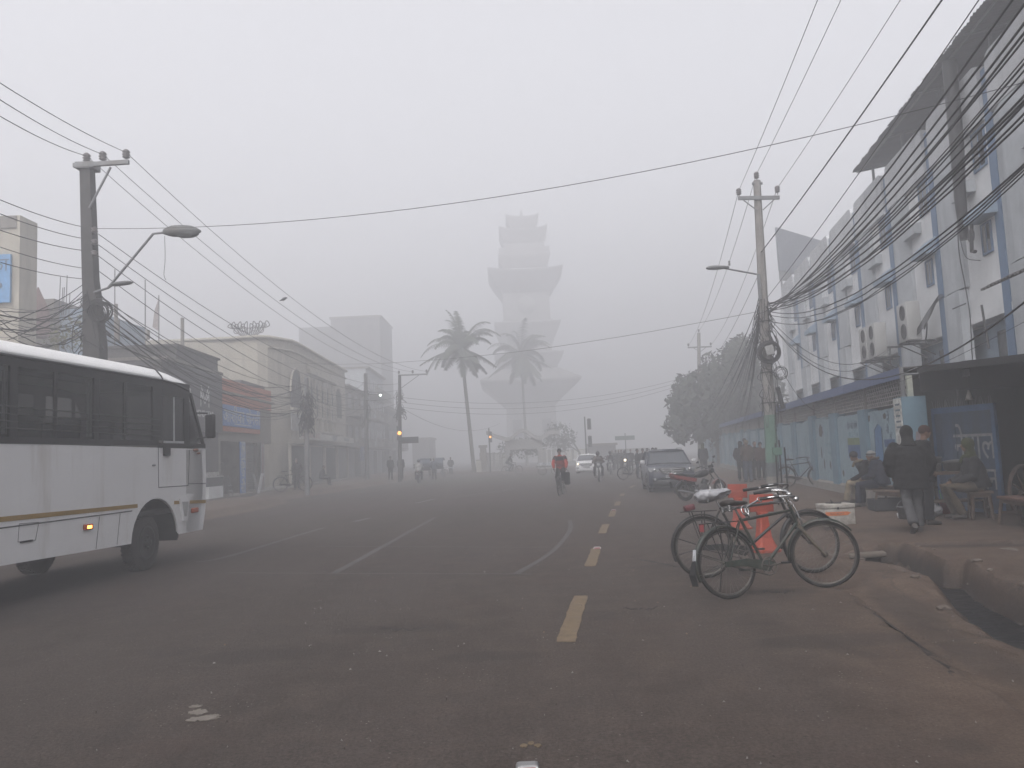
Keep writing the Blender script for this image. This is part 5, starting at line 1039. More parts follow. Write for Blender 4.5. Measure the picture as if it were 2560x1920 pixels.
jag(505, 1797, .11, .05, 'flaked white paint patch on the near road, lowest and largest scrap', 2); jag(495, 1781, .07, .06, 'flaked white paint patch on the near road, middle scrap', 3); jag(490, 1767, .045, .03, 'flaked white paint patch on the near road, small upper scrap', 4); jag(533, 1791, .05, .03, 'flaked white paint patch on the near road, right-hand scrap', 6)
CRK = mat('crack_dark', (.018, .015, .013), .95, var=.3)
def crack(pts, wd, lab, sd):
    random.seed(sd); P = [G(*p) for p in pts]; Q = []
    for a, b in zip(P, P[1:]):
        for k in range(8): q = a.lerp(b, k/8); Q.append((q.x+random.uniform(-.035, .035), q.y+random.uniform(-.07, .07)))
    L_ = []; R_ = []
    for i, (x, y) in enumerate(Q): w_ = wd*random.uniform(.3, 1)*min(1, i/3+.1, (len(Q)-i)/3); L_.append((x, y+w_)); R_.append((x, y-w_))
    patch('road_crack', L_+R_[::-1], CRK, lab, cat='crack', z=.003)
crack([(1582, 1396), (1625, 1403), (1660, 1410), (1702, 1420)], .045, 'dark crack in the asphalt left of the bicycles', 1); crack([(1905, 1478), (1950, 1482), (1990, 1476)], .05, 'dark crack before the front bicycle wheel', 2); crack([(1560, 1520), (1600, 1524), (1650, 1518)], .03, 'short crack in the asphalt below the bicycles', 3)
crack([(2155, 1500), (2200, 1540), (2260, 1590), (2330, 1640), (2400, 1700)], .03, 'long crack along the broken edge of the asphalt', 4); crack([(940, 1570), (1000, 1574), (1065, 1570)], .035, 'faint crack in the middle of the lane', 5)
for k, (u, v) in enumerate(((1310, 1868), (1328, 1862), (1345, 1868))): blobpatch('paint_scrap', u, v, .02, .03, YP, 'tiny scrap of yellow paint at the bottom edge', sd=k)
# cat's eye studs
RED = mat('red_reflector', (.14, .012, .014), .3, spec=.5); ALU = mat('cast_aluminium', (.22, .22, .22), .4, metal=.6, var=.2)
def stud(p, rz, lab, s=1):
    t = thing('road_stud', lab, 'road stud', p, rz); b = MB(); b.loft([[(-.06*s, -.05*s, 0), (.06*s, -.05*s, 0), (.06*s, .05*s, 0), (-.06*s, .05*s, 0)], [(-.052*s, -.034*s, .018*s), (.052*s, -.034*s, .018*s), (.052*s, .034*s, .018*s), (-.052*s, .034*s, .018*s)], [(-.04*s, -.026*s, .024*s), (.04*s, -.026*s, .024*s), (.04*s, .026*s, .024*s), (-.04*s, .026*s, .024*s)]], smooth=False); b.build('casting', ALU, t)
    b = MB(); b.add([(-.045*s, -.0515*s, .003*s), (.045*s, -.0515*s, .003*s), (.040*s, -.0375*s, .0165*s), (-.040*s, -.0375*s, .0165*s), (-.045*s, -.047*s, .003*s), (.045*s, -.047*s, .003*s), (.040*s, -.033*s, .0165*s), (-.040*s, -.033*s, .0165*s)], [(0, 1, 2, 3), (7, 6, 5, 4), (0, 4, 5, 1), (1, 5, 6, 2), (2, 6, 7, 3), (3, 7, 4, 0)]); b.build('reflector', RED, t)
p = G(1319, 1924); stud((p.x, p.y-.0, hz_at(p.x, p.y)), RD(0), 'aluminium cat\'s eye with red reflector at the bottom edge', 1.05)
p = G(1493, 1372); stud((p.x, p.y, hz_at(p.x, p.y)+.004), RD(-8), 'cat\'s eye stud at the far end of a yellow dash', 1.1); p = G(1534, 1277); stud((p.x, p.y, hz_at(p.x, p.y)+.004), RD(-8), 'cat\'s eye stud on the distant yellow dashes', 1.1)
# litter: leaves and paper scraps
random.seed(5)
LIT = [mat('litter_pale', (.15, .14, .13)), mat('litter_dark', (.05, .04, .035)), mat('litter_brown', (.12, .08, .05))]
lit = MB()
for k in range(260):
    y = 3.5+11*random.random()**1.4; x = random.uniform(-3, 3.8) if k < 200 else random.uniform(3.5, 5); s_ = random.uniform(.004, .011)*(1+.06*y); a = random.uniform(0, pi); z = hz_at(x, y)+.004
    d = Vector((cos(a), sin(a), 0))*s_; e = Vector((-sin(a), cos(a), 0))*s_*random.uniform(.3, .8); c = Vector((x, y, z)); lit.mi = random.choice((0, 0, 1, 1, 1, 2)); lit.add([c-d, c+e+Vector((0, 0, .006)), c+d, c-e, c+Vector((0, 0, .012))], [(0, 1, 4), (1, 2, 4), (2, 3, 4), (3, 0, 4)])
lo = lit.build('litter', LIT); tag(lo, 'scattered grit, leaves and paper scraps on the road', 'litter', kind='stuff')
# ---------------------------------------------------------------- white minibus: local y = forward, x = right side (towards us), origin under the front axle at the right side plane
BH = RD(5.5)
bus = thing('minibus', 'white minibus with dark barred windows and a yellow stripe, driving away', 'minibus', (-6.15, 13.16, 0), -BH)
BW = mat('bus_white', (.60, .60, .61), .35, var=.05, scale=.8, spec=.4, dirt=.2, dirtcol=(.36, .33, .30), streak=True, dscale=.6)
BBK = mat('bus_black', (.014, .014, .016), .4, var=.2)
CHAS = mat('chassis', (.012, .012, .012), .8)
GL = bpy.data.materials.new('bus_glass'); GL.use_nodes = True; b_ = GL.node_tree.nodes['Principled BSDF']; b_.inputs['Base Color'].default_value = (.02, .022, .024, 1); b_.inputs['Roughness'].default_value = .08; b_.inputs['Alpha'].default_value = .48; b_.inputs['Specular IOR Level'].default_value = .5
W_ = 2.2; RE, FR_ = -7.0, 1.97
def side(mb, poly, x, th, n_=1): mb.prism(poly, th, o=(x, 0, 0), X=(0, 1, 0), Y=(0, 0, 1), Z=(1, 0, 0))
# lower side with the wheel arch cut out: strips of polygon
def arch_pts(cy_, r, zc, a0, a1, n=10): return [(cy_+r*cos(a0+(a1-a0)*i/n), zc+r*sin(a0+(a1-a0)*i/n)) for i in range(n+1)]
for x, th in ((-.03, .03), (-W_, .03)):
    mb = MB(); A = arch_pts(.2, .72, .46, RD(176), RD(4), 14)
    side(mb, [(RE, .56), (-4.55-.62, .56)]+arch_pts(-4.55, .62, .5, RD(178), RD(2), 10)+[(-4.55+.62, .56), (-.52, .5)]+A+[(.92, .5), (1.80, .5), (1.90, .8), (1.95, 1.4), (1.93, 2.02), (RE, 2.12)], x, th)
    mb.build('side_panel', BW, bus)
# front: rounded nose, bumper, windscreen (curving in towards the top)
mb = MB(); rings = []
for z, yf in ((.5, 1.80), (.8, 1.93), (1.2, 1.99), (1.6, 2.0), (2.0, 1.96)):
    rings.append([(-W_, 1.2, z), (-W_, yf-.18, z), (-W_+.12, yf-.03, z), (-W_*.75, yf+.05, z), (-W_*.5, yf+.08, z), (-W_*.25, yf+.05, z), (-.12, yf-.03, z), (-.0, yf-.18, z), (-.0, 1.2, z)])
mb.loft(rings, caps=False); mb.build('front_panel', BW, bus)
mb = MB(); rings = []
for z, yf in ((2.0, 1.98), (2.4, 1.83), (2.8, 1.62), (3.12, 1.36)):
    rings.append([(-W_+.04, yf-.3, z), (-W_+.1, yf-.1, z), (-W_*.75, yf, z), (-W_*.5, yf+.03, z), (-W_*.25, yf, z), (-.1, yf-.1, z), (-.04, yf-.3, z)])
mb.loft(rings, caps=False); mb.build('windscreen', GL, bus)
# roof: rounded shell with drip rail, seams
mb = MB(); rings = []
def roofring(y, top, edge, w0=0): 
    return [(-W_-w0*0+.0, y, edge), (-W_+.03, y, edge+.12), (-W_+.14, y, top-.09), (-W_+.4, y, top-.02), (-W_*.5, y, top+.05), (-.4, y, top-.02), (-.14, y, top-.09), (-.03, y, top-.22 if top-edge > .25 else edge+.1), (0, y, edge)]
for y, top, edge in ((RE, 3.5, 3.2), (.4, 3.5, 3.22), (.8, 3.46, 3.2), (1.1, 3.36, 3.17), (1.3, 3.22, 3.12), (1.42, 3.10, 3.06)): rings.append(roofring(y, top, edge))
mb.loft(rings, caps=False); mb.build('roof', mat('bus_roof', (.66, .66, .66), .35, var=.04, spec=.4), bus)
mb = MB(); mb.tube([(.01, RE, 3.2), (.012, .4, 3.21), (.012, .8, 3.19), (.01, 1.28, 3.1)], .022, 6); P_ = [Vector(p)+Vector((0, .0, .012)) for p in roofring(.42, 3.5, 3.22)[4:]]; mb.tube(P_, .014, 5); mb.build('drip_rail', BBK, bus)
# window band: black frame built from pillars and rails
mb = MB()
mb.bb((-.028, RE, 3.08), (.004, 1.34, 3.22)); mb.bb((-.028, RE, 2.07), (.006, .28, 2.16))
PIL = [(.10, .40), (-1.48, -1.36), (-3.2, -3.06), (-4.9, -4.76), (RE, RE+.12)]
for a, b in PIL: mb.bb((-.03, a, 2.16), (.003, b, 3.08))
for y in (-.69, -2.33, -4.0): mb.bb((-.024, y-.03, 2.16), (.0, y+.03, 3.08))
mb.build('window_frame', BBK, bus)
mb = MB(); mb.bb((-W_, RE, 3.05), (-W_+.03, 1.3, 3.22)); mb.bb((-W_, RE, 2.07), (-W_+.03, 1.9, 2.16))
for a, b in PIL+[(-.75, -.63), (1.1, 1.2)]: mb.bb((-W_, a, 2.16), (-W_+.03, b, 3.05))
mb.build('far_window_frame', BBK, bus)
for a, b in ((-.66, .10), (-1.36, -.72), (-2.3, -1.48), (-3.06, -2.36), (-3.97, -3.2), (-4.76, -4.03), (-6.1, -4.9), (RE+.12, -6.16)):
    MB().bb((-.02, a, 2.16), (-.013, b, 3.08)).build('window_pane', GL, bus)
    MB().bb((-W_+.012, a, 2.16), (-W_+.02, b, 3.05)).build('window_pane', GL, bus)
# guard bars across the windows, pale curtain rail inside
for z in (2.24, 2.33, 2.425, 2.52): MB().tube([(.03, RE, z+.06), (.03, .27, z)], .0085, 6).build('guard_bar', BBK, bus)
mb = MB(); mb.bb((-.15, -3.0, 3.0), (-.1, -1.55, 3.06)); mb.bb((-.15, -5.4, 3.0), (-.1, -3.3, 3.06)); 
for y in (-1.42, -1.5, -3.12, -3.2): mb.bb((-.1, y-.015, 2.2), (-.07, y+.015, 3.02))
mb.build('curtain_rail', mat('pale_grey', (.36, .37, .38), .6), bus)
# seats, driver, floor seen dimly through the glass
SEATM = mat('seat_fabric', (.10, .09, .09), .9, var=.3); 
for k in range(7):
    for x in (-.55, -1.6):
        y = -.6-.82*k; mb = MB(); mb.bbox((x, y, 1.75), (.85, .45, .14), .04); mb.bbox((x, y-.22, 2.12), (.82, .13, .72), .05, Matrix.Rotation(RD(-8), 3, 'X')); mb.build('seat', SEATM, bus)
MB().bb((-W_+.04, RE, .9), (-.04, 1.3, .98)).build('floor', CHAS, bus)
mb = MB(); mb.bb((-W_+.05, RE, .5), (-.05, RE+.04, 3.2)); mb.build('rear_panel', BW, bus)
mb = MB(); mb.torus((-.5, 1.12, 2.05), (0, -.7, .6), .22, .018, 20, 6); mb.bb((-W_+.1, 1.35, 1.7), (-.1, 1.7, 2.0)); mb.build('dashboard', BBK, bus)
# driver door
mb = MB(); mb.bb((-.03, .40, 2.95), (.006, 1.3, 3.08)); mb.bb((-.03, 1.14, 2.1), (.006, 1.32, 2.95)); mb.bb((-.03, .28, 2.04), (.008, 1.92, 2.12)); side(mb, [(1.32, 3.08), (1.42, 3.06), (1.93, 2.04), (1.86, 2.04), (1.38, 2.98)], -.03, .036); mb.build('door_frame', BBK, bus)
MB().bb((-.02, .46, 2.14), (-.012, 1.14, 2.95)).build('door_glass', GL, bus); mb = MB(); mb.bb((-.012, .78, 2.14), (-.002, .82, 2.95)); mb.bb((-.012, .46, 2.12), (-.002, 1.14, 2.16)); mb.build('sliding_sash', mat('pale_grey', (.36, .37, .38)), bus)
mb = MB(); side(mb, [(1.34, 2.14), (1.82, 2.14), (1.5, 2.78), (1.36, 2.9)], -.02, .008); mb.build('quarter_glass', GL, bus)
mb = MB()
for a, b in (((.27, 2.05), (.28, 1.36)), ((.28, 1.36), (1.27, 1.35)), ((1.27, 1.35), (1.32, 2.0)), ((1.27, 1.38), (1.93, 1.36))): mb.tube([(.001, *a), (.001, *b)], .007, 4)
mb.tube([(.001, RE, 1.01), (.001, -.5, 1.02)], .009, 4); mb.tube([(.001, -1.34, 1.0), (.001, -1.42, .53)], .006, 4); mb.tube([(.001, -.82, 1.0), (.001, -.9, .53)], .005, 4)
for a, b in (((-3.0, 1.04), (-2.64, 1.03)), ((-2.64, 1.03), (-2.7, .8)), ((-2.7, .8), (-3.02, .81)), ((-3.02, .81), (-3.0, 1.04))): mb.tube([(.001, *a), (.001, *b)], .004, 4)
mb.build('panel_seam', mat('seam_grey', (.06, .06, .06)), bus)
MB().bb((.0, .42, 1.9), (.03, .62, 2.06)).build('window_winder', BBK, bus); MB().ell((.01, .12, 1.74), (.02, .055, .018), n=10, m=6).build('door_handle', STEEL, bus)
mb = MB(); mb.bb((.0, -2.98, .79), (.012, -2.76, .815)); mb.build('flap_catch', BBK, bus)
MB().prism([(RE, 1.13), (-.35, 1.06), (-.35, 1.12), (RE, 1.20)], .006, o=(.0, 0, 0), X=(0, 1, 0), Y=(0, 0, 1), Z=(1, 0, 0)).build('yellow_stripe', mat('stripe_ochre', (.24, .15, .035), .6, var=.15, dirt=.2), bus)
MB().prism([(.78, 1.04), (1.92, .99), (1.92, 1.05), (.78, 1.10)], .006, o=(.0, 0, 0), X=(0, 1, 0), Y=(0, 0, 1), Z=(1, 0, 0)).build('yellow_stripe', MATS['stripe_ochre'], bus)
# air intake, indicator lamps, mirror
mb = MB(); mb.prism([(.93, 1.13), (1.27, 1.11), (1.18, .72), (1.04, .73)], .035, o=(.0, 0, 0), X=(0, 1, 0), Y=(0, 0, 1), Z=(1, 0, 0)); o = mb.build('step_recess', BW, bus); mb = MB(); mb.prism([(.99, 1.07), (1.21, 1.06), (1.15, .80), (1.07, .80)], .006, o=(.035, 0, 0), X=(0, 1, 0), Y=(0, 0, 1), Z=(1, 0, 0)); mb.build('step_inset', mat('inset_grey', (.32, .32, .32)), o)
ORG = mat('amber_lens', (.30, .06, .02), .3, var=.2)
MB().bbox((.02, 1.47, .885), (.05, .22, .09), .015).build('indicator', ORG, bus); o = MB().bbox((.02, -1.63, .87), (.04, .2, .085), .015).build('side_marker', ORG, bus); MB().bb((.041, -1.68, .85), (.045, -1.58, .89)).build('lit_bulb', mat('orange_lit', (.8, .3, .05), emit=((1, .30, .05), 4)), o)
mb = MB(); mb.bbox((.17, 1.80, 2.45), (.2, .09, .46), .03, Matrix.Rotation(RD(-12), 3, 'Z')); o = mb.build('wing_mirror', BBK, bus); mb = MB(); mb.tube([(-.02, 1.55, 2.7), (.12, 1.78, 2.7)], .016, 6); mb.tube([(-.02, 1.62, 2.2), (.12, 1.79, 2.25)], .016, 6); mb.build('mirror_arm', BBK, o)
mb = MB(); mb.ell((.02, 1.52, 2.0), (.035, .09, .03)); mb.ell((.03, 1.6, 1.94), (.02, .07, .02)); mb.build('front_indicator', mat('torn_rubber', (.2, .09, .06)), bus)
# wheels
RUB = mat('tyre_rubber', (.022, .021, .021), .9, var=.3, dirt=.5, dirtcol=(.06, .052, .048), bump=.2)
RIMD = mat('truck_rim', (.025, .025, .026), .6, metal=.3, var=.3, dirt=.3)
def truck_wheel(x, y, steer=0, r=.46, wd=.24, s_=1):
    t_ = MB(Matrix.Translation((x, y, r)) @ Matrix.Rotation(steer, 4, 'Z')); w2 = wd/2
    t_.lathe((-w2*s_, 0, 0), (s_, 0, 0), [(r*.58, .0), (r*.86, .0), (r*.97, wd*.12), (r, wd*.25), (r, wd*.75), (r*.97, wd*.9), (r*.86, wd*1.0), (r*.62, wd*.98), (r*.58, wd*.9)], 36)
    for k in range(40):
        a = 2*pi*k/40; 
        for q_ in (-.33, 0, .33): t_.box((q_*wd*.8*s_, cos(a)*r*1.0, sin(a)*r*1.0), (wd*.22, .035, .018), Matrix.Rotation(a-pi/2, 3, 'X'))
    wo = t_.build('wheel', RUB, bus); m = MB(t_.M)
    m.lathe((w2*.7*s_, 0, 0), (s_, 0, 0), [(r*.6, -.02), (r*.6, .03), (r*.55, .035), (r*.5, -.03), (r*.3, -.07), (r*.26, .02), (r*.14, .04), (r*.12, .09), (0, .09)], 28)
    for k in range(8): a = 2*pi*k/8; m.cyl((w2*.7*s_-.05*s_, cos(a)*r*.38, sin(a)*r*.38), (w2*.7*s_+.0*s_, cos(a)*r*.38, sin(a)*r*.38), .018, n=6)
    for k in range(6): a = 2*pi*(k+.5)/6; m.cyl((w2*.7*s_+.02*s_, cos(a)*r*.2, sin(a)*r*.2), (w2*.7*s_+.07*s_, cos(a)*r*.2, sin(a)*r*.2), .016, n=6)
    m.build('rim', RIMD, wo)
truck_wheel(-.17, 0.02, RD(4)); truck_wheel(-W_+.17, 0.02, RD(4), s_=-1); truck_wheel(-.15, -4.55); truck_wheel(-.40, -4.55, s_=-1); truck_wheel(-W_+.15, -4.55, s_=-1)
mb = MB(); mb.bb((-W_+.45, RE+.3, .62), (-W_+.6, 1.4, .8)); mb.bb((-.62, RE+.3, .62), (-.5, 1.4, .8)); mb.cyl((-W_+.3, 0, .46), (-.3, 0, .46), .06); mb.cyl((-W_+.3, -4.55, .48), (-.3, -4.55, .48), .09); mb.ell((-W_/2, -4.55, .5), (.2, .22, .2))
mb.bbox((-.85, -1.9, .62), (.5, .9, .3), .05); mb.bb((-1.6, .5, .55), (-.7, 1.5, .9)); mb.tube([(-.9, -.3, .55), (-.9, -2.5, .5), (-.7, -5.3, .5)], .05, 8); mb.build('chassis', CHAS, bus)
mb = MB(); mb.lathe((-.42, .2, .46), (1, 0, 0), [(.70, .0), (.715, .0), (.715, .40), (.70, .40)], 30); 
mb2 = MB(); vs = []; fs = []
for i in range(17): a = RD(2)+RD(176)*i/16; vs += [(-.45, .2+.71*cos(a), .46+.71*sin(a)), (-.035, .2+.71*cos(a), .46+.71*sin(a))]
mb2.add(vs, [(2*i, 2*i+1, 2*i+3, 2*i+2) for i in range(16)]); mb2.add([(-.45, .2+.71*cos(RD(2)+RD(176)*i/16), .46+.71*sin(RD(2)+RD(176)*i/16)) for i in range(17)], [tuple(range(17))]); mb2.tube([(-.01, .9, .52), (-.01, .905, .44)], .02, 6); mb2.bb((-.45, .90, .40), (-.02, .93, .55)); mb2.build('wheel_arch', CHAS, bus)
# ---------------------------------------------------------------- people: solid limbs and cloth fused into continuous surfaces; local y = facing, x = right
def voxel(mb, name, m_, parent, vs=.014, it=3, fac=.5, wr=0, wsc=9):
    me = bpy.data.meshes.new('tmp'); me.from_pydata([tuple(p) for p in mb.v], [], mb.f)
    bm = bmesh.new(); bm.from_mesh(me); bmesh.ops.recalc_face_normals(bm, faces=bm.faces); bm.to_mesh(me); bm.free()
    o = bpy.data.objects.new('tmp', me); TMPS.collection.objects.link(o)
    r = o.modifiers.new('r', 'REMESH'); r.mode = 'VOXEL'; r.voxel_size = vs
    s_ = o.modifiers.new('s', 'SMOOTH'); s_.iterations = it; s_.factor = fac
    vl = TMPS.view_layers[0]; vl.update(); dg = vl.depsgraph; m2 = bpy.data.meshes.new_from_object(o.evaluated_get(dg)); bpy.data.objects.remove(o); bpy.data.meshes.remove(me)
    if wr:
        for v in m2.vertices: v.co += v.normal*wr*(mnoise.noise(Vector((v.co.x*wsc, v.co.y*wsc, v.co.z*wsc*1.6)))+.5*mnoise.noise(v.co*wsc*2.5))
    m2.materials.clear(); m2.materials.append(m_); m2.polygons.foreach_set('use_smooth', [True]*len(m2.polygons)); m2.polygons.foreach_set('material_index', [0]*len(m2.polygons)); m2.name = name
    q = bpy.data.objects.new(name, m2); COL.objects.link(q); q.parent = parent; return q
def cap_(mb, a, b, ra, rb, n=10):
    a, b = Vector(a), Vector(b); d = (b-a); L_ = d.length or .001; d = d/L_
    pts = [a-d*ra*.95, a-d*ra*.7, a, b, b+d*rb*.7, b+d*rb*.95]; mb.tube(pts, [ra*.25, ra*.7, ra, rb, rb*.7, rb*.25], n)
def rings_(mb, L, n=16):
    """L: (centre, half-width x, half-depth y, yaw)"""
    R = []
    for c, a, b, *yw in L:
        y_ = yw[0] if yw else 0; c = Vector(c)
        R.append([c+Vector((a*cos(t)*cos(y_)-b*sin(t)*sin(y_), a*cos(t)*sin(y_)+b*sin(t)*cos(y_), 0)) for t in [2*pi*k/n for k in range(n)]])
    mb.loft(R)
SKIN = mat('skin_brown', (.13, .075, .05), .6, var=.15)
EYE = mat('eye_dark', (.01, .008, .007), .3)
def cloth(name, c, var=.25): return mat(name, c, .92, var=var, scale=7, bump=.35, bscale=26, spec=.15)
def hand(mb, w, d, up, s=1, curl=.5):
    """palm and five fingers from the wrist w pointing along d; up = back of the hand"""
    w, d = Vector(w), Vector(d).normalized(); up = Vector(up); up = (up-d*up.dot(d)).normalized(); sd = d.cross(up)
    mb.ell(w+d*.045, (.04, .045, .018), Matrix((sd, d, up)).transposed(), 8, 6)
    for k, (o, l) in enumerate(((-.028, .062), (-.01, .072), (.01, .068), (.027, .052))):
        a = w+d*.08+sd*o; b = a+(d*cos(curl*.7)-up*sin(curl*.7))*l*.5; c = b+(d*cos(curl*1.8)-up*sin(curl*1.8))*l*.5; mb.tube([a-d*.02, a, b, c], [.009, .0095, .0085, .006], 6)
    a = w+d*.02-sd*.03*s; mb.tube([a, a-sd*.03*s+d*.025, a-sd*.035*s+d*.06-up*.01], [.012, .011, .008], 6)
def person(lab, loc, face, J, jc, tc, sc=(.03, .025, .022), cap=None, hair=None, res=.016, jl=1.0, hood=None, grp=None, coat=1.0, scarf=None, skin=SKIN, stripe=None, bag=None, cuff=None, helmet=None, jname='jacket'):
    """J: joint dictionary in local coordinates (metres); face: heading clockwise from +Y in degrees"""
    t = thing('person', lab, 'person', loc, -RD(face), grp); V = {k: Vector(v) for k, v in J.items() if not isinstance(v, (int, float))}
    pv, ch, nk, hd = V['pelvis'], V['chest'], V['neck'], V['head']; hy = J.get('hyaw', 0); R = Matrix.Rotation(-RD(hy), 3, 'Z')
    # body
    b = MB(); 
    b.loft([[pv+Vector((.13*cos(a), .09*sin(a), -.1)) for a in [2*pi*k/12 for k in range(12)]], [pv+Vector((.15*cos(a), .1*sin(a), .05)) for a in [2*pi*k/12 for k in range(12)]], [ch+Vector((.16*cos(a), .1*sin(a), .0)) for a in [2*pi*k/12 for k in range(12)]], [nk+Vector((.08*cos(a), .07*sin(a), -.05)) for a in [2*pi*k/12 for k in range(12)]]])
    cap_(b, nk-Vector((0, 0, .06)), nk.lerp(hd, .5), .055, .052); b.ell(hd+Vector((0, 0, .015)), (.073, .09, .105), R); b.ell(hd+R @ Vector((0, .03, -.055)), (.05, .055, .055), R)
    b.ell(hd+R @ Vector((0, .095, -.01)), (.013, .02, .022), R, 8, 6); b.ell(hd+R @ Vector((0, .08, -.055)), (.025, .015, .01), R, 8, 6); b.ell(hd+R @ Vector((0, .075, .03)), (.05, .02, .012), R, 8, 6)
    for s_ in (-1, 1): b.ell(hd+R @ Vector((s_*.076, -.005, 0)), (.012, .02, .032), R, 8, 6)
    for s_, n_ in ((-1, 'l'), (1, 'r')):
        cap_(b, V['sh'+n_], V['el'+n_], .045, .036); cap_(b, V['el'+n_], V['wr'+n_], .036, .026); cap_(b, V['hp'+n_], V['kn'+n_], .075, .052); cap_(b, V['kn'+n_], V['an'+n_], .05, .035)
        d = V['wr'+n_]-V['el'+n_]
        if res < .02: hand(b, V['wr'+n_], V.get('hd'+n_, d), V.get('up'+n_, Vector((s_, .3, .2))), -s_)
        else: b.ell(V['wr'+n_]+d.normalized()*.06, (.03, .035, .035), n=8, m=6)
        f = V.get('ft'+n_, Vector((0, 1, 0))).normalized(); cap_(b, V['an'+n_]+Vector((0, 0, -.03)), V['an'+n_]+f*.12+Vector((0, 0, -.05)), .035, .03)
    voxel(b, 'body', skin, t, min(res, .013) if res < .02 else res, 2, .4)
    # trousers
    m = MB(); m.loft([[pv+Vector((.155*cos(a), .125*sin(a), z)) for a in [2*pi*k/14 for k in range(14)]] for z in (-.08, .0, .1)])
    for n_ in 'lr':
        m.tube([V['hp'+n_]+Vector((0, 0, .02)), V['hp'+n_].lerp(V['kn'+n_], .5), V['kn'+n_], V['kn'+n_].lerp(V['an'+n_], .5), V['an'+n_]+Vector((0, 0, .0))], [.105, .098, .078, .075, .078], 12)
    voxel(m, 'trousers', tc, t, res, 2, .5, wr=.010, wsc=8)
    # jacket
    m = MB(); tw_ = J.get('twist', 0); hem = pv+Vector((0, 0, -.06-.12*(jl-1)*2)) if J.get('sit') is None else pv+Vector((0, -.02, -.04)); k_ = coat
    if not J.get('sit'): rings_(m, [(hem, .185*k_, .145*k_), (pv+Vector((0, 0, .1)), .185*k_, .15*k_), (ch.lerp(pv, .4), .195*k_, .15*k_, tw_), (ch+Vector((0, 0, .02)), .205*k_, .145*k_, tw_), (ch.lerp(nk, .55), .19*k_, .12*k_, tw_), (ch.lerp(nk, .8), .125, .095, tw_), (nk+Vector((0, 0, -.01)), .075, .075)])
    else: rings_(m, [(hem, .19*k_, .16*k_), (pv+Vector((0, 0, .1)), .19*k_, .155*k_), (ch.lerp(pv, .4), .2*k_, .16*k_, tw_), (ch+Vector((0, 0, .02)), .205*k_, .15*k_, tw_), (ch.lerp(nk, .55), .19*k_, .125*k_, tw_), (ch.lerp(nk, .8), .125, .1, tw_), (nk+Vector((0, 0, -.01)), .075, .075)])
    for n_ in 'lr':
        e = V['el'+n_].lerp(V['wr'+n_], .93); m.tube([V['sh'+n_].lerp(ch, .25), V['sh'+n_], V['sh'+n_].lerp(V['el'+n_], .5), V['el'+n_], V['el'+n_].lerp(e, .5), e], [.07*k_, .075*k_, .07*k_, .062*k_, .058*k_, .05*k_], 12)
        m.ell(V['sh'+n_], (.075*k_, .075*k_, .07*k_), n=10, m=7)
    m.tube([nk+Vector((0, 0, -.05)), nk+Vector((0, .0, .035))], [.085, .078], 12); voxel(m, jname, jc, t, res, 3, .5, wr=.012*coat, wsc=6)
    # shoes
    for n_ in 'lr':
        f = V.get('ft'+n_, Vector((0, 1, 0))).normalized(); a = V['an'+n_]; m = MB()
        m.tube([a-f*.05+Vector((0, 0, -.045)), a+f*.02+Vector((0, 0, -.04)), a+f*.12+Vector((0, 0, -.055)), a+f*.18+Vector((0, 0, -.062))], [.042, .047, .042, .03], 10, sx=1.0); m.build('shoe', mat('shoe_dark', sc, .6, var=.3, dirt=.3), t)
    if cap or helmet or hood or hair:
        m = MB(); g = (helmet or 0)
        if helmet: m.ell(hd+Vector((0, 0, .03)), (.125, .14, .13), R); voxel(m, 'helmet', helmet, t, res); 
        elif hood:
            m.ell(hd+R @ Vector((0, -.02, .03)), (.102, .115, .12), R); m.ell(hd+R @ Vector((0, -.03, -.03)), (.095, .09, .1), R); m.tube([hd+Vector((0, -.03, -.04)), nk+Vector((0, -.03, -.0)), nk+Vector((0, -.03, -.07))], [.085, .1, .14], 12); o = voxel(m, 'hood', hood, t, res)
        elif cap:
            m.ell(hd+R @ Vector((0, -.005, .04)), (.088, .103, .095), R); m.tube([hd+R @ Vector((.0, .0, .02)), hd+Vector((0, 0, .055))], [.092, .09], 14); voxel(m, 'cap', cap, t, res, 2)
        else: m.ell(hd+R @ Vector((0, -.018, .035)), (.083, .095, .098), R); voxel(m, 'hair', hair, t, res, 2)
    if stripe: m = MB(); m.torus(hd+Vector((0, 0, .05)), (0, 0, 1), .095, .012, 20, 6); m.build('cap_band', stripe, t)
    if scarf: m = MB(); m.torus(nk+Vector((0, .0, .02)), (0, .25, 1), .075, .035, 16, 8); m.tube([nk+Vector((.03, .09, 0)), nk+Vector((.04, .14, -.12))], .035, 8); voxel(m, 'scarf', scarf, t, res)
    if res < .02:
        m = MB()
        for s_ in (-1, 1): m.ell(hd+R @ Vector((s_*.03, .082, .012)), (.011, .006, .007), R, 8, 6)
        m.build('eyes', EYE, t)
    return t
def stand(**k):
    J = dict(pelvis=(0, 0, .93), chest=(0, .0, 1.25), neck=(0, 0, 1.45), head=(0, .02, 1.6), shl=(-.18, 0, 1.38), shr=(.18, 0, 1.38), ell=(-.24, -.02, 1.1), elr=(.24, -.02, 1.1), wrl=(-.22, .06, .87), wrr=(.22, .06, .87), hpl=(-.09, 0, .9), hpr=(.09, 0, .9), knl=(-.1, .01, .48), knr=(.1, .01, .48), anl=(-.11, -.02, .09), anr=(.11, -.02, .09))
    J.update(k); return J
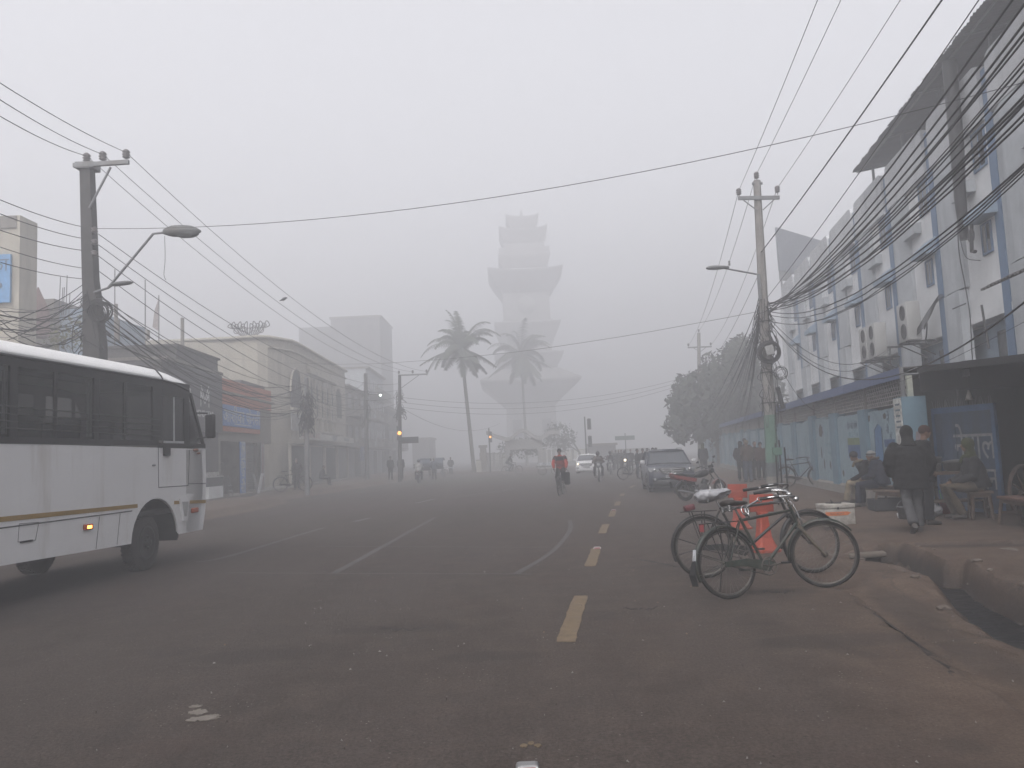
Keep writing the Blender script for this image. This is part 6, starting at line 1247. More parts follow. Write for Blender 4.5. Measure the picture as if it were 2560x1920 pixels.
def sit(h=.46, **k):
    J = dict(sit=1, pelvis=(0, -.02, h+.1), chest=(0, .03, h+.42), neck=(0, .08, h+.62), head=(0, .13, h+.76), shl=(-.18, .05, h+.54), shr=(.18, .05, h+.54), ell=(-.24, .12, h+.27), elr=(.24, .12, h+.27), wrl=(-.08, .36, h+.2), wrr=(.08, .36, h+.2), hpl=(-.09, .03, h+.07), hpr=(.09, .03, h+.07), knl=(-.13, .44, h+.07), knr=(.13, .44, h+.07), anl=(-.13, .46, .09), anr=(.13, .46, .09))
    J.update(k); return J
def pocket(J, s=1): J.update(ell=(-.27, -.06, 1.12), elr=(.27, -.06, 1.12), wrl=(-.21, .07, .93), wrr=(.21, .07, .93)); return J
CL = dict(char=cloth('charcoal_wool', (.012, .0115, .012)), black=cloth('black_cloth', (.008, .008, .009)), navy=cloth('navy_cloth', (.014, .016, .026)), grey=cloth('grey_trouser', (.050, .050, .053), .35), olive=cloth('olive_cloth', (.036, .042, .018)), khaki=cloth('khaki_trouser', (.07, .056, .040)), mar=cloth('maroon_wool', (.035, .018, .014)), brown=cloth('brown_cloth', (.055, .042, .035)), red=cloth('red_cloth', (.27, .035, .025)), dgrey=cloth('dark_grey_cloth', (.022, .022, .024)), tan=cloth('tan_cloth', (.15, .125, .09)), pale=cloth('pale_cloth', (.17, .17, .165)), denim=cloth('denim', (.05, .06, .08)), green=cloth('green_wool', (.075, .085, .04)))
HAIRM = mat('hair_black', (.01, .009, .009), .7)
# walking man from behind, hands in the pockets of a bulky jacket
w = G(2288, 1330, .14); J = stand(anl=(-.10, -.36, .16), knl=(-.1, -.05, .5), anr=(.07, .02, .09), knr=(.08, .06, .48), ftl=(0, .8, -.5), twist=.06)
pocket(J); J.update(ell=(-.33, -.05, 1.10), elr=(.33, -.05, 1.10), shl=(-.215, 0, 1.36), shr=(.215, 0, 1.36), wrl=(-.25, .08, .9), wrr=(.25, .08, .9), head=(0, .03, 1.58))
person('man in bulky charcoal jacket and grey trousers walking away, seen from behind', (w.x, w.y, .14), 12, J, CL['char'], CL['grey'], hair=CL['black'], coat=1.42, jl=1.75, hood=CL['char'])
# man standing beyond him, profile to the right
p = D(2312, 1200, 13.8); J = stand(pelvis=(0, 0, .92)); pocket(J)
J.update(head=(0, .07, 1.60), neck=(0, .02, 1.44)); person('man in maroon cap and black jacket standing behind the walking man, looking right', (p.x, p.y, .14), 95, J, CL['black'], CL['black'], cap=CL['mar'], coat=1.25, jl=1.5)
# two men sitting on the long bench
p = D(2150, 1200, 18.6); J = sit(.44, head=(-.05, .30, 1.13), neck=(-.02, .2, 1.0), chest=(0, .1, .82), hyaw=42, wrl=(-.12, .40, .56), wrr=(.05, .40, .56), anl=(-.1, .52, .10), anr=(.1, .32, .12), hdl=(.5, .8, -.2), hdr=(-.5, .8, -.2))
person('seated man in dark beanie and open jacket, leaning forward and looking our way', (p.x+.22, p.y, .14), -62, J, CL['black'], CL['tan'], cap=CL['dgrey'], scarf=CL['tan'])
p = D(2195, 1200, 17.7); J = sit(.44, head=(0, .16, 1.14), hyaw=-30); person('seated man in striped woollen cap and navy jacket, back turned to us', (p.x+.05, p.y, .14), -48, J, CL['navy'], CL['navy'], cap=CL['pale'], stripe=CL['black'], coat=1.12, scarf=CL['brown'])
# man in the green hood on a stool
p = D(2440, 1200, 14.2); J = sit(.52, wrl=(-.03, .42, .66), wrr=(.03, .43, .68), hdl=(.6, .7, -.3), hdr=(-.6, .7, -.3), anl=(-.1, .30, .12), anr=(.1, .36, .12), knl=(-.12, .52, .60), knr=(.12, .52, .60), head=(0, .1, 1.33))
person('man in green hooded cap and dark jacket sitting with clasped hands by the gate', (p.x, p.y, .14), -78, J, CL['dgrey'], CL['khaki'], hood=CL['olive'], coat=1.18, scarf=CL['olive'])
# group of four by the pole
for (u, lab, jc, tc, hh, kw, f, dy) in ((1856, 'man in dark hooded jacket, leftmost of the four standing by the green-based pole', 'black', 'black', 1.66, dict(hood=CL['black']), 20, 33.5), (1872, 'man in grey jacket and blue trousers, front one of the four beside the pole', 'brown', 'denim', 1.7, dict(cap=CL['tan']), -5, 32.2), (1892, 'man in dark cap and dark jacket, third of the four beside the pole', 'char', 'char', 1.64, dict(hair=HAIRM), 170, 34), (1906, 'man half hidden by the green-based pole', 'mar', 'black', 1.6, dict(cap=CL['black']), 190, 33.6)):
    p = D(u, 1200, dy); J = stand(); pocket(J); t = person(lab, (p.x, p.y, .14), f, J, CL[jc], CL[tc], res=.022, coat=1.12, **kw); t.scale = (hh/1.7,)*3
p = D(1868, 1200, 35.5); J = stand(); t = person('man in dark cap behind the front pair, seen between their heads', (p.x, p.y, .14), 10, J, CL['black'], CL['black'], res=.024, cap=CL['black']); t.scale = (1.06,)*3
p = D(1762, 1200, 42); t = person('man in mustard cap and dark coat standing by the far pole', (p.x, p.y, .14), 30, stand(), CL['dgrey'], CL['dgrey'], res=.025, hood=CL['olive'], jl=1.4)
# bystanders beyond the parked car and down the street
FAR = [(1596, 45, 'man in grey jacket standing beside a bicycle left of the parked car', 'dgrey', 'denim', 100, 'h'), (1610, 47, 'dark clad man, second left of the parked car', 'char', 'black', 160, 'c'), (1622, 46, 'man with tall woollen cap behind the parked car bonnet', 'black', 'black', 190, 'c'), (1636, 44, 'man in dark hood just left of the car windscreen', 'char', 'black', 200, 'o'),
       (1644, 49, 'dark clad man with raised hood behind the car roof', 'black', 'black', 170, 'o'), (1567, 63, 'faint figure in the far crowd, right one', 'black', 'dgrey', 175, 'c'), (1534, 70, 'faint figure beyond the second motorcycle', 'dgrey', 'dgrey', 180, 'h'),
       (1543, 66, 'faint figure in the far crowd, left one', 'dgrey', 'dgrey', 170, 'c'), (1550, 68, 'faint figure in the far crowd, second', 'char', 'dgrey', 170, 'h'), (1557, 66, 'faint figure in the far crowd, third', 'dgrey', 'black', 190, 'h'), (1580, 60, 'faint figure walking right of the lit motorcycle', 'char', 'char', 180, 'h'),
       (977, 57, 'faint dark figure, left of the pair by the junction pole', 'black', 'black', 20, 'h'), (1003, 56.5, 'faint dark figure, right of the pair by the junction pole', 'char', 'black', 10, 'h'), (1086, 60, 'faint man with a white headscarf walking away beyond the left motorcyclist', 'denim', 'dgrey', 0, 'w'), (1128, 75, 'very faint pedestrian left of the palm foot', 'dgrey', 'dgrey', 180, 'h'), (742, 43.5, 'faint man standing behind the bicycle at the arched building', 'char', 'black', 185, 'h'), (805, 50, 'faint figure sitting low at the shopfront step', 'dgrey', 'black', 90, 'h')]
for (u, y, lab, jc, tc, f, k) in FAR:
    p = D(u, 1200, y); z = .25 if u < 1010 else 0; kw = dict(hair=HAIRM) if k == 'h' else dict(cap=CL['black']) if k == 'c' else dict(hood=CL['char']) if k == 'o' else dict(cap=CL['pale'])
    J = stand() if u % 2 else pocket(stand()); J = sit(.4) if 'sitting' in lab else J
    person(lab, (p.x, p.y, z), f, J, CL[jc], CL[tc], res=.03, coat=1.08, **kw)
# ---------------------------------------------------------------- bicycles: local y = forward, x = right, origin on the ground under the rear hub
BPAINT = mat('bike_dark_green', (.016, .024, .020), .45, var=.5, scale=18, dirt=.5, dirtcol=(.07, .055, .042), dscale=6)
BBLK = mat('bike_black', (.012, .012, .013), .45, var=.4, scale=12, dirt=.4, dirtcol=(.06, .05, .042), dscale=6)
CHR = mat('worn_chrome', (.42, .42, .42), .25, metal=.9, var=.25, scale=15); RIMC = mat('dull_rim', (.09, .085, .08), .4, metal=.6, var=.5, scale=20, dirt=.5); RUSTF = mat('rusty_fork', (.085, .070, .052), .8, var=.5, scale=22, dirt=.4, dirtcol=(.035, .055, .042), dscale=14)
SPK = mat('spoke_steel', (.14, .13, .12), .5, metal=.5); BT = mat('bike_tyre', (.010, .0095, .009), .9, var=.4, scale=14, dirt=.3, dirtcol=(.04, .032, .026), dscale=7)
SADL = mat('saddle_leather', (.022, .017, .015), .6, var=.4)
def bwheel(M, parent, R=.355, detail=True, name='wheel'):
    m = MB(M); m.torus((0, 0, 0), (1, 0, 0), R-.037, .009, 48, 6, sx=1.7)
    m.cyl((-.045, 0, 0), (.045, 0, 0), .017, n=8); m.cyl((-.062, 0, 0), (.062, 0, 0), .007, n=6)
    m.lathe((-.03, 0, 0), (1, 0, 0), [(.03, 0), (.03, .006)], 10); m.lathe((.024, 0, 0), (1, 0, 0), [(.03, 0), (.03, .006)], 10)
    o = m.build(name, RIMC if detail else SPK, parent); n_ = 36 if detail else 14; m = MB(M)
    for k in range(n_):
        a = 2*pi*k/n_; b = a+(.55 if (k//2) % 2 else -.55); s_ = .028 if k % 2 else -.028; m.tube([(s_, .028*cos(b), .028*sin(b)), (0, (R-.045)*cos(a), (R-.045)*sin(a))], .0014 if detail else .002, 3, caps=False)
    m.build('spokes', SPK, o); m = MB(M); m.torus((0, 0, 0), (1, 0, 0), R-.018, .0185, 56, 8); m.build('tyre', BT, o)
    return o
def bicycle(lab, loc, head, lean=0, steer=0, scale=1, detail=True, paint=BPAINT, fork=None, bag=False, grp=None, extras=True, L=1.18, bar='roadster', rack=True, chaincase=True):
    R = .355; t = thing('bicycle', lab, 'bicycle', loc, -RD(head), grp, ry=RD(lean)); t.rotation_mode = 'XYZ'; t.scale = (scale,)*3
    bb = Vector((0, .46, .285)); st = Vector((0, .235, .80)); TB_ = 0; h1 = Vector((0, L-.315, .875)); h0 = Vector((0, L-.25, .68)); rh = Vector((0, 0, R)); fh = Vector((0, L, R))
    m = MB(); tb = .0165
    m.tube([bb, st], tb, 8); m.tube([st+Vector((0, .01, -.03)), h1+Vector((0, .02, -.04))], tb, 8); m.tube([bb, h0+Vector((0, 0, .02))], tb*1.1, 8); m.tube([h1, h0], .018, 8)
    for s_ in (-1, 1):
        m.tube([bb+Vector((s_*.03, -.02, 0)), rh+Vector((s_*.06, 0, 0))], .010, 6); m.tube([st+Vector((s_*.012, -.01, -.04)), rh+Vector((s_*.06, 0, 0))], .008, 6)
    m.cyl(bb-Vector((.04, 0, 0)), bb+Vector((.04, 0, 0)), .022, n=10); m.build('frame', paint, t)
    # saddle with springs
    m = MB(); sp = Vector((0, .17, .955)); m.loft([[sp+Vector((w_*cos(a), yy, h_*sin(a)+zz)) for a in [2*pi*k/10 for k in range(10)]] for (yy, w_, h_, zz) in ((-.12, .05, .02, .0), (-.10, .095, .032, .0), (-.02, .10, .035, -.003), (.06, .05, .028, -.008), (.14, .026, .02, -.006), (.18, .012, .012, -.01))]); so2 = m.build('saddle', SADL, t)
    m = MB(); m.tube([st, st+Vector((0, -.045, .10))], .012, 6)
    if detail:
        for s_ in (-1, 1):
            P = []
            for k in range(40): a = k*.9; P.append(sp+Vector((s_*.06+.02*cos(a), -.085+.02*sin(a), -.09+.0018*k)))
            m.tube(P, .004, 4); m.tube([sp+Vector((s_*.06, -.1, -.09)), sp+Vector((s_*.02, .02, -.06)), sp+Vector((s_*.012, .15, -.03))], .005, 5)
    m.build('saddle_springs', CHR, so2)
    bwheel(Matrix.Translation(rh), t, R, detail)
    # mudguard, rack, chain
    m = MB()
    def guard(m, c, a0, a1, r): 
        vs = []; N = 22
        for i in range(N+1):
            a = a0+(a1-a0)*i/N
            for x_, d_ in ((-.028, -.014), (-.02, .0), (0, .006), (.02, 0), (.028, -.014)): vs.append(c+Vector((x_, (r+d_)*cos(a), (r+d_)*sin(a))))
        k = 5; q = len(vs); vs2 = [v+Vector((0, 0, .0)) for v in vs]; m.add(vs, [(i*k+j, i*k+j+1, (i+1)*k+j+1, (i+1)*k+j) for i in range(N) for j in range(k-1)], True)
    guard(m, rh, RD(28), RD(205), R+.022); 
    for s_ in (-1, 1): m.tube([rh+Vector((s_*.06, 0, 0)), rh+Vector((s_*.03, (R+.02)*cos(RD(160)), (R+.02)*sin(RD(160))))], .003, 4); m.tube([rh+Vector((s_*.06, 0, 0)), rh+Vector((s_*.03, (R+.02)*cos(RD(195)), (R+.02)*sin(RD(195))))], .003, 4)
    m.build('mudguard', paint, t)
    if rack:
        m = MB()
        for x_ in (-.06, 0, .06): m.tube([(x_, -.22, .765), (x_, .17, .765)], .006, 5)
        for y_ in (-.22, -.1, .03, .17): m.tube([(-.065, y_, .765), (.065, y_, .765)], .006, 5)
        for s_ in (-1, 1): m.tube([(s_*.06, 0, R), (s_*.065, -.12, .76)], .006, 5); m.tube([(s_*.06, 0, R), (s_*.065, .03, .76)], .006, 5)
        m.build('rack', BBLK, t)
    m = MB()
    if chaincase: m.loft([[(x_, y_, z_) for x_ in (.045,) for (y_, z_) in [(-.05, R-.035), (.2, R-.05), (.46, .285-.055)]]+[(.045, .56, .25), (.57*1, .0, 0)][:0]+[(.045, .545, .32), (.045, .46, .345), (.045, .2, R+.028), (.045, -.05, R+.02)], [(.07, -.05, R-.035), (.07, .2, R-.05), (.07, .46, .23), (.07, .545, .32), (.07, .46, .345), (.07, .2, R+.028), (.07, -.05, R+.02)]], smooth=False)
    m.tube([(.05, -.0, R-.03), (.05, .46, .285-.09)], .005, 4); m.build('chain_guard', paint, t)
    m = MB(); m.torus((.075, .46, .285), (1, 0, 0), .088, .006, 28, 5); 
    for k in range(5): a = 2*pi*k/5+.3; m.tube([(.075, .46, .285), (.075, .46+.085*cos(a), .285+.085*sin(a))], .005, 4)
    ca = RD(-8); e = Vector((.09, .46+.165*cos(ca), .285-.165*sin(ca))); m.tube([(.09, .46, .285), e], .008, 6); m.tube([(-.06, .46, .285), (-.09, .46-.165*cos(ca), .285+.165*sin(ca))], .008, 6); cr_ = m.build('crank', RIMC, t)
    m = MB(); m.box(e+Vector((.05, 0, 0)), (.09, .06, .022)); m.box(Vector((-.14, .46-.165*cos(ca), .285+.165*sin(ca))), (.09, .06, .022)); m.build('pedal', BBLK, cr_)
    m = MB(); m.tube([(-.075, .0, R), (-.16, -.03, .02)], .006, 5); m.tube([(-.16, -.03, .02), (-.17, .03, .01)], .006, 5); 
    if extras: m.build('stand', DARKM, t)
    # everything that steers
    ax = (h1-h0).normalized(); S = Matrix.Translation(h0) @ Matrix.Rotation(-RD(steer), 4, ax) @ Matrix.Translation(-h0)
    m = MB(S)
    for s_ in (-1, 1): m.tube([h0+Vector((s_*.035, .01, -.01)), h0.lerp(fh, .6)+Vector((s_*.055, -.01, 0)), fh+Vector((s_*.06, 0, 0))], [.019, .016, .010], 7)
    m.tube([h0+Vector((-.04, .01, 0)), h0+Vector((.04, .01, 0))], .017, 6); m.tube([h0, h1+ax*.10], .011, 6); m.build('fork', fork or paint, t)
    bwheel(S @ Matrix.Translation(fh), t, R, detail); m = MB(S); guard(m, fh, RD(40), RD(190), R+.022); m.build('front_mudguard', paint, t)
    m = MB(S); g = h1+ax*.10; 
    if bar == 'roadster': P = bez([g+Vector((-.25, -.30, .03)), g+Vector((-.27, -.14, .05)), g+Vector((-.24, .02, .045)), g+Vector((-.12, .07, .02)), g+Vector((0, .05, 0)), g+Vector((.12, .07, .02)), g+Vector((.24, .02, .045)), g+Vector((.27, -.14, .05)), g+Vector((.25, -.30, .03))], 5)
    else: P = [g+Vector((-.3, -.04, .03)), g+Vector((0, .04, 0)), g+Vector((.3, -.04, .03))]
    m.tube(P, .011, 8); m.tube([h1+Vector((0, 0, .05)), g], .013, 6)
    if bar == 'roadster': m.tube([g+Vector((-.24, -.15, -.01)), g+Vector((-.2, .0, 0)), h1+Vector((-.02, .04, .02)), h0+Vector((-.02, .06, -.0))], .005, 5); m.tube([g+Vector((.24, -.2, .0)), g+Vector((.22, -.03, -.03)), h1+Vector((.02, .04, .0)), h0+Vector((.02, .06, -.05))], .005, 5)
    ho = m.build('handlebar', CHR if detail else BBLK, t); m = MB(S)
    for s_ in (0, -1): 
        i = 0 if s_ == 0 else len(P)-1; j = 6 if s_ == 0 else len(P)-7
        if bar == 'roadster': m.tube([P[i], P[j]], .018, 8)
        else: m.tube([P[0 if s_ == 0 else 2], P[0 if s_ == 0 else 2].lerp(P[1], .35)], .018, 8)
    m.build('grip', BLACK, ho)
    if detail: m = MB(S); m.ell(g+Vector((.1, .02, .05)), (.032, .032, .022), n=12, m=8); m.ell(g+Vector((0, .1, -.02)), (.03, .035, .03), n=12, m=8); m.build('bell', CHR, ho)
    if bag: 
        m = MB(); 
        R_ = []
        for (yy, wa, z0, z1) in ((-.21, .05, -.03, .05), (-.19, .10, -.085, .065), (-.10, .12, -.10, .06), (.0, .115, -.085, .052), (.09, .085, -.05, .058), (.17, .055, -.01, .06), (.20, .02, .02, .045)): R_.append([sp+Vector((wa*cos(a)*(1+.25*sin(a)), yy+.02*sin(3*a), (z0+z1)/2+(z1-z0)/2*sin(a))) for a in [2*pi*k/16 for k in range(16)]])
        m.loft(R_)
        m.tube([sp+Vector((0, .1, 0)), sp+Vector((.03, .19, .045))], [.05, .008], 8); m.tube([sp+Vector((0, -.12, 0)), sp+Vector((.0, -.2, .03))], [.05, .01], 8)
        voxel(m, 'saddle_bag', mat('plastic_white', (.24, .24, .255), .5, var=.2, bump=.3, spec=.5), t, .008, 2, .4, wr=.017, wsc=9)
    return t
# the far one stands square to us, the near one leans with its wheel turned
r1 = G(1760, 1452, 0); 
b2 = bicycle('black roadster bicycle with white plastic bag on its saddle, behind the green one', (2.34, 10.02, hz_at(2.34, 10.02)), 88.5, lean=-5, steer=-6, scale=1.09, paint=BBLK, bag=True, L=1.27)
b1 = bicycle('dark green roadster bicycle in front, its rusty fork turned towards us', (2.27, 8.62, hz_at(2.27, 8.62)), 70, lean=-7, steer=32, scale=1.07, fork=RUSTF, L=1.2)
m = MB(); m.bbox((.0, -.13, .81), (.12, .12, .07), .015, Matrix.Rotation(RD(12), 3, 'X')); o = m.build('carrier_pouch', mat('maroon_pouch', (.07, .018, .022), .6), b2)
m = MB(); m.box((.05, -.02, .57), (.03, .05, .09)); m.build('reflector', RED, b2)
# white tag and mudflap at the back of the near bicycle
m = MB(); m.box((0, -.365, .46), (.05, .006, .11), Matrix.Rotation(RD(-10), 3, 'X')); m.build('number_tag', mat('tag_white', (.42, .43, .46), .5), b1)
m = MB(); m.loft([[( -.03, -.385, .40), (.03, -.385, .40), (.03, -.38, .40), (-.03, -.38, .40)], [(-.055, -.42, .27), (.055, -.42, .27), (.055, -.41, .27), (-.055, -.41, .27)], [(-.05, -.40, .16), (.05, -.40, .16), (.05, -.39, .16), (-.05, -.39, .16)]], smooth=False); m.build('mudflap', BLACK, b1)
m = MB(); m.torus((.1, .24, .86), (.9, .2, .3), .05, .008, 20, 6); m.torus((.13, .24, .84), (.6, .6, .3), .045, .008, 20, 6); m.tube(bez([(.08, .28, .9), (.05, .38, .93), (.03, .47, .96)]), .012, 6); m.torus((.03, .49, .965), (1, 0, .3), .025, .006, 14, 5); m.build('cable_lock', CHR, b1)
# bicycle against the blue wall
p = D(1992, 1240, 27.2); bicycle('dark bicycle leaning against the blue wall beyond the pole', (p.x-.15, p.y+.35, .14), 140, lean=6, steer=-20, detail=False, paint=BBLK, bar='flat' if False else 'roadster')
p = D(745, 1228, 42); bicycle('faint bicycle parked side-on before the arched building', (p.x-.75, p.y-.6, .25), 90, detail=False, paint=BBLK, scale=1.1)
p = D(1588, 1192, 44.5); bicycle('faint bicycle held by the man left of the parked car', (p.x-.7, p.y-.2, 0), 70, detail=False, paint=BBLK)
# riders
def rider_pose(seat=.97, bar=(.0, .62, 1.02), bw=.24, ped=(.46, .285), ph=0, lean=.2):
    pv = Vector((0, .16, seat+.06)); ch = pv+Vector((0, .14+lean*.3, .33)); nk = ch+Vector((0, .09, .2)); hd = nk+Vector((0, .05, .15)); fl = Vector((-.1, ped[0]+.16*cos(ph), ped[1]+.16*sin(ph)+.08)); fr = Vector((.1, ped[0]-.16*cos(ph), ped[1]-.16*sin(ph)+.08))
    kn = lambda f, s_: Vector((s_*.13, max(f.y+.12, .55), (f.z+pv.z)/2+.1))
    return dict(sit=1, pelvis=pv, chest=ch, neck=nk, head=hd, shl=ch+Vector((-.18, .03, .12)), shr=ch+Vector((.18, .03, .12)), ell=(-.27, ch.y+.17, ch.z-.1), elr=(.27, ch.y+.17, ch.z-.1), wrl=(-bw, bar[1]-.06, bar[2]+.02), wrr=(bw, bar[1]-.06, bar[2]+.02), hpl=pv+Vector((-.09, .02, -.02)), hpr=pv+Vector((.09, .02, -.02)), knl=kn(fl, -1), knr=kn(fr, 1), anl=fl+Vector((0, -.05, .03)), anr=fr+Vector((0, -.05, .03)))
cp = G(1404, 1238); bicycle('black bicycle ridden towards us by the cyclist in red', (cp.x+.1, cp.y+.9, 0), 190, detail=False, paint=BBLK, L=1.15, steer=4)
J = rider_pose(ph=1.5); t = person('cyclist in red and black jacket with grey cap riding towards us', (cp.x+.1, cp.y+.9, 0), 190, J, CL['red'], CL['black'], res=.018, cap=CL['dgrey'], coat=1.1)
m = MB(); ch = Vector(J['chest']); rings_(m, [(ch+Vector((0, .0, .0)), .235, .175), (ch+Vector((0, .02, .09)), .238, .175), (ch.lerp(Vector(J['neck']), .55)+Vector((0, 0, .02)), .215, .15), (ch.lerp(Vector(J['neck']), .85), .14, .11)])
for s_ in (-1, 1): a = Vector(J['shl' if s_ < 0 else 'shr']); b = Vector(J['ell' if s_ < 0 else 'elr']); m.tube([a.lerp(ch, .2), a, a.lerp(b, .55)], [.09, .094, .09], 12)
voxel(m, 'jacket_yoke', CL['char'], t, .016, 2, .5)
bg_ = thing('shopping_bag', 'black bag hanging from the handlebar of the cyclist in red', 'bag', (cp.x+.27, cp.y+.35, .42)); m = MB(); m.bbox((0, 0, .22), (.24, .12, .5), .05); m.tube([(-.07, 0, .42), (-.04, 0, .55), (.04, 0, .55), (.07, 0, .42)], .008, 5); m.build('sack', CL['black'], bg_)
cp = D(1285, 1190, 68); bicycle('faint bicycle crossing before the tower fence', (cp.x-.7, cp.y, 0), 80, detail=False, paint=BBLK); person('faint cyclist crossing before the tower fence', (cp.x-.7, cp.y, 0), 80, rider_pose(), CL['char'], CL['dgrey'], res=.03, hair=HAIRM)
# ---------------------------------------------------------------- motorcycles: origin under the rear axle
REDP = mat('moto_red', (.12, .02, .018), .35, var=.2, dirt=.35, dirtcol=(.08, .05, .04)); ENG = mat('engine_alloy', (.10, .10, .10), .5, metal=.6, var=.4); MBK = mat('moto_black', (.014, .014, .015), .35, var=.3)
LITE = mat('headlight_lit', (.9, .85, .7), .3, emit=((1, .82, .58), 3)); LENS = mat('headlight_off', (.25, .26, .27), .15)
def moto(lab, loc, head, col=REDP, lean=0, steer=0, lit=False, lo=False, panniers=False):
    R = .3; t = thing('motorcycle', lab, 'motorcycle', loc, -RD(head), None, ry=RD(lean)); W = 1.27; rh = Vector((0, 0, R)); fh = Vector((0, W, R)); h0 = Vector((0, W-.26, .68)); h1 = Vector((0, W-.34, .92)); ax = (h1-h0).normalized()
    S = Matrix.Translation(h0) @ Matrix.Rotation(-RD(steer), 4, ax) @ Matrix.Translation(-h0)
    def wh(M, wd):
        m = MB(M); m.torus((0, 0, 0), (1, 0, 0), R-wd*.5, wd*.5, 30, 8); o = m.build('wheel', BT, t); m = MB(M); m.torus((0, 0, 0), (1, 0, 0), R-wd-.005, .012, 28, 6, sx=2); m.cyl((-.06, 0, 0), (.06, 0, 0), .05, n=12)
        for k in range(6 if not lo else 5): a = 2*pi*k/6; m.tube([(0, .04*cos(a), .04*sin(a)), (0, (R-wd)*cos(a), (R-wd)*sin(a))], .014, 5)
        m.build('rim', ENG, o)
    wh(Matrix.Translation(rh), .1); wh(S @ Matrix.Translation(fh), .085)
    m = MB(); m.tube([h1, h0, (0, .75, .32), (0, .45, .3), (0, .35, .55), (0, -.15, .72)], .02, 6); m.tube([h1, (0, .4, .72), (0, -.2, .74)], .018, 6)
    for s_ in (-1, 1): m.tube([(s_*.05, .4, .32), (s_*.09, 0, R)], .018, 6); m.tube([(s_*.11, .03, R+.02), (s_*.11, -.02, .66)], .022, 8)
    m.build('frame', MBK, t)
    m = MB(); m.bbox((0, .58, .38), (.22, .3, .24), .04); m.cyl((-.13, .52, .34), (.13, .52, .34), .11, n=14); m.tube([(0, .66, .46), (0, .74, .64)], [.09, .075], 10)
    for k in range(5): m.box((0, .68+.02*k, .5+.03*k), (.2, .17, .008), Matrix.Rotation(RD(-20), 3, 'X'))
    m.build('engine', ENG, t)
    m = MB(); m.tube(bez([(.08, .72, .5), (.12, .82, .35), (.13, .6, .2), (.13, .2, .22)]), .022, 8); m.tube([(.14, .25, .22), (.15, -.1, .27), (.155, -.32, .32)], [.035, .05, .042], 10); m.build('exhaust', CHR, t)
    m = MB(); m.loft([[(w_*cos(a), y, z+h*sin(a)) for a in [2*pi*k/12 for k in range(12)]] for y, w_, h, z in ((.36, .06, .04, .76), (.44, .12, .09, .79), (.6, .145, .12, .81), (.78, .135, .12, .84), (.9, .07, .07, .86))]); m.build('tank', MBK if col is REDP else col, t)
    m = MB(); m.loft([[(w_*cos(a), y, z+h*sin(a)) for a in [2*pi*k/12 for k in range(12)]] for y, w_, h, z in ((-.34, .08, .03, .84), (-.2, .115, .045, .82), (.1, .13, .05, .79), (.3, .12, .05, .78), (.42, .07, .04, .8))]); m.build('seat', MBK, t)
    for s_ in (-1, 1): m = MB(); m.prism([(-.44, .83), (-.36, .72), (.1, .60), (.36, .56), (.40, .66), (.0, .74)], .03, o=(s_*.12-.015, 0, 0), X=(0, 1, 0), Y=(0, 0, 1), Z=(1, 0, 0)); m.build('side_panel', col, t)
    m = MB(); m.tube([(0, -.45, .86), (0, -.38, .84)], .05, 8); m.build('tail_lamp', RED, t)
    m = MB(); m.tube([(-.1, -.5, .88), (-.12, -.2, .88), (.0, -.1, .9), (.12, -.2, .88), (.1, -.5, .88), (-.1, -.5, .88)], .012, 6); m.build('grab_rail', CHR, t)
    m = MB(); vs = []
    def gd(m, c, a0, a1, r, w_): 
        vs = []; 
        for i in range(13): a = a0+(a1-a0)*i/12; vs += [c+Vector((-w_, r*cos(a), r*sin(a))), c+Vector((0, (r+.012)*cos(a), (r+.012)*sin(a))), c+Vector((w_, r*cos(a), r*sin(a)))]
        m.add(vs, [(3*i+j, 3*i+j+1, 3*i+j+4, 3*i+j+3) for i in range(12) for j in (0, 1)], True)
    gd(m, rh, RD(60), RD(190), R+.04, .07); m.box((0, -.46, .52), (.16, .02, .2), Matrix.Rotation(RD(15), 3, 'X')); m.build('rear_mudguard', MBK, t)
    m = MB(S); gd(m, fh, RD(20), RD(150), R+.035, .06); m.build('front_mudguard', col, t)
    m = MB(S)
    for s_ in (-1, 1): m.tube([h1+Vector((s_*.085, .03, .02)), fh+Vector((s_*.085, 0, .3)), fh+Vector((s_*.085, 0, 0))], [.017, .02, .026], 8)
    m.tube([h1+Vector((-.09, .03, .02)), h1+Vector((.09, .03, .02))], .02, 6); m.build('fork', CHR, t)
    m = MB(S); g = h1+ax*.06; m.tube(bez([g+Vector((-.36, -.12, .1)), g+Vector((-.22, -.04, .12)), g+Vector((-.08, .02, .02)), g+Vector((.08, .02, .02)), g+Vector((.22, -.04, .12)), g+Vector((.36, -.12, .1))], 4), .012, 7)
    for s_ in (-1, 1): m.tube([g+Vector((s_*.36, -.12, .1)), g+Vector((s_*.25, -.06, .115))], .018, 8); m.tube([g+Vector((s_*.25, -.05, .12)), g+Vector((s_*.3, -.03, .26))], .006, 5)
    ho = m.build('handlebar', MBK, t); m = MB(S)
    for s_ in (-1, 1): m.ell(g+Vector((s_*.33, -.03, .29)), (.06, .012, .035), n=12, m=8)
    m.build('mirror', MBK, ho)
    m = MB(S); m.ell(h1+Vector((0, .12, .0)), (.095, .09, .095), n=16, m=10); m.box(h1+Vector((0, .14, .13)), (.18, .03, .1), Matrix.Rotation(RD(25), 3, 'X')); o = m.build('headlamp', MBK, t); MB(S).lathe(h1+Vector((0, .185, 0)), (0, 1, 0), [(.08, 0), (.07, .02), (0, .03)], 16).build('headlight', LITE if lit else LENS, o)
    m = MB(); m.tube([(-.12, .45, .28), (-.24, .4, .02)], .01, 5); m.build('stand', DARKM, t)
    return t
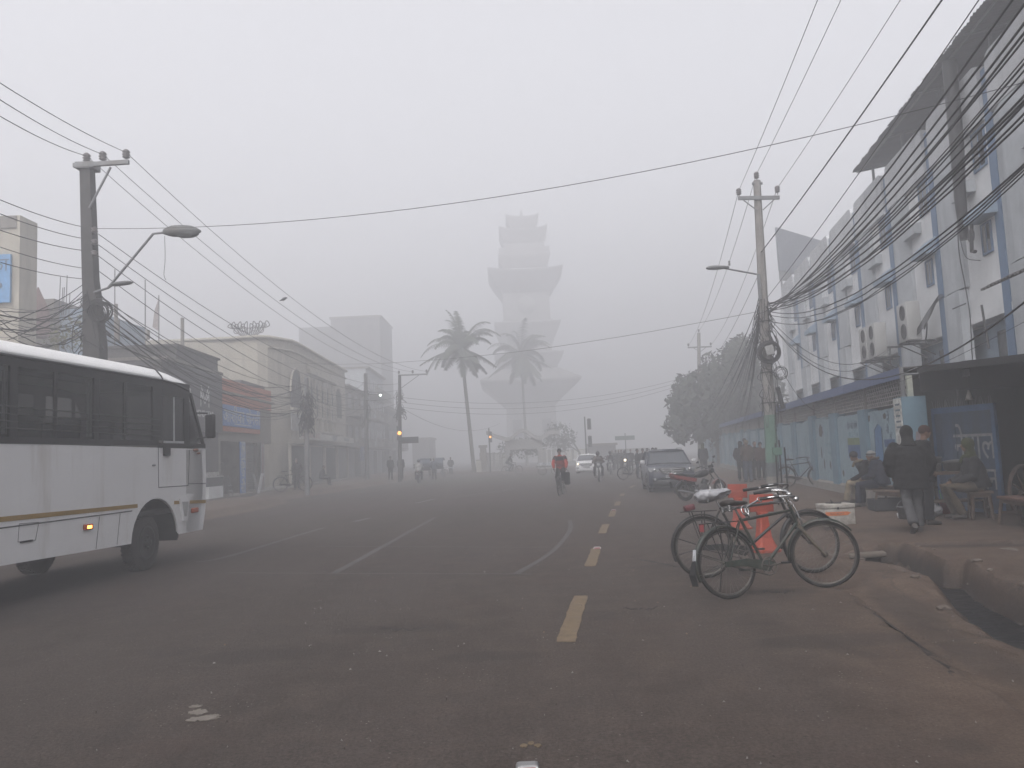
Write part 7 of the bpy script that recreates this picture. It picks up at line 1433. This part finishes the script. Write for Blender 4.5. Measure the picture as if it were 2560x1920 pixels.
def moto_pose(pil=False, ground=False):
    J = rider_pose(.78, (0, .86, 1.06), .34, (.55, .26), 1.6); y = -.0 if not pil else -.38
    J.update(anl=(-.2, .55, .30), anr=(.2, .55, .30), knl=(-.22, .68, .74), knr=(.22, .68, .74))
    for k in ('pelvis', 'chest', 'neck', 'head', 'shl', 'shr', 'hpl', 'hpr', 'ell', 'elr'): v = Vector(J[k]); J[k] = v+Vector((0, (.1 if not pil else -.28), .0 if not pil else .05))
    if pil: J.update(wrl=(-.16, .2, .95), wrr=(.16, .2, .95), anl=(-.2, .1, .32), anr=(.2, .1, .32), knl=(-.22, .34, .76), knr=(.22, .34, .76))
    return J
p = G(1716, 1252); moto('red and black motorcycle parked side-on before the dark car', (p.x, p.y, 0), 74, lean=-8, steer=-25)
HEL = mat('helmet_dark', (.03, .03, .035), .3); 
def ride(lab, u, v, head, jc, tc, lit, dy=0, y=None, hel=HEL, pil=None, col=MBK, res=.026):
    p = G(u, v) if y is None else D(u, v, y); x, yy = p.x, p.y+dy; moto('motorcycle under '+lab, (x, yy, 0), head, col=col, lit=lit, lo=True); person(lab, (x, yy, 0), head, moto_pose(), CL[jc], CL[tc], res=res, helmet=hel, coat=1.1)
    if pil: person(pil, (x, yy, 0), head, moto_pose(True), CL['char'], CL['black'], res=res, hair=HAIRM, coat=1.1)
ride('the rider in olive jacket coming towards us beside the white car', 1503, 1204, 185, 'brown', 'black', False, 1.2, pil='pillion passenger behind the olive-jacketed rider')
ride('the faint rider just behind the pair on the near motorcycle', 1528, 1182, 188, 'char', 'black', False, y=56)
ride('the faint rider with a lit headlamp left of the bystanders', 1563, 1180, 186, 'dgrey', 'black', True, y=60)
ride('the rider in pale grey jacket driving away on the left', 1046, 1209, -2, 'pale', 'dgrey', False)
# ---------------------------------------------------------------- pedicab and carts in the mist
def rickshaw(lab, p, head):
    t = thing('cycle_rickshaw', lab, 'rickshaw', p, -RD(head))
    for x_ in (-.45, .45): bwheel(Matrix.Translation((x_, 0, .34)), t, .34, False)
    bwheel(Matrix.Translation((0, 1.6, .34)), t, .34, False); m = MB(); m.bbox((0, -.05, .78), (.8, .55, .15), .03); m.bbox((0, -.33, 1.1), (.8, .1, .55), .03); m.build('seat', CL['navy'], t)
    m = MB(); m.tube([(0, 1.6, .34), (0, 1.4, .95), (0, .9, .4), (0, 0, .5)], .02, 6); m.tube([(0, 1.1, .85), (0, .9, .4)], .02, 6); m.tube([(-.45, 0, .34), (.45, 0, .34)], .02, 6); m.tube([(-.25, 1.35, 1.0), (.25, 1.35, 1.0)], .014, 6); m.box((0, 1.05, .9), (.2, .26, .06)); m.build('frame', BBLK, t)
    m = MB(); R_ = []
    for k in range(7): a = RD(200-28*k); R_.append([(-.45, -.15+.5*cos(a), 1.2+.5*sin(a)), (.45, -.15+.5*cos(a), 1.2+.5*sin(a)), (.45, -.15+.48*cos(a), 1.2+.48*sin(a)), (-.45, -.15+.48*cos(a), 1.2+.48*sin(a))])
    m.loft(R_, smooth=False); m.build('hood', CL['denim'], t); return t
p = D(1066, 1205, 64); rickshaw('faint cycle rickshaw with a hood beyond the left motorcyclist', (p.x, p.y, 0), 5)
p = D(1100, 1200, 70); rickshaw('very faint second cycle rickshaw farther down the left street', (p.x, p.y, 0), 5)
p = D(1372, 1190, 62); t = thing('hand_cart', 'faint cart stacked with pale goods left of the red cyclist', 'cart', (p.x, p.y, 0)); m = MB(); m.bb((-.95, -.5, .62), (.85, .5, .7)); m.tube([(.85, -.3, .66), (1.3, -.3, .8)], .02, 5); m.build('deck', BRICK, t)
for x_ in (-.5, .5): bwheel(Matrix.Translation((x_, -.5, .33)) @ Matrix.Rotation(pi/2, 4, 'Z'), t, .33, False)
m = MB(); random.seed(3)
for k in range(14): m.box((-.8+k*.12, random.uniform(-.3, .3), .82+.05*random.random()), (.1, .25, .22), Matrix.Rotation(random.uniform(-.3, .3), 3, 'Z'))
m.build('goods', mat('pale_goods', (.4, .42, .44), .7, var=.4), t)
p = D(1112, 1195, 72); t = thing('hand_cart', 'faint low cart with a pale top on the left street', 'cart', (p.x, p.y, 0)); MB().bb((-.9, -.4, .7), (.9, .4, .8)).build('deck', mat('pale_goods', (.4, .42, .44)), t); bwheel(Matrix.Translation((0, -.4, .33)) @ Matrix.Rotation(pi/2, 4, 'Z'), t, .33, False)
# ---------------------------------------------------------------- cars: local y = forward, origin on the ground under the nose centre (bodies run back along -y)
def carwheel(t, x, y, r=.33, wd=.22, dark=False):
    s_ = 1 if x > 0 else -1; m = MB(); m.lathe((x-s_*wd, y, r), (s_, 0, 0), [(r*.6, 0), (r*.93, .005), (r, .04), (r, wd-.04), (r*.93, wd-.005), (r*.68, wd), (r*.64, wd-.02)], 30); o = m.build('wheel', RUB, t)
    m = MB(); m.lathe((x-s_*.03, y, r), (s_, 0, 0), [(r*.66, -.0), (r*.62, .02), (r*.2, .012), (r*.16, .028), (0, .03)], 24)
    for k in range(5): a = 2*pi*k/5; m.tube([(x, y, r), (x+s_*.0, y+r*.6*cos(a), r+r*.6*sin(a))], .03, 5)
    m.build('rim', ENG, o)
def car(lab, loc, head, P, L, W, Hh, paint, plate=None, badge=True, rails=True, lit=False, name='parked_car', suv=True):
    t = thing(name, lab, 'car', loc, -RD(head)); w2 = W/2
    def ring(y, zb, zt, w_b, w_t, n=7, cr=.05):
        """half-open section: rounded shoulders"""
        pts = []
        for (x, z) in [(-w_b*.96, zb), (-w_b, zb+.12), (-w_b*1.0, zb+(zt-zb)*.55), (-w_t, zt-.06), (-w_t+.06, zt-.015), (-w_t*.45, zt+.012), (0, zt+.018), (w_t*.45, zt+.012), (w_t-.06, zt-.015), (w_t, zt-.06), (w_b, zb+(zt-zb)*.55), (w_b, zb+.12), (w_b*.96, zb)]: pts.append((x, y, z))
        return pts
    gc = .2 if suv else .16; hn = P['nose']; hb = P['hood']; 
    m = MB(); m.loft([ring(0.0, gc+.12, hn-.10, w2*.80, w2*.74), ring(-.05, gc+.05, hn, w2*.90, w2*.82), ring(-.22, gc, hn+.05, w2*.985, w2*.92), ring(-.6, gc, hb-.06, w2, w2*.95), ring(-P['cowl'], gc, hb, w2, w2*.96), ring(-P['cowl']-.9, gc, hb+.02, w2, w2*.97), ring(-L+.8, gc, hb+.04, w2, w2*.97), ring(-L+.15, gc, hb+.03, w2*.97, w2*.93), ring(-L, gc+.15, hb-.05, w2*.9, w2*.85)]); body = m.build('body', paint, t)
    # greenhouse
    def gr(y, z, w_, n=0): return [(-w_, y, z), (-w_*.9, y+n*.0, z+.0), (w_*.9, y, z), (w_, y, z)]
    c0, c1, r0, r1 = -P['cowl'], -P['cowl']-P['rake'], -L+.55, -L+.15; zr = Hh-.03
    A = [(-w2*.93, c0, hb-.02), (w2*.93, c0, hb-.02), (w2*.90, r1, hb+.0), (-w2*.90, r1, hb+.0)]; Bq = [(-w2*.74, c1, zr-.05), (w2*.74, c1, zr-.05), (w2*.74, r0, zr-.05), (-w2*.74, r0, zr-.05)]
    m = MB(); m.add([tuple(p) for p in A+Bq], [(0, 1, 5, 4), (1, 2, 6, 5), (2, 3, 7, 6), (3, 0, 4, 7)]); m.build('windows', CARGL, t)
    m = MB(); m.loft([[(x, y, z) for x, z in ((-w2*.74*k, zr-.07), (-w2*.72*k, zr-.02), (-w2*.5*k, zr+.02), (0, zr+.035), (w2*.5*k, zr+.02), (w2*.72*k, zr-.02), (w2*.74*k, zr-.07))] for y, k, dz in ((c1+.06, .97, 0), (c1-.05, 1.02, 0), ((c1+r0)/2, 1.04, 0), (r0, 1.0, 0), (r0-.06, .97, 0))]); m.build('roof', paint, t)
    m = MB()
    for s_ in (-1, 1):
        m.tube([(s_*w2*.935, c0+.05, hb-.03), (s_*w2*.745, c1, zr-.05)], .032, 6); m.tube([(s_*w2*.90, r1, hb), (s_*w2*.745, r0, zr-.05)], .05, 6)
        for f in (.42, .75): y0 = c0+(r1-c0)*f; y1 = c1+(r0-c1)*f; m.tube([(s_*w2*.93, y0, hb), (s_*w2*.75, y1, zr-.05)], .03, 6)
        m.tube([(s_*w2*.745, c1, zr-.05), (s_*w2*.745, r0, zr-.05)], .025, 6)
    m.tube([(-w2*.745, c1, zr-.05), (w2*.745, c1, zr-.05)], .02, 6); m.tube([(-w2*.745, r0, zr-.05), (w2*.745, r0, zr-.05)], .02, 6)
    m.build('pillar', paint, t)
    m = MB(); m.tube([(-w2*.92, c0+.03, hb-.0), (w2*.92, c0+.03, hb-.0)], .02, 6)
    for s_ in (-.45, .1): m.tube([(s_, c0+.02, hb+.01), (s_+.5, c0-.07, hb+.05)], .010, 5)
    m.build('wiper', MBK, t)
    if rails:
        m = MB()
        for s_ in (-1, 1): m.tube([(s_*w2*.7, c1-.1, zr), (s_*w2*.7, c1-.2, zr+.05), (s_*w2*.7, r0+.1, zr+.05), (s_*w2*.7, r0, zr)], .014, 6)
        m.build('roof_rail', STEEL, t)
    # face: grille, lamps, bumper, plate
    m = MB(); gz = P['gz']; m.prism([(-.46, gz+.11), (.46, gz+.11), (.5, gz+.06), (.36, gz-.12), (-.36, gz-.12), (-.5, gz+.06)], .05, o=(0, -.05+.07, 0), X=(1, 0, 0), Y=(0, 0, 1), Z=(0, -1, 0)); go = m.build('grille', MBK, t)
    m = MB()
    for k in range(3): z = gz+.07-.075*k; w_ = .44-.035*k; m.tube([(-w_, .028, z), (0, .045, z-.008), (w_, .028, z)], .012, 6)
    m.build('chrome_bar', CHR, go)
    if badge:
        m = MB(); m.torus((0, .055, gz), (0, 1, 0), .055, .009, 20, 6, sx=1.0); 
        for s_ in (-1, 1): m.tube([(s_*.028, .055, gz-.035), (s_*.022+.012, .055, gz+.035)], .008, 5)
        m.tube([(-.03, .055, gz-.005), (.03, .055, gz+.008)], .007, 5); m.build('badge', CHR, go)
    for s_ in (-1, 1):
        m = MB(); hz_ = P['lz']; pts = [(.50, hz_+.01), (.60, hz_+.085), (.84*w2/.88, hz_+.11), (.86*w2/.88, hz_+.02), (.80*w2/.88, hz_-.06), (.55, hz_-.05)]
        vs = []; 
        for (x, z) in pts: yy = .035 if x < .62 else .035-(x-.62)*.75; vs.append((s_*x, yy, z))
        vs2 = [(x, y-.1, z) for x, y, z in vs]; n_ = len(vs); m.add(vs+vs2, [tuple(range(n_)), tuple(range(2*n_-1, n_-1, -1))]+[(i, (i+1) % n_, n_+(i+1) % n_, n_+i) for i in range(n_)]); o = m.build('headlight', LENS, t)
        m = MB(); m.ell((s_*.66, .03, hz_+.02), (.06, .03, .05)); m.build('bulb', (LITE if lit else CHR), o)
        m = MB(); m.bbox((s_*(w2+.10), -P['cowl']-.12, hb+.10), (.2, .12, .15), .04); o = m.build('wing_mirror', P.get('mirror', paint), t)
        m = MB(); m.bbox((s_*.66, .0, gc+.28), (.2, .08, .14), .02); o = m.build('fog_lamp', MBK, t); MB().ell((s_*.66, .035, gc+.3), (.045, .015, .045)).build('fog_lens', LENS, o)
        for y in (-P['fw'], -P['rw']): carwheel(t, s_*(w2-.0), y, P['wr'])
        for y in (-P['fw'], -P['rw']):
            m = MB(); 
            for q_ in range(1): m.torus((s_*(w2-.015), y, P['wr']), (1, 0, 0), P['wr']+.06, .03, 16, 6, a0=RD(0), a1=RD(180))
            m.tube([(s_*(w2-.012), y+(P['wr']+.06)*cos(RD(180)*k/14), P['wr']+(P['wr']+.06)*sin(RD(180)*k/14)) for k in range(15)], .035, 6); m.build('wheel_arch', MBK, t)
    m = MB(); m.bbox((0, -.03, gc+.17), (W*.82, .14, .2), .04); m.bbox((0, .0, gc+.34), (W*.5, .1, .06), .02); m.build('bumper', P.get('bumper', MBK), t)
    m = MB(); m.bb((-.26, .05, P['pz']-.055), (.26, .065, P['pz']+.055)); o = m.build('number_plate', mat('plate_grey', (.24, .24, .25), .6), t)
    if plate: m = MB(); put_text(m, plate, .085, (0, .067, P['pz']), (-1, 0, 0), (0, 0, 1), .004); m.build('lettering', BLACK, o)
    return t
CARGL = mat('car_glass', (.045, .05, .058), .12, var=.15, spec=.6)
NAVYP = mat('car_navy', (.020, .024, .038), .28, var=.1, dirt=.3, dirtcol=(.05, .048, .047), spec=.5); SILV = mat('car_silver', (.45, .455, .46), .35, var=.05)
p = G(1676, 1231); car('dark blue sport utility car parked facing us beside the pavement', (p.x+.12, p.y, 0), 185, dict(nose=.86, hood=1.05, cowl=1.12, rake=.75, gz=.82, lz=.84, pz=.60, fw=.82, rw=3.4, wr=.345, mirror=mat('mirror_silver', (.4, .4, .41), .3)), 4.3, 1.80, 1.63, NAVYP, 'BR 02 2127')
p = G(1467, 1184); car('small white car with lit headlamps coming towards us', (p.x, p.y, 0), 187, dict(nose=.78, hood=.98, cowl=.95, rake=.7, gz=.68, lz=.74, pz=.48, fw=.75, rw=3.2, wr=.30, bumper=SILV), 3.8, 1.70, 1.5, mat('car_white', (.55, .55, .56), .35, var=.05), badge=False, rails=False, lit=True, name='moving_car', suv=False)
# ---------------------------------------------------------------- orange road cones with sign plates
ORC = mat('cone_orange', (.26, .044, .024), .65, var=.25, scale=6, dirt=.4, dirtcol=(.09, .038, .028)); ORL = mat('cone_letter', (.26, .09, .07), .8)
def cone(lab, u, v, head, txt):
    p = G(u, v); t = thing('road_cone', lab, 'traffic cone', (p.x, p.y, hz_at(p.x, p.y)), -RD(head), 'orange cones with plates'); m = MB()
    def sqr(r, z, c=.25): return [(r*sx, r*sy*(1-c) if q else r*sy, z) for sx, sy, q in ((-1, -1, 1), (-(1-c), -1, 0), (1-c, -1, 0), (1, -1, 1), (1, 1, 1), (1-c, 1, 0), (-(1-c), 1, 0), (-1, 1, 1))]
    m.loft([sqr(.20, 0), sqr(.20, .035), sqr(.17, .05), sqr(.135, .12), sqr(.10, .22), sqr(.075, .48), sqr(.07, .60)], smooth=False); m.build('body', ORC, t)
    m = MB(); m.bbox((0, 0, .745), (.40, .035, .27), .008, Matrix.Rotation(RD(2), 3, 'Y')); m.prism([(-.075, .56), (.075, .56), (.1, .62), (-.1, .62)], .05, o=(0, .025, 0), X=(1, 0, 0), Y=(0, 0, 1), Z=(0, -1, 0)); o = m.build('plate', ORC, t)
    m = MB(); put_text(m, txt, .075, (0, -.0195, .74), (1, 0, 0), (0, 0, 1), .002, sx=1.15); m.build('lettering', ORL, o)
    return t
cone('orange cone with square plate, nearer one right behind the bicycles', 1912, 1378, -12, 'नगर'); cone('orange cone with square plate, farther one by the motorcycle', 1850, 1322, -8, 'पारकिग')
# ---------------------------------------------------------------- tea stall furniture
WOOD = mat('old_wood', (.075, .050, .036), .85, var=.4, scale=9, dirt=.35, dirtcol=(.035, .028, .024), bump=.2); WOOD2 = mat('bench_top_red', (.105, .055, .042), .75, var=.35, scale=6, dirt=.3)
def bench(name, lab, cat, p, head, L, W, h, top=WOOD2, leg=WOOD, splay=.06, rail=True):
    t = thing(name, lab, cat, p, -RD(head)); m = MB(); m.bbox((0, 0, h-.02), (L, W, .045), .006); m.build('seat', top, t)
    for sx in (-1, 1):
        for sy in (-1, 1): m = MB(); a = Vector((sx*(L/2-.07), sy*(W/2-.05), h-.04)); b = a+Vector((sx*splay, sy*splay*.8, -(h-.04))); m.tube([b, a], [.028, .032], 4, smooth=False); m.build('leg', leg, t)
    if rail:
        m = MB()
        for sx in (-1, 1): x = sx*(L/2-.07+splay*.6); m.bb((x-.018, -W/2-.0, h*.36), (x+.018, W/2+.0, h*.36+.05))
        m.bb((-L/2+.05, -W/2+.03, h-.11), (L/2-.05, -W/2+.055, h-.04)); m.build('rail', leg, t)
    return t
p = D(2545, 1250, 12.6); bench('wooden_bench', 'reddish wooden bench with splayed legs, cut by the right edge', 'bench', (p.x+.12, p.y, .15), 100, 1.3, .34, .47)
p = D(2190, 1200, 18.2); bench('long_bench', 'long dark bench under the two seated men', 'bench', (p.x+.3, p.y-.15, .15), 80-9, 2.2, .32, .43, WOOD)
p = D(2444, 1200, 14.2); t = bench('wooden_stool', 'dark wooden stool under the man in the green hood', 'stool', (p.x+.02, p.y+.03, .15), 20, .40, .38, .5, WOOD, splay=.03)
p = D(2295, 1200, 16.2); bench('stall_bench', 'low dark bench behind the walking man', 'bench', (p.x-.35, p.y+.2, .15), 80, 1.2, .3, .42, WOOD)
# stall counter with pots
p = D(2368, 1150, 15.2); t = thing('stall_counter', 'dark wooden tea stall counter behind the standing men', 'counter', (p.x, p.y, .15), -RD(5)); m = MB(); m.bb((-.62, -.3, .78), (.55, .35, .83)); m.build('top', WOOD, t)
for sx in (-.57, .5):
    for sy in (-.25, .3): MB().bb((sx-.025, sy-.025, 0), (sx+.025, sy+.025, .78)).build('leg', WOOD, t)
MB().bb((-.6, -.2, .25), (.5, .3, .28)).build('shelf', WOOD, t)
ALP = mat('pot_aluminium', (.07, .068, .066), .6, metal=.4, var=.3, dirt=.5, dirtcol=(.03, .028, .027))
def pot(lab, p, r, h, m_=ALP, lid=False, name='cooking_pot'):
    t = thing(name, lab, 'pot', p); m = MB(); m.lathe((0, 0, 0), (0, 0, 1), [(.0, .0), (r*.85, .0), (r*.97, h*.2), (r, h*.85), (r*1.08, h), (r*1.0, h*1.0), (r*.95, h*.8), (r*.9, h*.1)], 24); m.build('vessel', m_, t)
    if lid: m = MB(); m.lathe((0, 0, h+.0), (0, 0, 1), [(r*1.1, 0), (r*1.12, .012), (r*.5, .04), (.02, .05)], 22); m.build('lid', m_, t)
c = Vector((p.x, p.y, .985)); pot('wide shallow pan on the stall counter', (c.x+.16, c.y-.03, .985), .24, .17, lid=True); pot('small tea pot standing left of the wide pan', (c.x-.28, c.y-.05, .985), .11, .15); pot('blackened pot standing at the back of the counter', (c.x-.15, c.y+.2, .985), .13, .28, mat('soot_black', (.02, .02, .02), .7))
p = D(2222, 1268, 16.8); t = thing('metal_trough', 'low black square tray on the ground left of the walking man', 'tray', (p.x, p.y, .15), -RD(9)); m = MB(); m.bb((-.35, -.25, 0), (.35, .25, .03)); m.bb((-.36, -.26, .03), (.36, -.23, .24)); m.bb((-.36, .23, .03), (.36, .26, .24)); m.bb((-.36, -.23, .03), (-.33, .23, .24)); m.bb((.33, -.23, .03), (.36, .23, .24)); m.build('sides', TARP, t)
p = D(2262, 1285, 14.8); t = thing('bucket', 'grey pail beside the walking man', 'bucket', (p.x, p.y, .15)); m = MB(); m.lathe((0, 0, 0), (0, 0, 1), [(.1, 0), (.135, .22), (.145, .225), (.12, .21), (.09, .02)], 20); m.build('shell', mat('pail_grey', (.12, .12, .125), .5), t); MB().torus((0, 0, .22), (0, 1, .2), .135, .005, 16, 5, a0=0, a1=pi).build('handle', STEEL, t); 
p = D(2247, 1270, 15.0); t = thing('white_cup', 'small white cup on the ground left of the grey pail', 'cup', (p.x, p.y, .15)); MB().lathe((0, 0, 0), (0, 0, 1), [(.03, 0), (.045, .09), (.04, .09), (.028, .01)], 14).build('cup_body', WHITE, t); MB().torus((.05, 0, .05), (0, 1, 0), .02, .006, 10, 5).build('handle', WHITE, t)
p = G(2338, 1290, .15); t = thing('plastic_bag', 'crumpled white plastic bag on the pavement before the stall', 'bag', (p.x, p.y, .15)); m = MB(); random.seed(8)
for k in range(16): m.ell((random.uniform(-.12, .12), random.uniform(-.08, .08), random.uniform(.05, .13)), (random.uniform(.05, .08), random.uniform(.04, .07), random.uniform(.04, .07)), Euler((random.uniform(-.6, .6), random.uniform(-.6, .6), 0)).to_matrix(), 9, 6)
m.tube([(0, 0, .12), (-.02, 0, .22), (-.04, .0, .28)], [.07, .04, .05], 8); voxel(m, 'sack', MATS['plastic_white'], t, .010, 2, .4, wr=.012, wsc=16)
p = G(2366, 1284, .15); t = thing('plastic_bucket', 'red plastic bucket with a green stick beside the white bag', 'bucket', (p.x, p.y, .15)); MB().lathe((0, 0, 0), (0, 0, 1), [(.085, 0), (.11, .21), (.115, .215), (.095, .2), (.07, .02)], 18).build('shell', mat('bucket_red', (.26, .06, .06), .5), t); MB().tube([(-.03, 0, .1), (-.1, 0, .46)], .008, 5).build('stick', mat('stick_green', (.06, .25, .06), .5), t)
# white wooden box with orange strip
p = G(2097, 1314, .12); t = thing('white_box', 'battered white box with orange strip standing on the pavement', 'box', (p.x, p.y+.1, .12), -RD(-3)); WBX = mat('box_white_wood', (.30, .285, .26), .85, var=.2, scale=5, dirt=.55, dirtcol=(.09, .075, .06), dscale=7, bump=.3)
MB().bbox((0, 0, .155), (.56, .36, .31), .012).build('body', WBX, t); MB().bbox((0, -.003, .355), (.575, .375, .08), .012).build('lid', WBX, t); m = MB(); m.prism([(-.27, .19), (.14, .19), (.20, .235), (.14, .255), (-.27, .255)], .004, o=(0, -.181, 0), X=(1, 0, 0), Y=(0, 0, 1), Z=(0, -1, 0)); o = m.build('orange_strip', mat('strip_orange', (.42, .12, .035), .7, var=.2), t)
m = MB(); put_text(m, 'SELF ROKS', .05, (-.06, -.1865, .222), (1, 0, 0), (0, 0, 1), .002, sx=1.1); m.build('lettering', RUST, o); m = MB(); m.bb((-.05, -.195, .30), (-.02, -.18, .34)); m.build('catch', DARKM, t)
p2 = Vector((p.x, p.y+.1, .515)); t = thing('sandal', 'worn dark sandal lying on top of the white box', 'sandal', p2+Vector((-.02, .0, .0)), RD(60)); m = MB(); m.prism([(-.04, -.13), (.03, -.13), (.045, 0), (.035, .13), (-.02, .14), (-.05, .02)], .02, Z=(0, 0, 1)); m.build('sole', BLACK, t); m = MB(); m.tube([(-.045, .02, .015), (0, .05, .06), (.045, .02, .015)], .012, 5); m.build('strap', BLACK, t)
# cart wheel and sacks in the dark by the gate
p = D(2540, 1180, 13.9); t = thing('cart_wheel', 'large wooden cart wheel leaning in the dark beside the gate', 'wheel', (p.x+.12, p.y, .62), RD(28), ry=RD(-12)); m = MB(); m.torus((0, 0, 0), (0, 1, 0), .46, .035, 36, 7, sx=1); m.build('rim', mat('wheel_brown', (.07, .05, .042), .8, var=.4), t)
for k in range(10): a = 2*pi*k/10; m = MB(); m.tube([(.06*cos(a), 0, .06*sin(a)), (.45*cos(a), 0, .45*sin(a))], .018, 5); m.build('spoke', WOOD, t)
MB().cyl((0, -.07, 0), (0, .07, 0), .07, n=12).build('hub', WOOD, t)
# rough stones and broken slab at the mouth of the drain, rubble along its lip
random.seed(31); STN = mat('stone_dirty', (.085, .068, .057), .95, var=.35, scale=14, bump=.4)
def stone(lab, u, v, z, r, m_=None, grp='loose stones at the drain'):
    p = G(u, v, z); t = MB(); bm = bmesh.new(); bmesh.ops.create_icosphere(bm, subdivisions=2, radius=1)
    for q_ in bm.verts: q_.co = Vector((q_.co.x*r*1.3, q_.co.y*r, q_.co.z*r*.55))*(1+.35*mnoise.noise(q_.co*1.7+Vector((u, v, 0))))
    t.add([q_.co.copy() for q_ in bm.verts], [[w_.index for w_ in f.verts] for f in bm.faces], False); bm.free(); o = t.build('stone', m_); o.location = (p.x, p.y, z+r*.15); o['label'] = lab; o['category'] = 'stone'; o['group'] = grp
for k in range(22):
    y = random.uniform(6.2, 11.3); 
    if k % 2: x = interp([(3.88, 6.22), (4.08, 7.43), (4.74, 9.29), (4.93, 9.84), (5.0, 11.3)], y)-random.uniform(.02, .18); z = hz_at(x, y)
    else: x = interp([(4.6, 6), (4.98, 7.9), (5.3, 9.8), (5.45, 11.3)], y)+random.uniform(.02, .25); z = hz_at(x, y)
    r = random.uniform(.015, .05); u, v = 2300, 1400; t = MB(); bm = bmesh.new(); bmesh.ops.create_icosphere(bm, subdivisions=2, radius=1)
    for q_ in bm.verts: q_.co = Vector((q_.co.x*r*1.3, q_.co.y*r, q_.co.z*r*.6))*(1+.35*mnoise.noise(q_.co*1.7+Vector((k, 0, 0))))
    t.add([q_.co.copy() for q_ in bm.verts], [[w_.index for w_ in f.verts] for f in bm.faces], False); bm.free(); o = t.build('stone', STN); o.location = (x, y, z+r*.2); o['label'] = 'small rough stone lying on the lip of the open drain'; o['category'] = 'stone'; o['group'] = 'loose stones at the drain'
p = G(2175, 1388); m = MB(); m.bbox((0, 0, -.03), (.5, .15, .07), .02, Euler((RD(2), RD(-3), RD(-10))).to_matrix()); o = m.build('concrete_slab', mat('slab_concrete', (.095, .08, .068), .9, var=.3, scale=12, dirt=.5, bump=.4)); o.location = (p.x-.02, p.y+.05, .03); tag(o, 'broken flat concrete slab bridging the mouth of the drain', 'slab')
p = G(2560, 1372, .15); m = MB(); m.bbox((0, 0, 0), (.8, .5, .06), .02, Euler((RD(2), RD(2), RD(12))).to_matrix()); o = m.build('concrete_slab', MATS['slab_concrete']); o.location = (p.x+.2, p.y, .105); tag(o, 'flat concrete slab on the pavement at the right edge', 'slab')
# ---------------------------------------------------------------- the air: one box of even haze
hz = MB(); hz.bb((-430, -62, -1.6), (430, 910, 58.5)); hzo = hz.build('haze', bpy.data.materials.new('haze')); tag(hzo, kind='stuff')
hm = hzo.data.materials[0]; hm.use_nodes = True; hn = hm.node_tree; hn.nodes.clear()
ho = hn.nodes.new('ShaderNodeOutputMaterial'); pv = hn.nodes.new('ShaderNodeVolumePrincipled')
pv.inputs['Color'].default_value = (.66, .668, .69, 1); pv.inputs['Density'].default_value = HAZE; pv.inputs['Anisotropy'].default_value = .2
hn.links.new(pv.outputs[0], ho.inputs['Volume']); hm.cycles.homogeneous_volume = True
bpy.data.scenes.remove(TMPS)
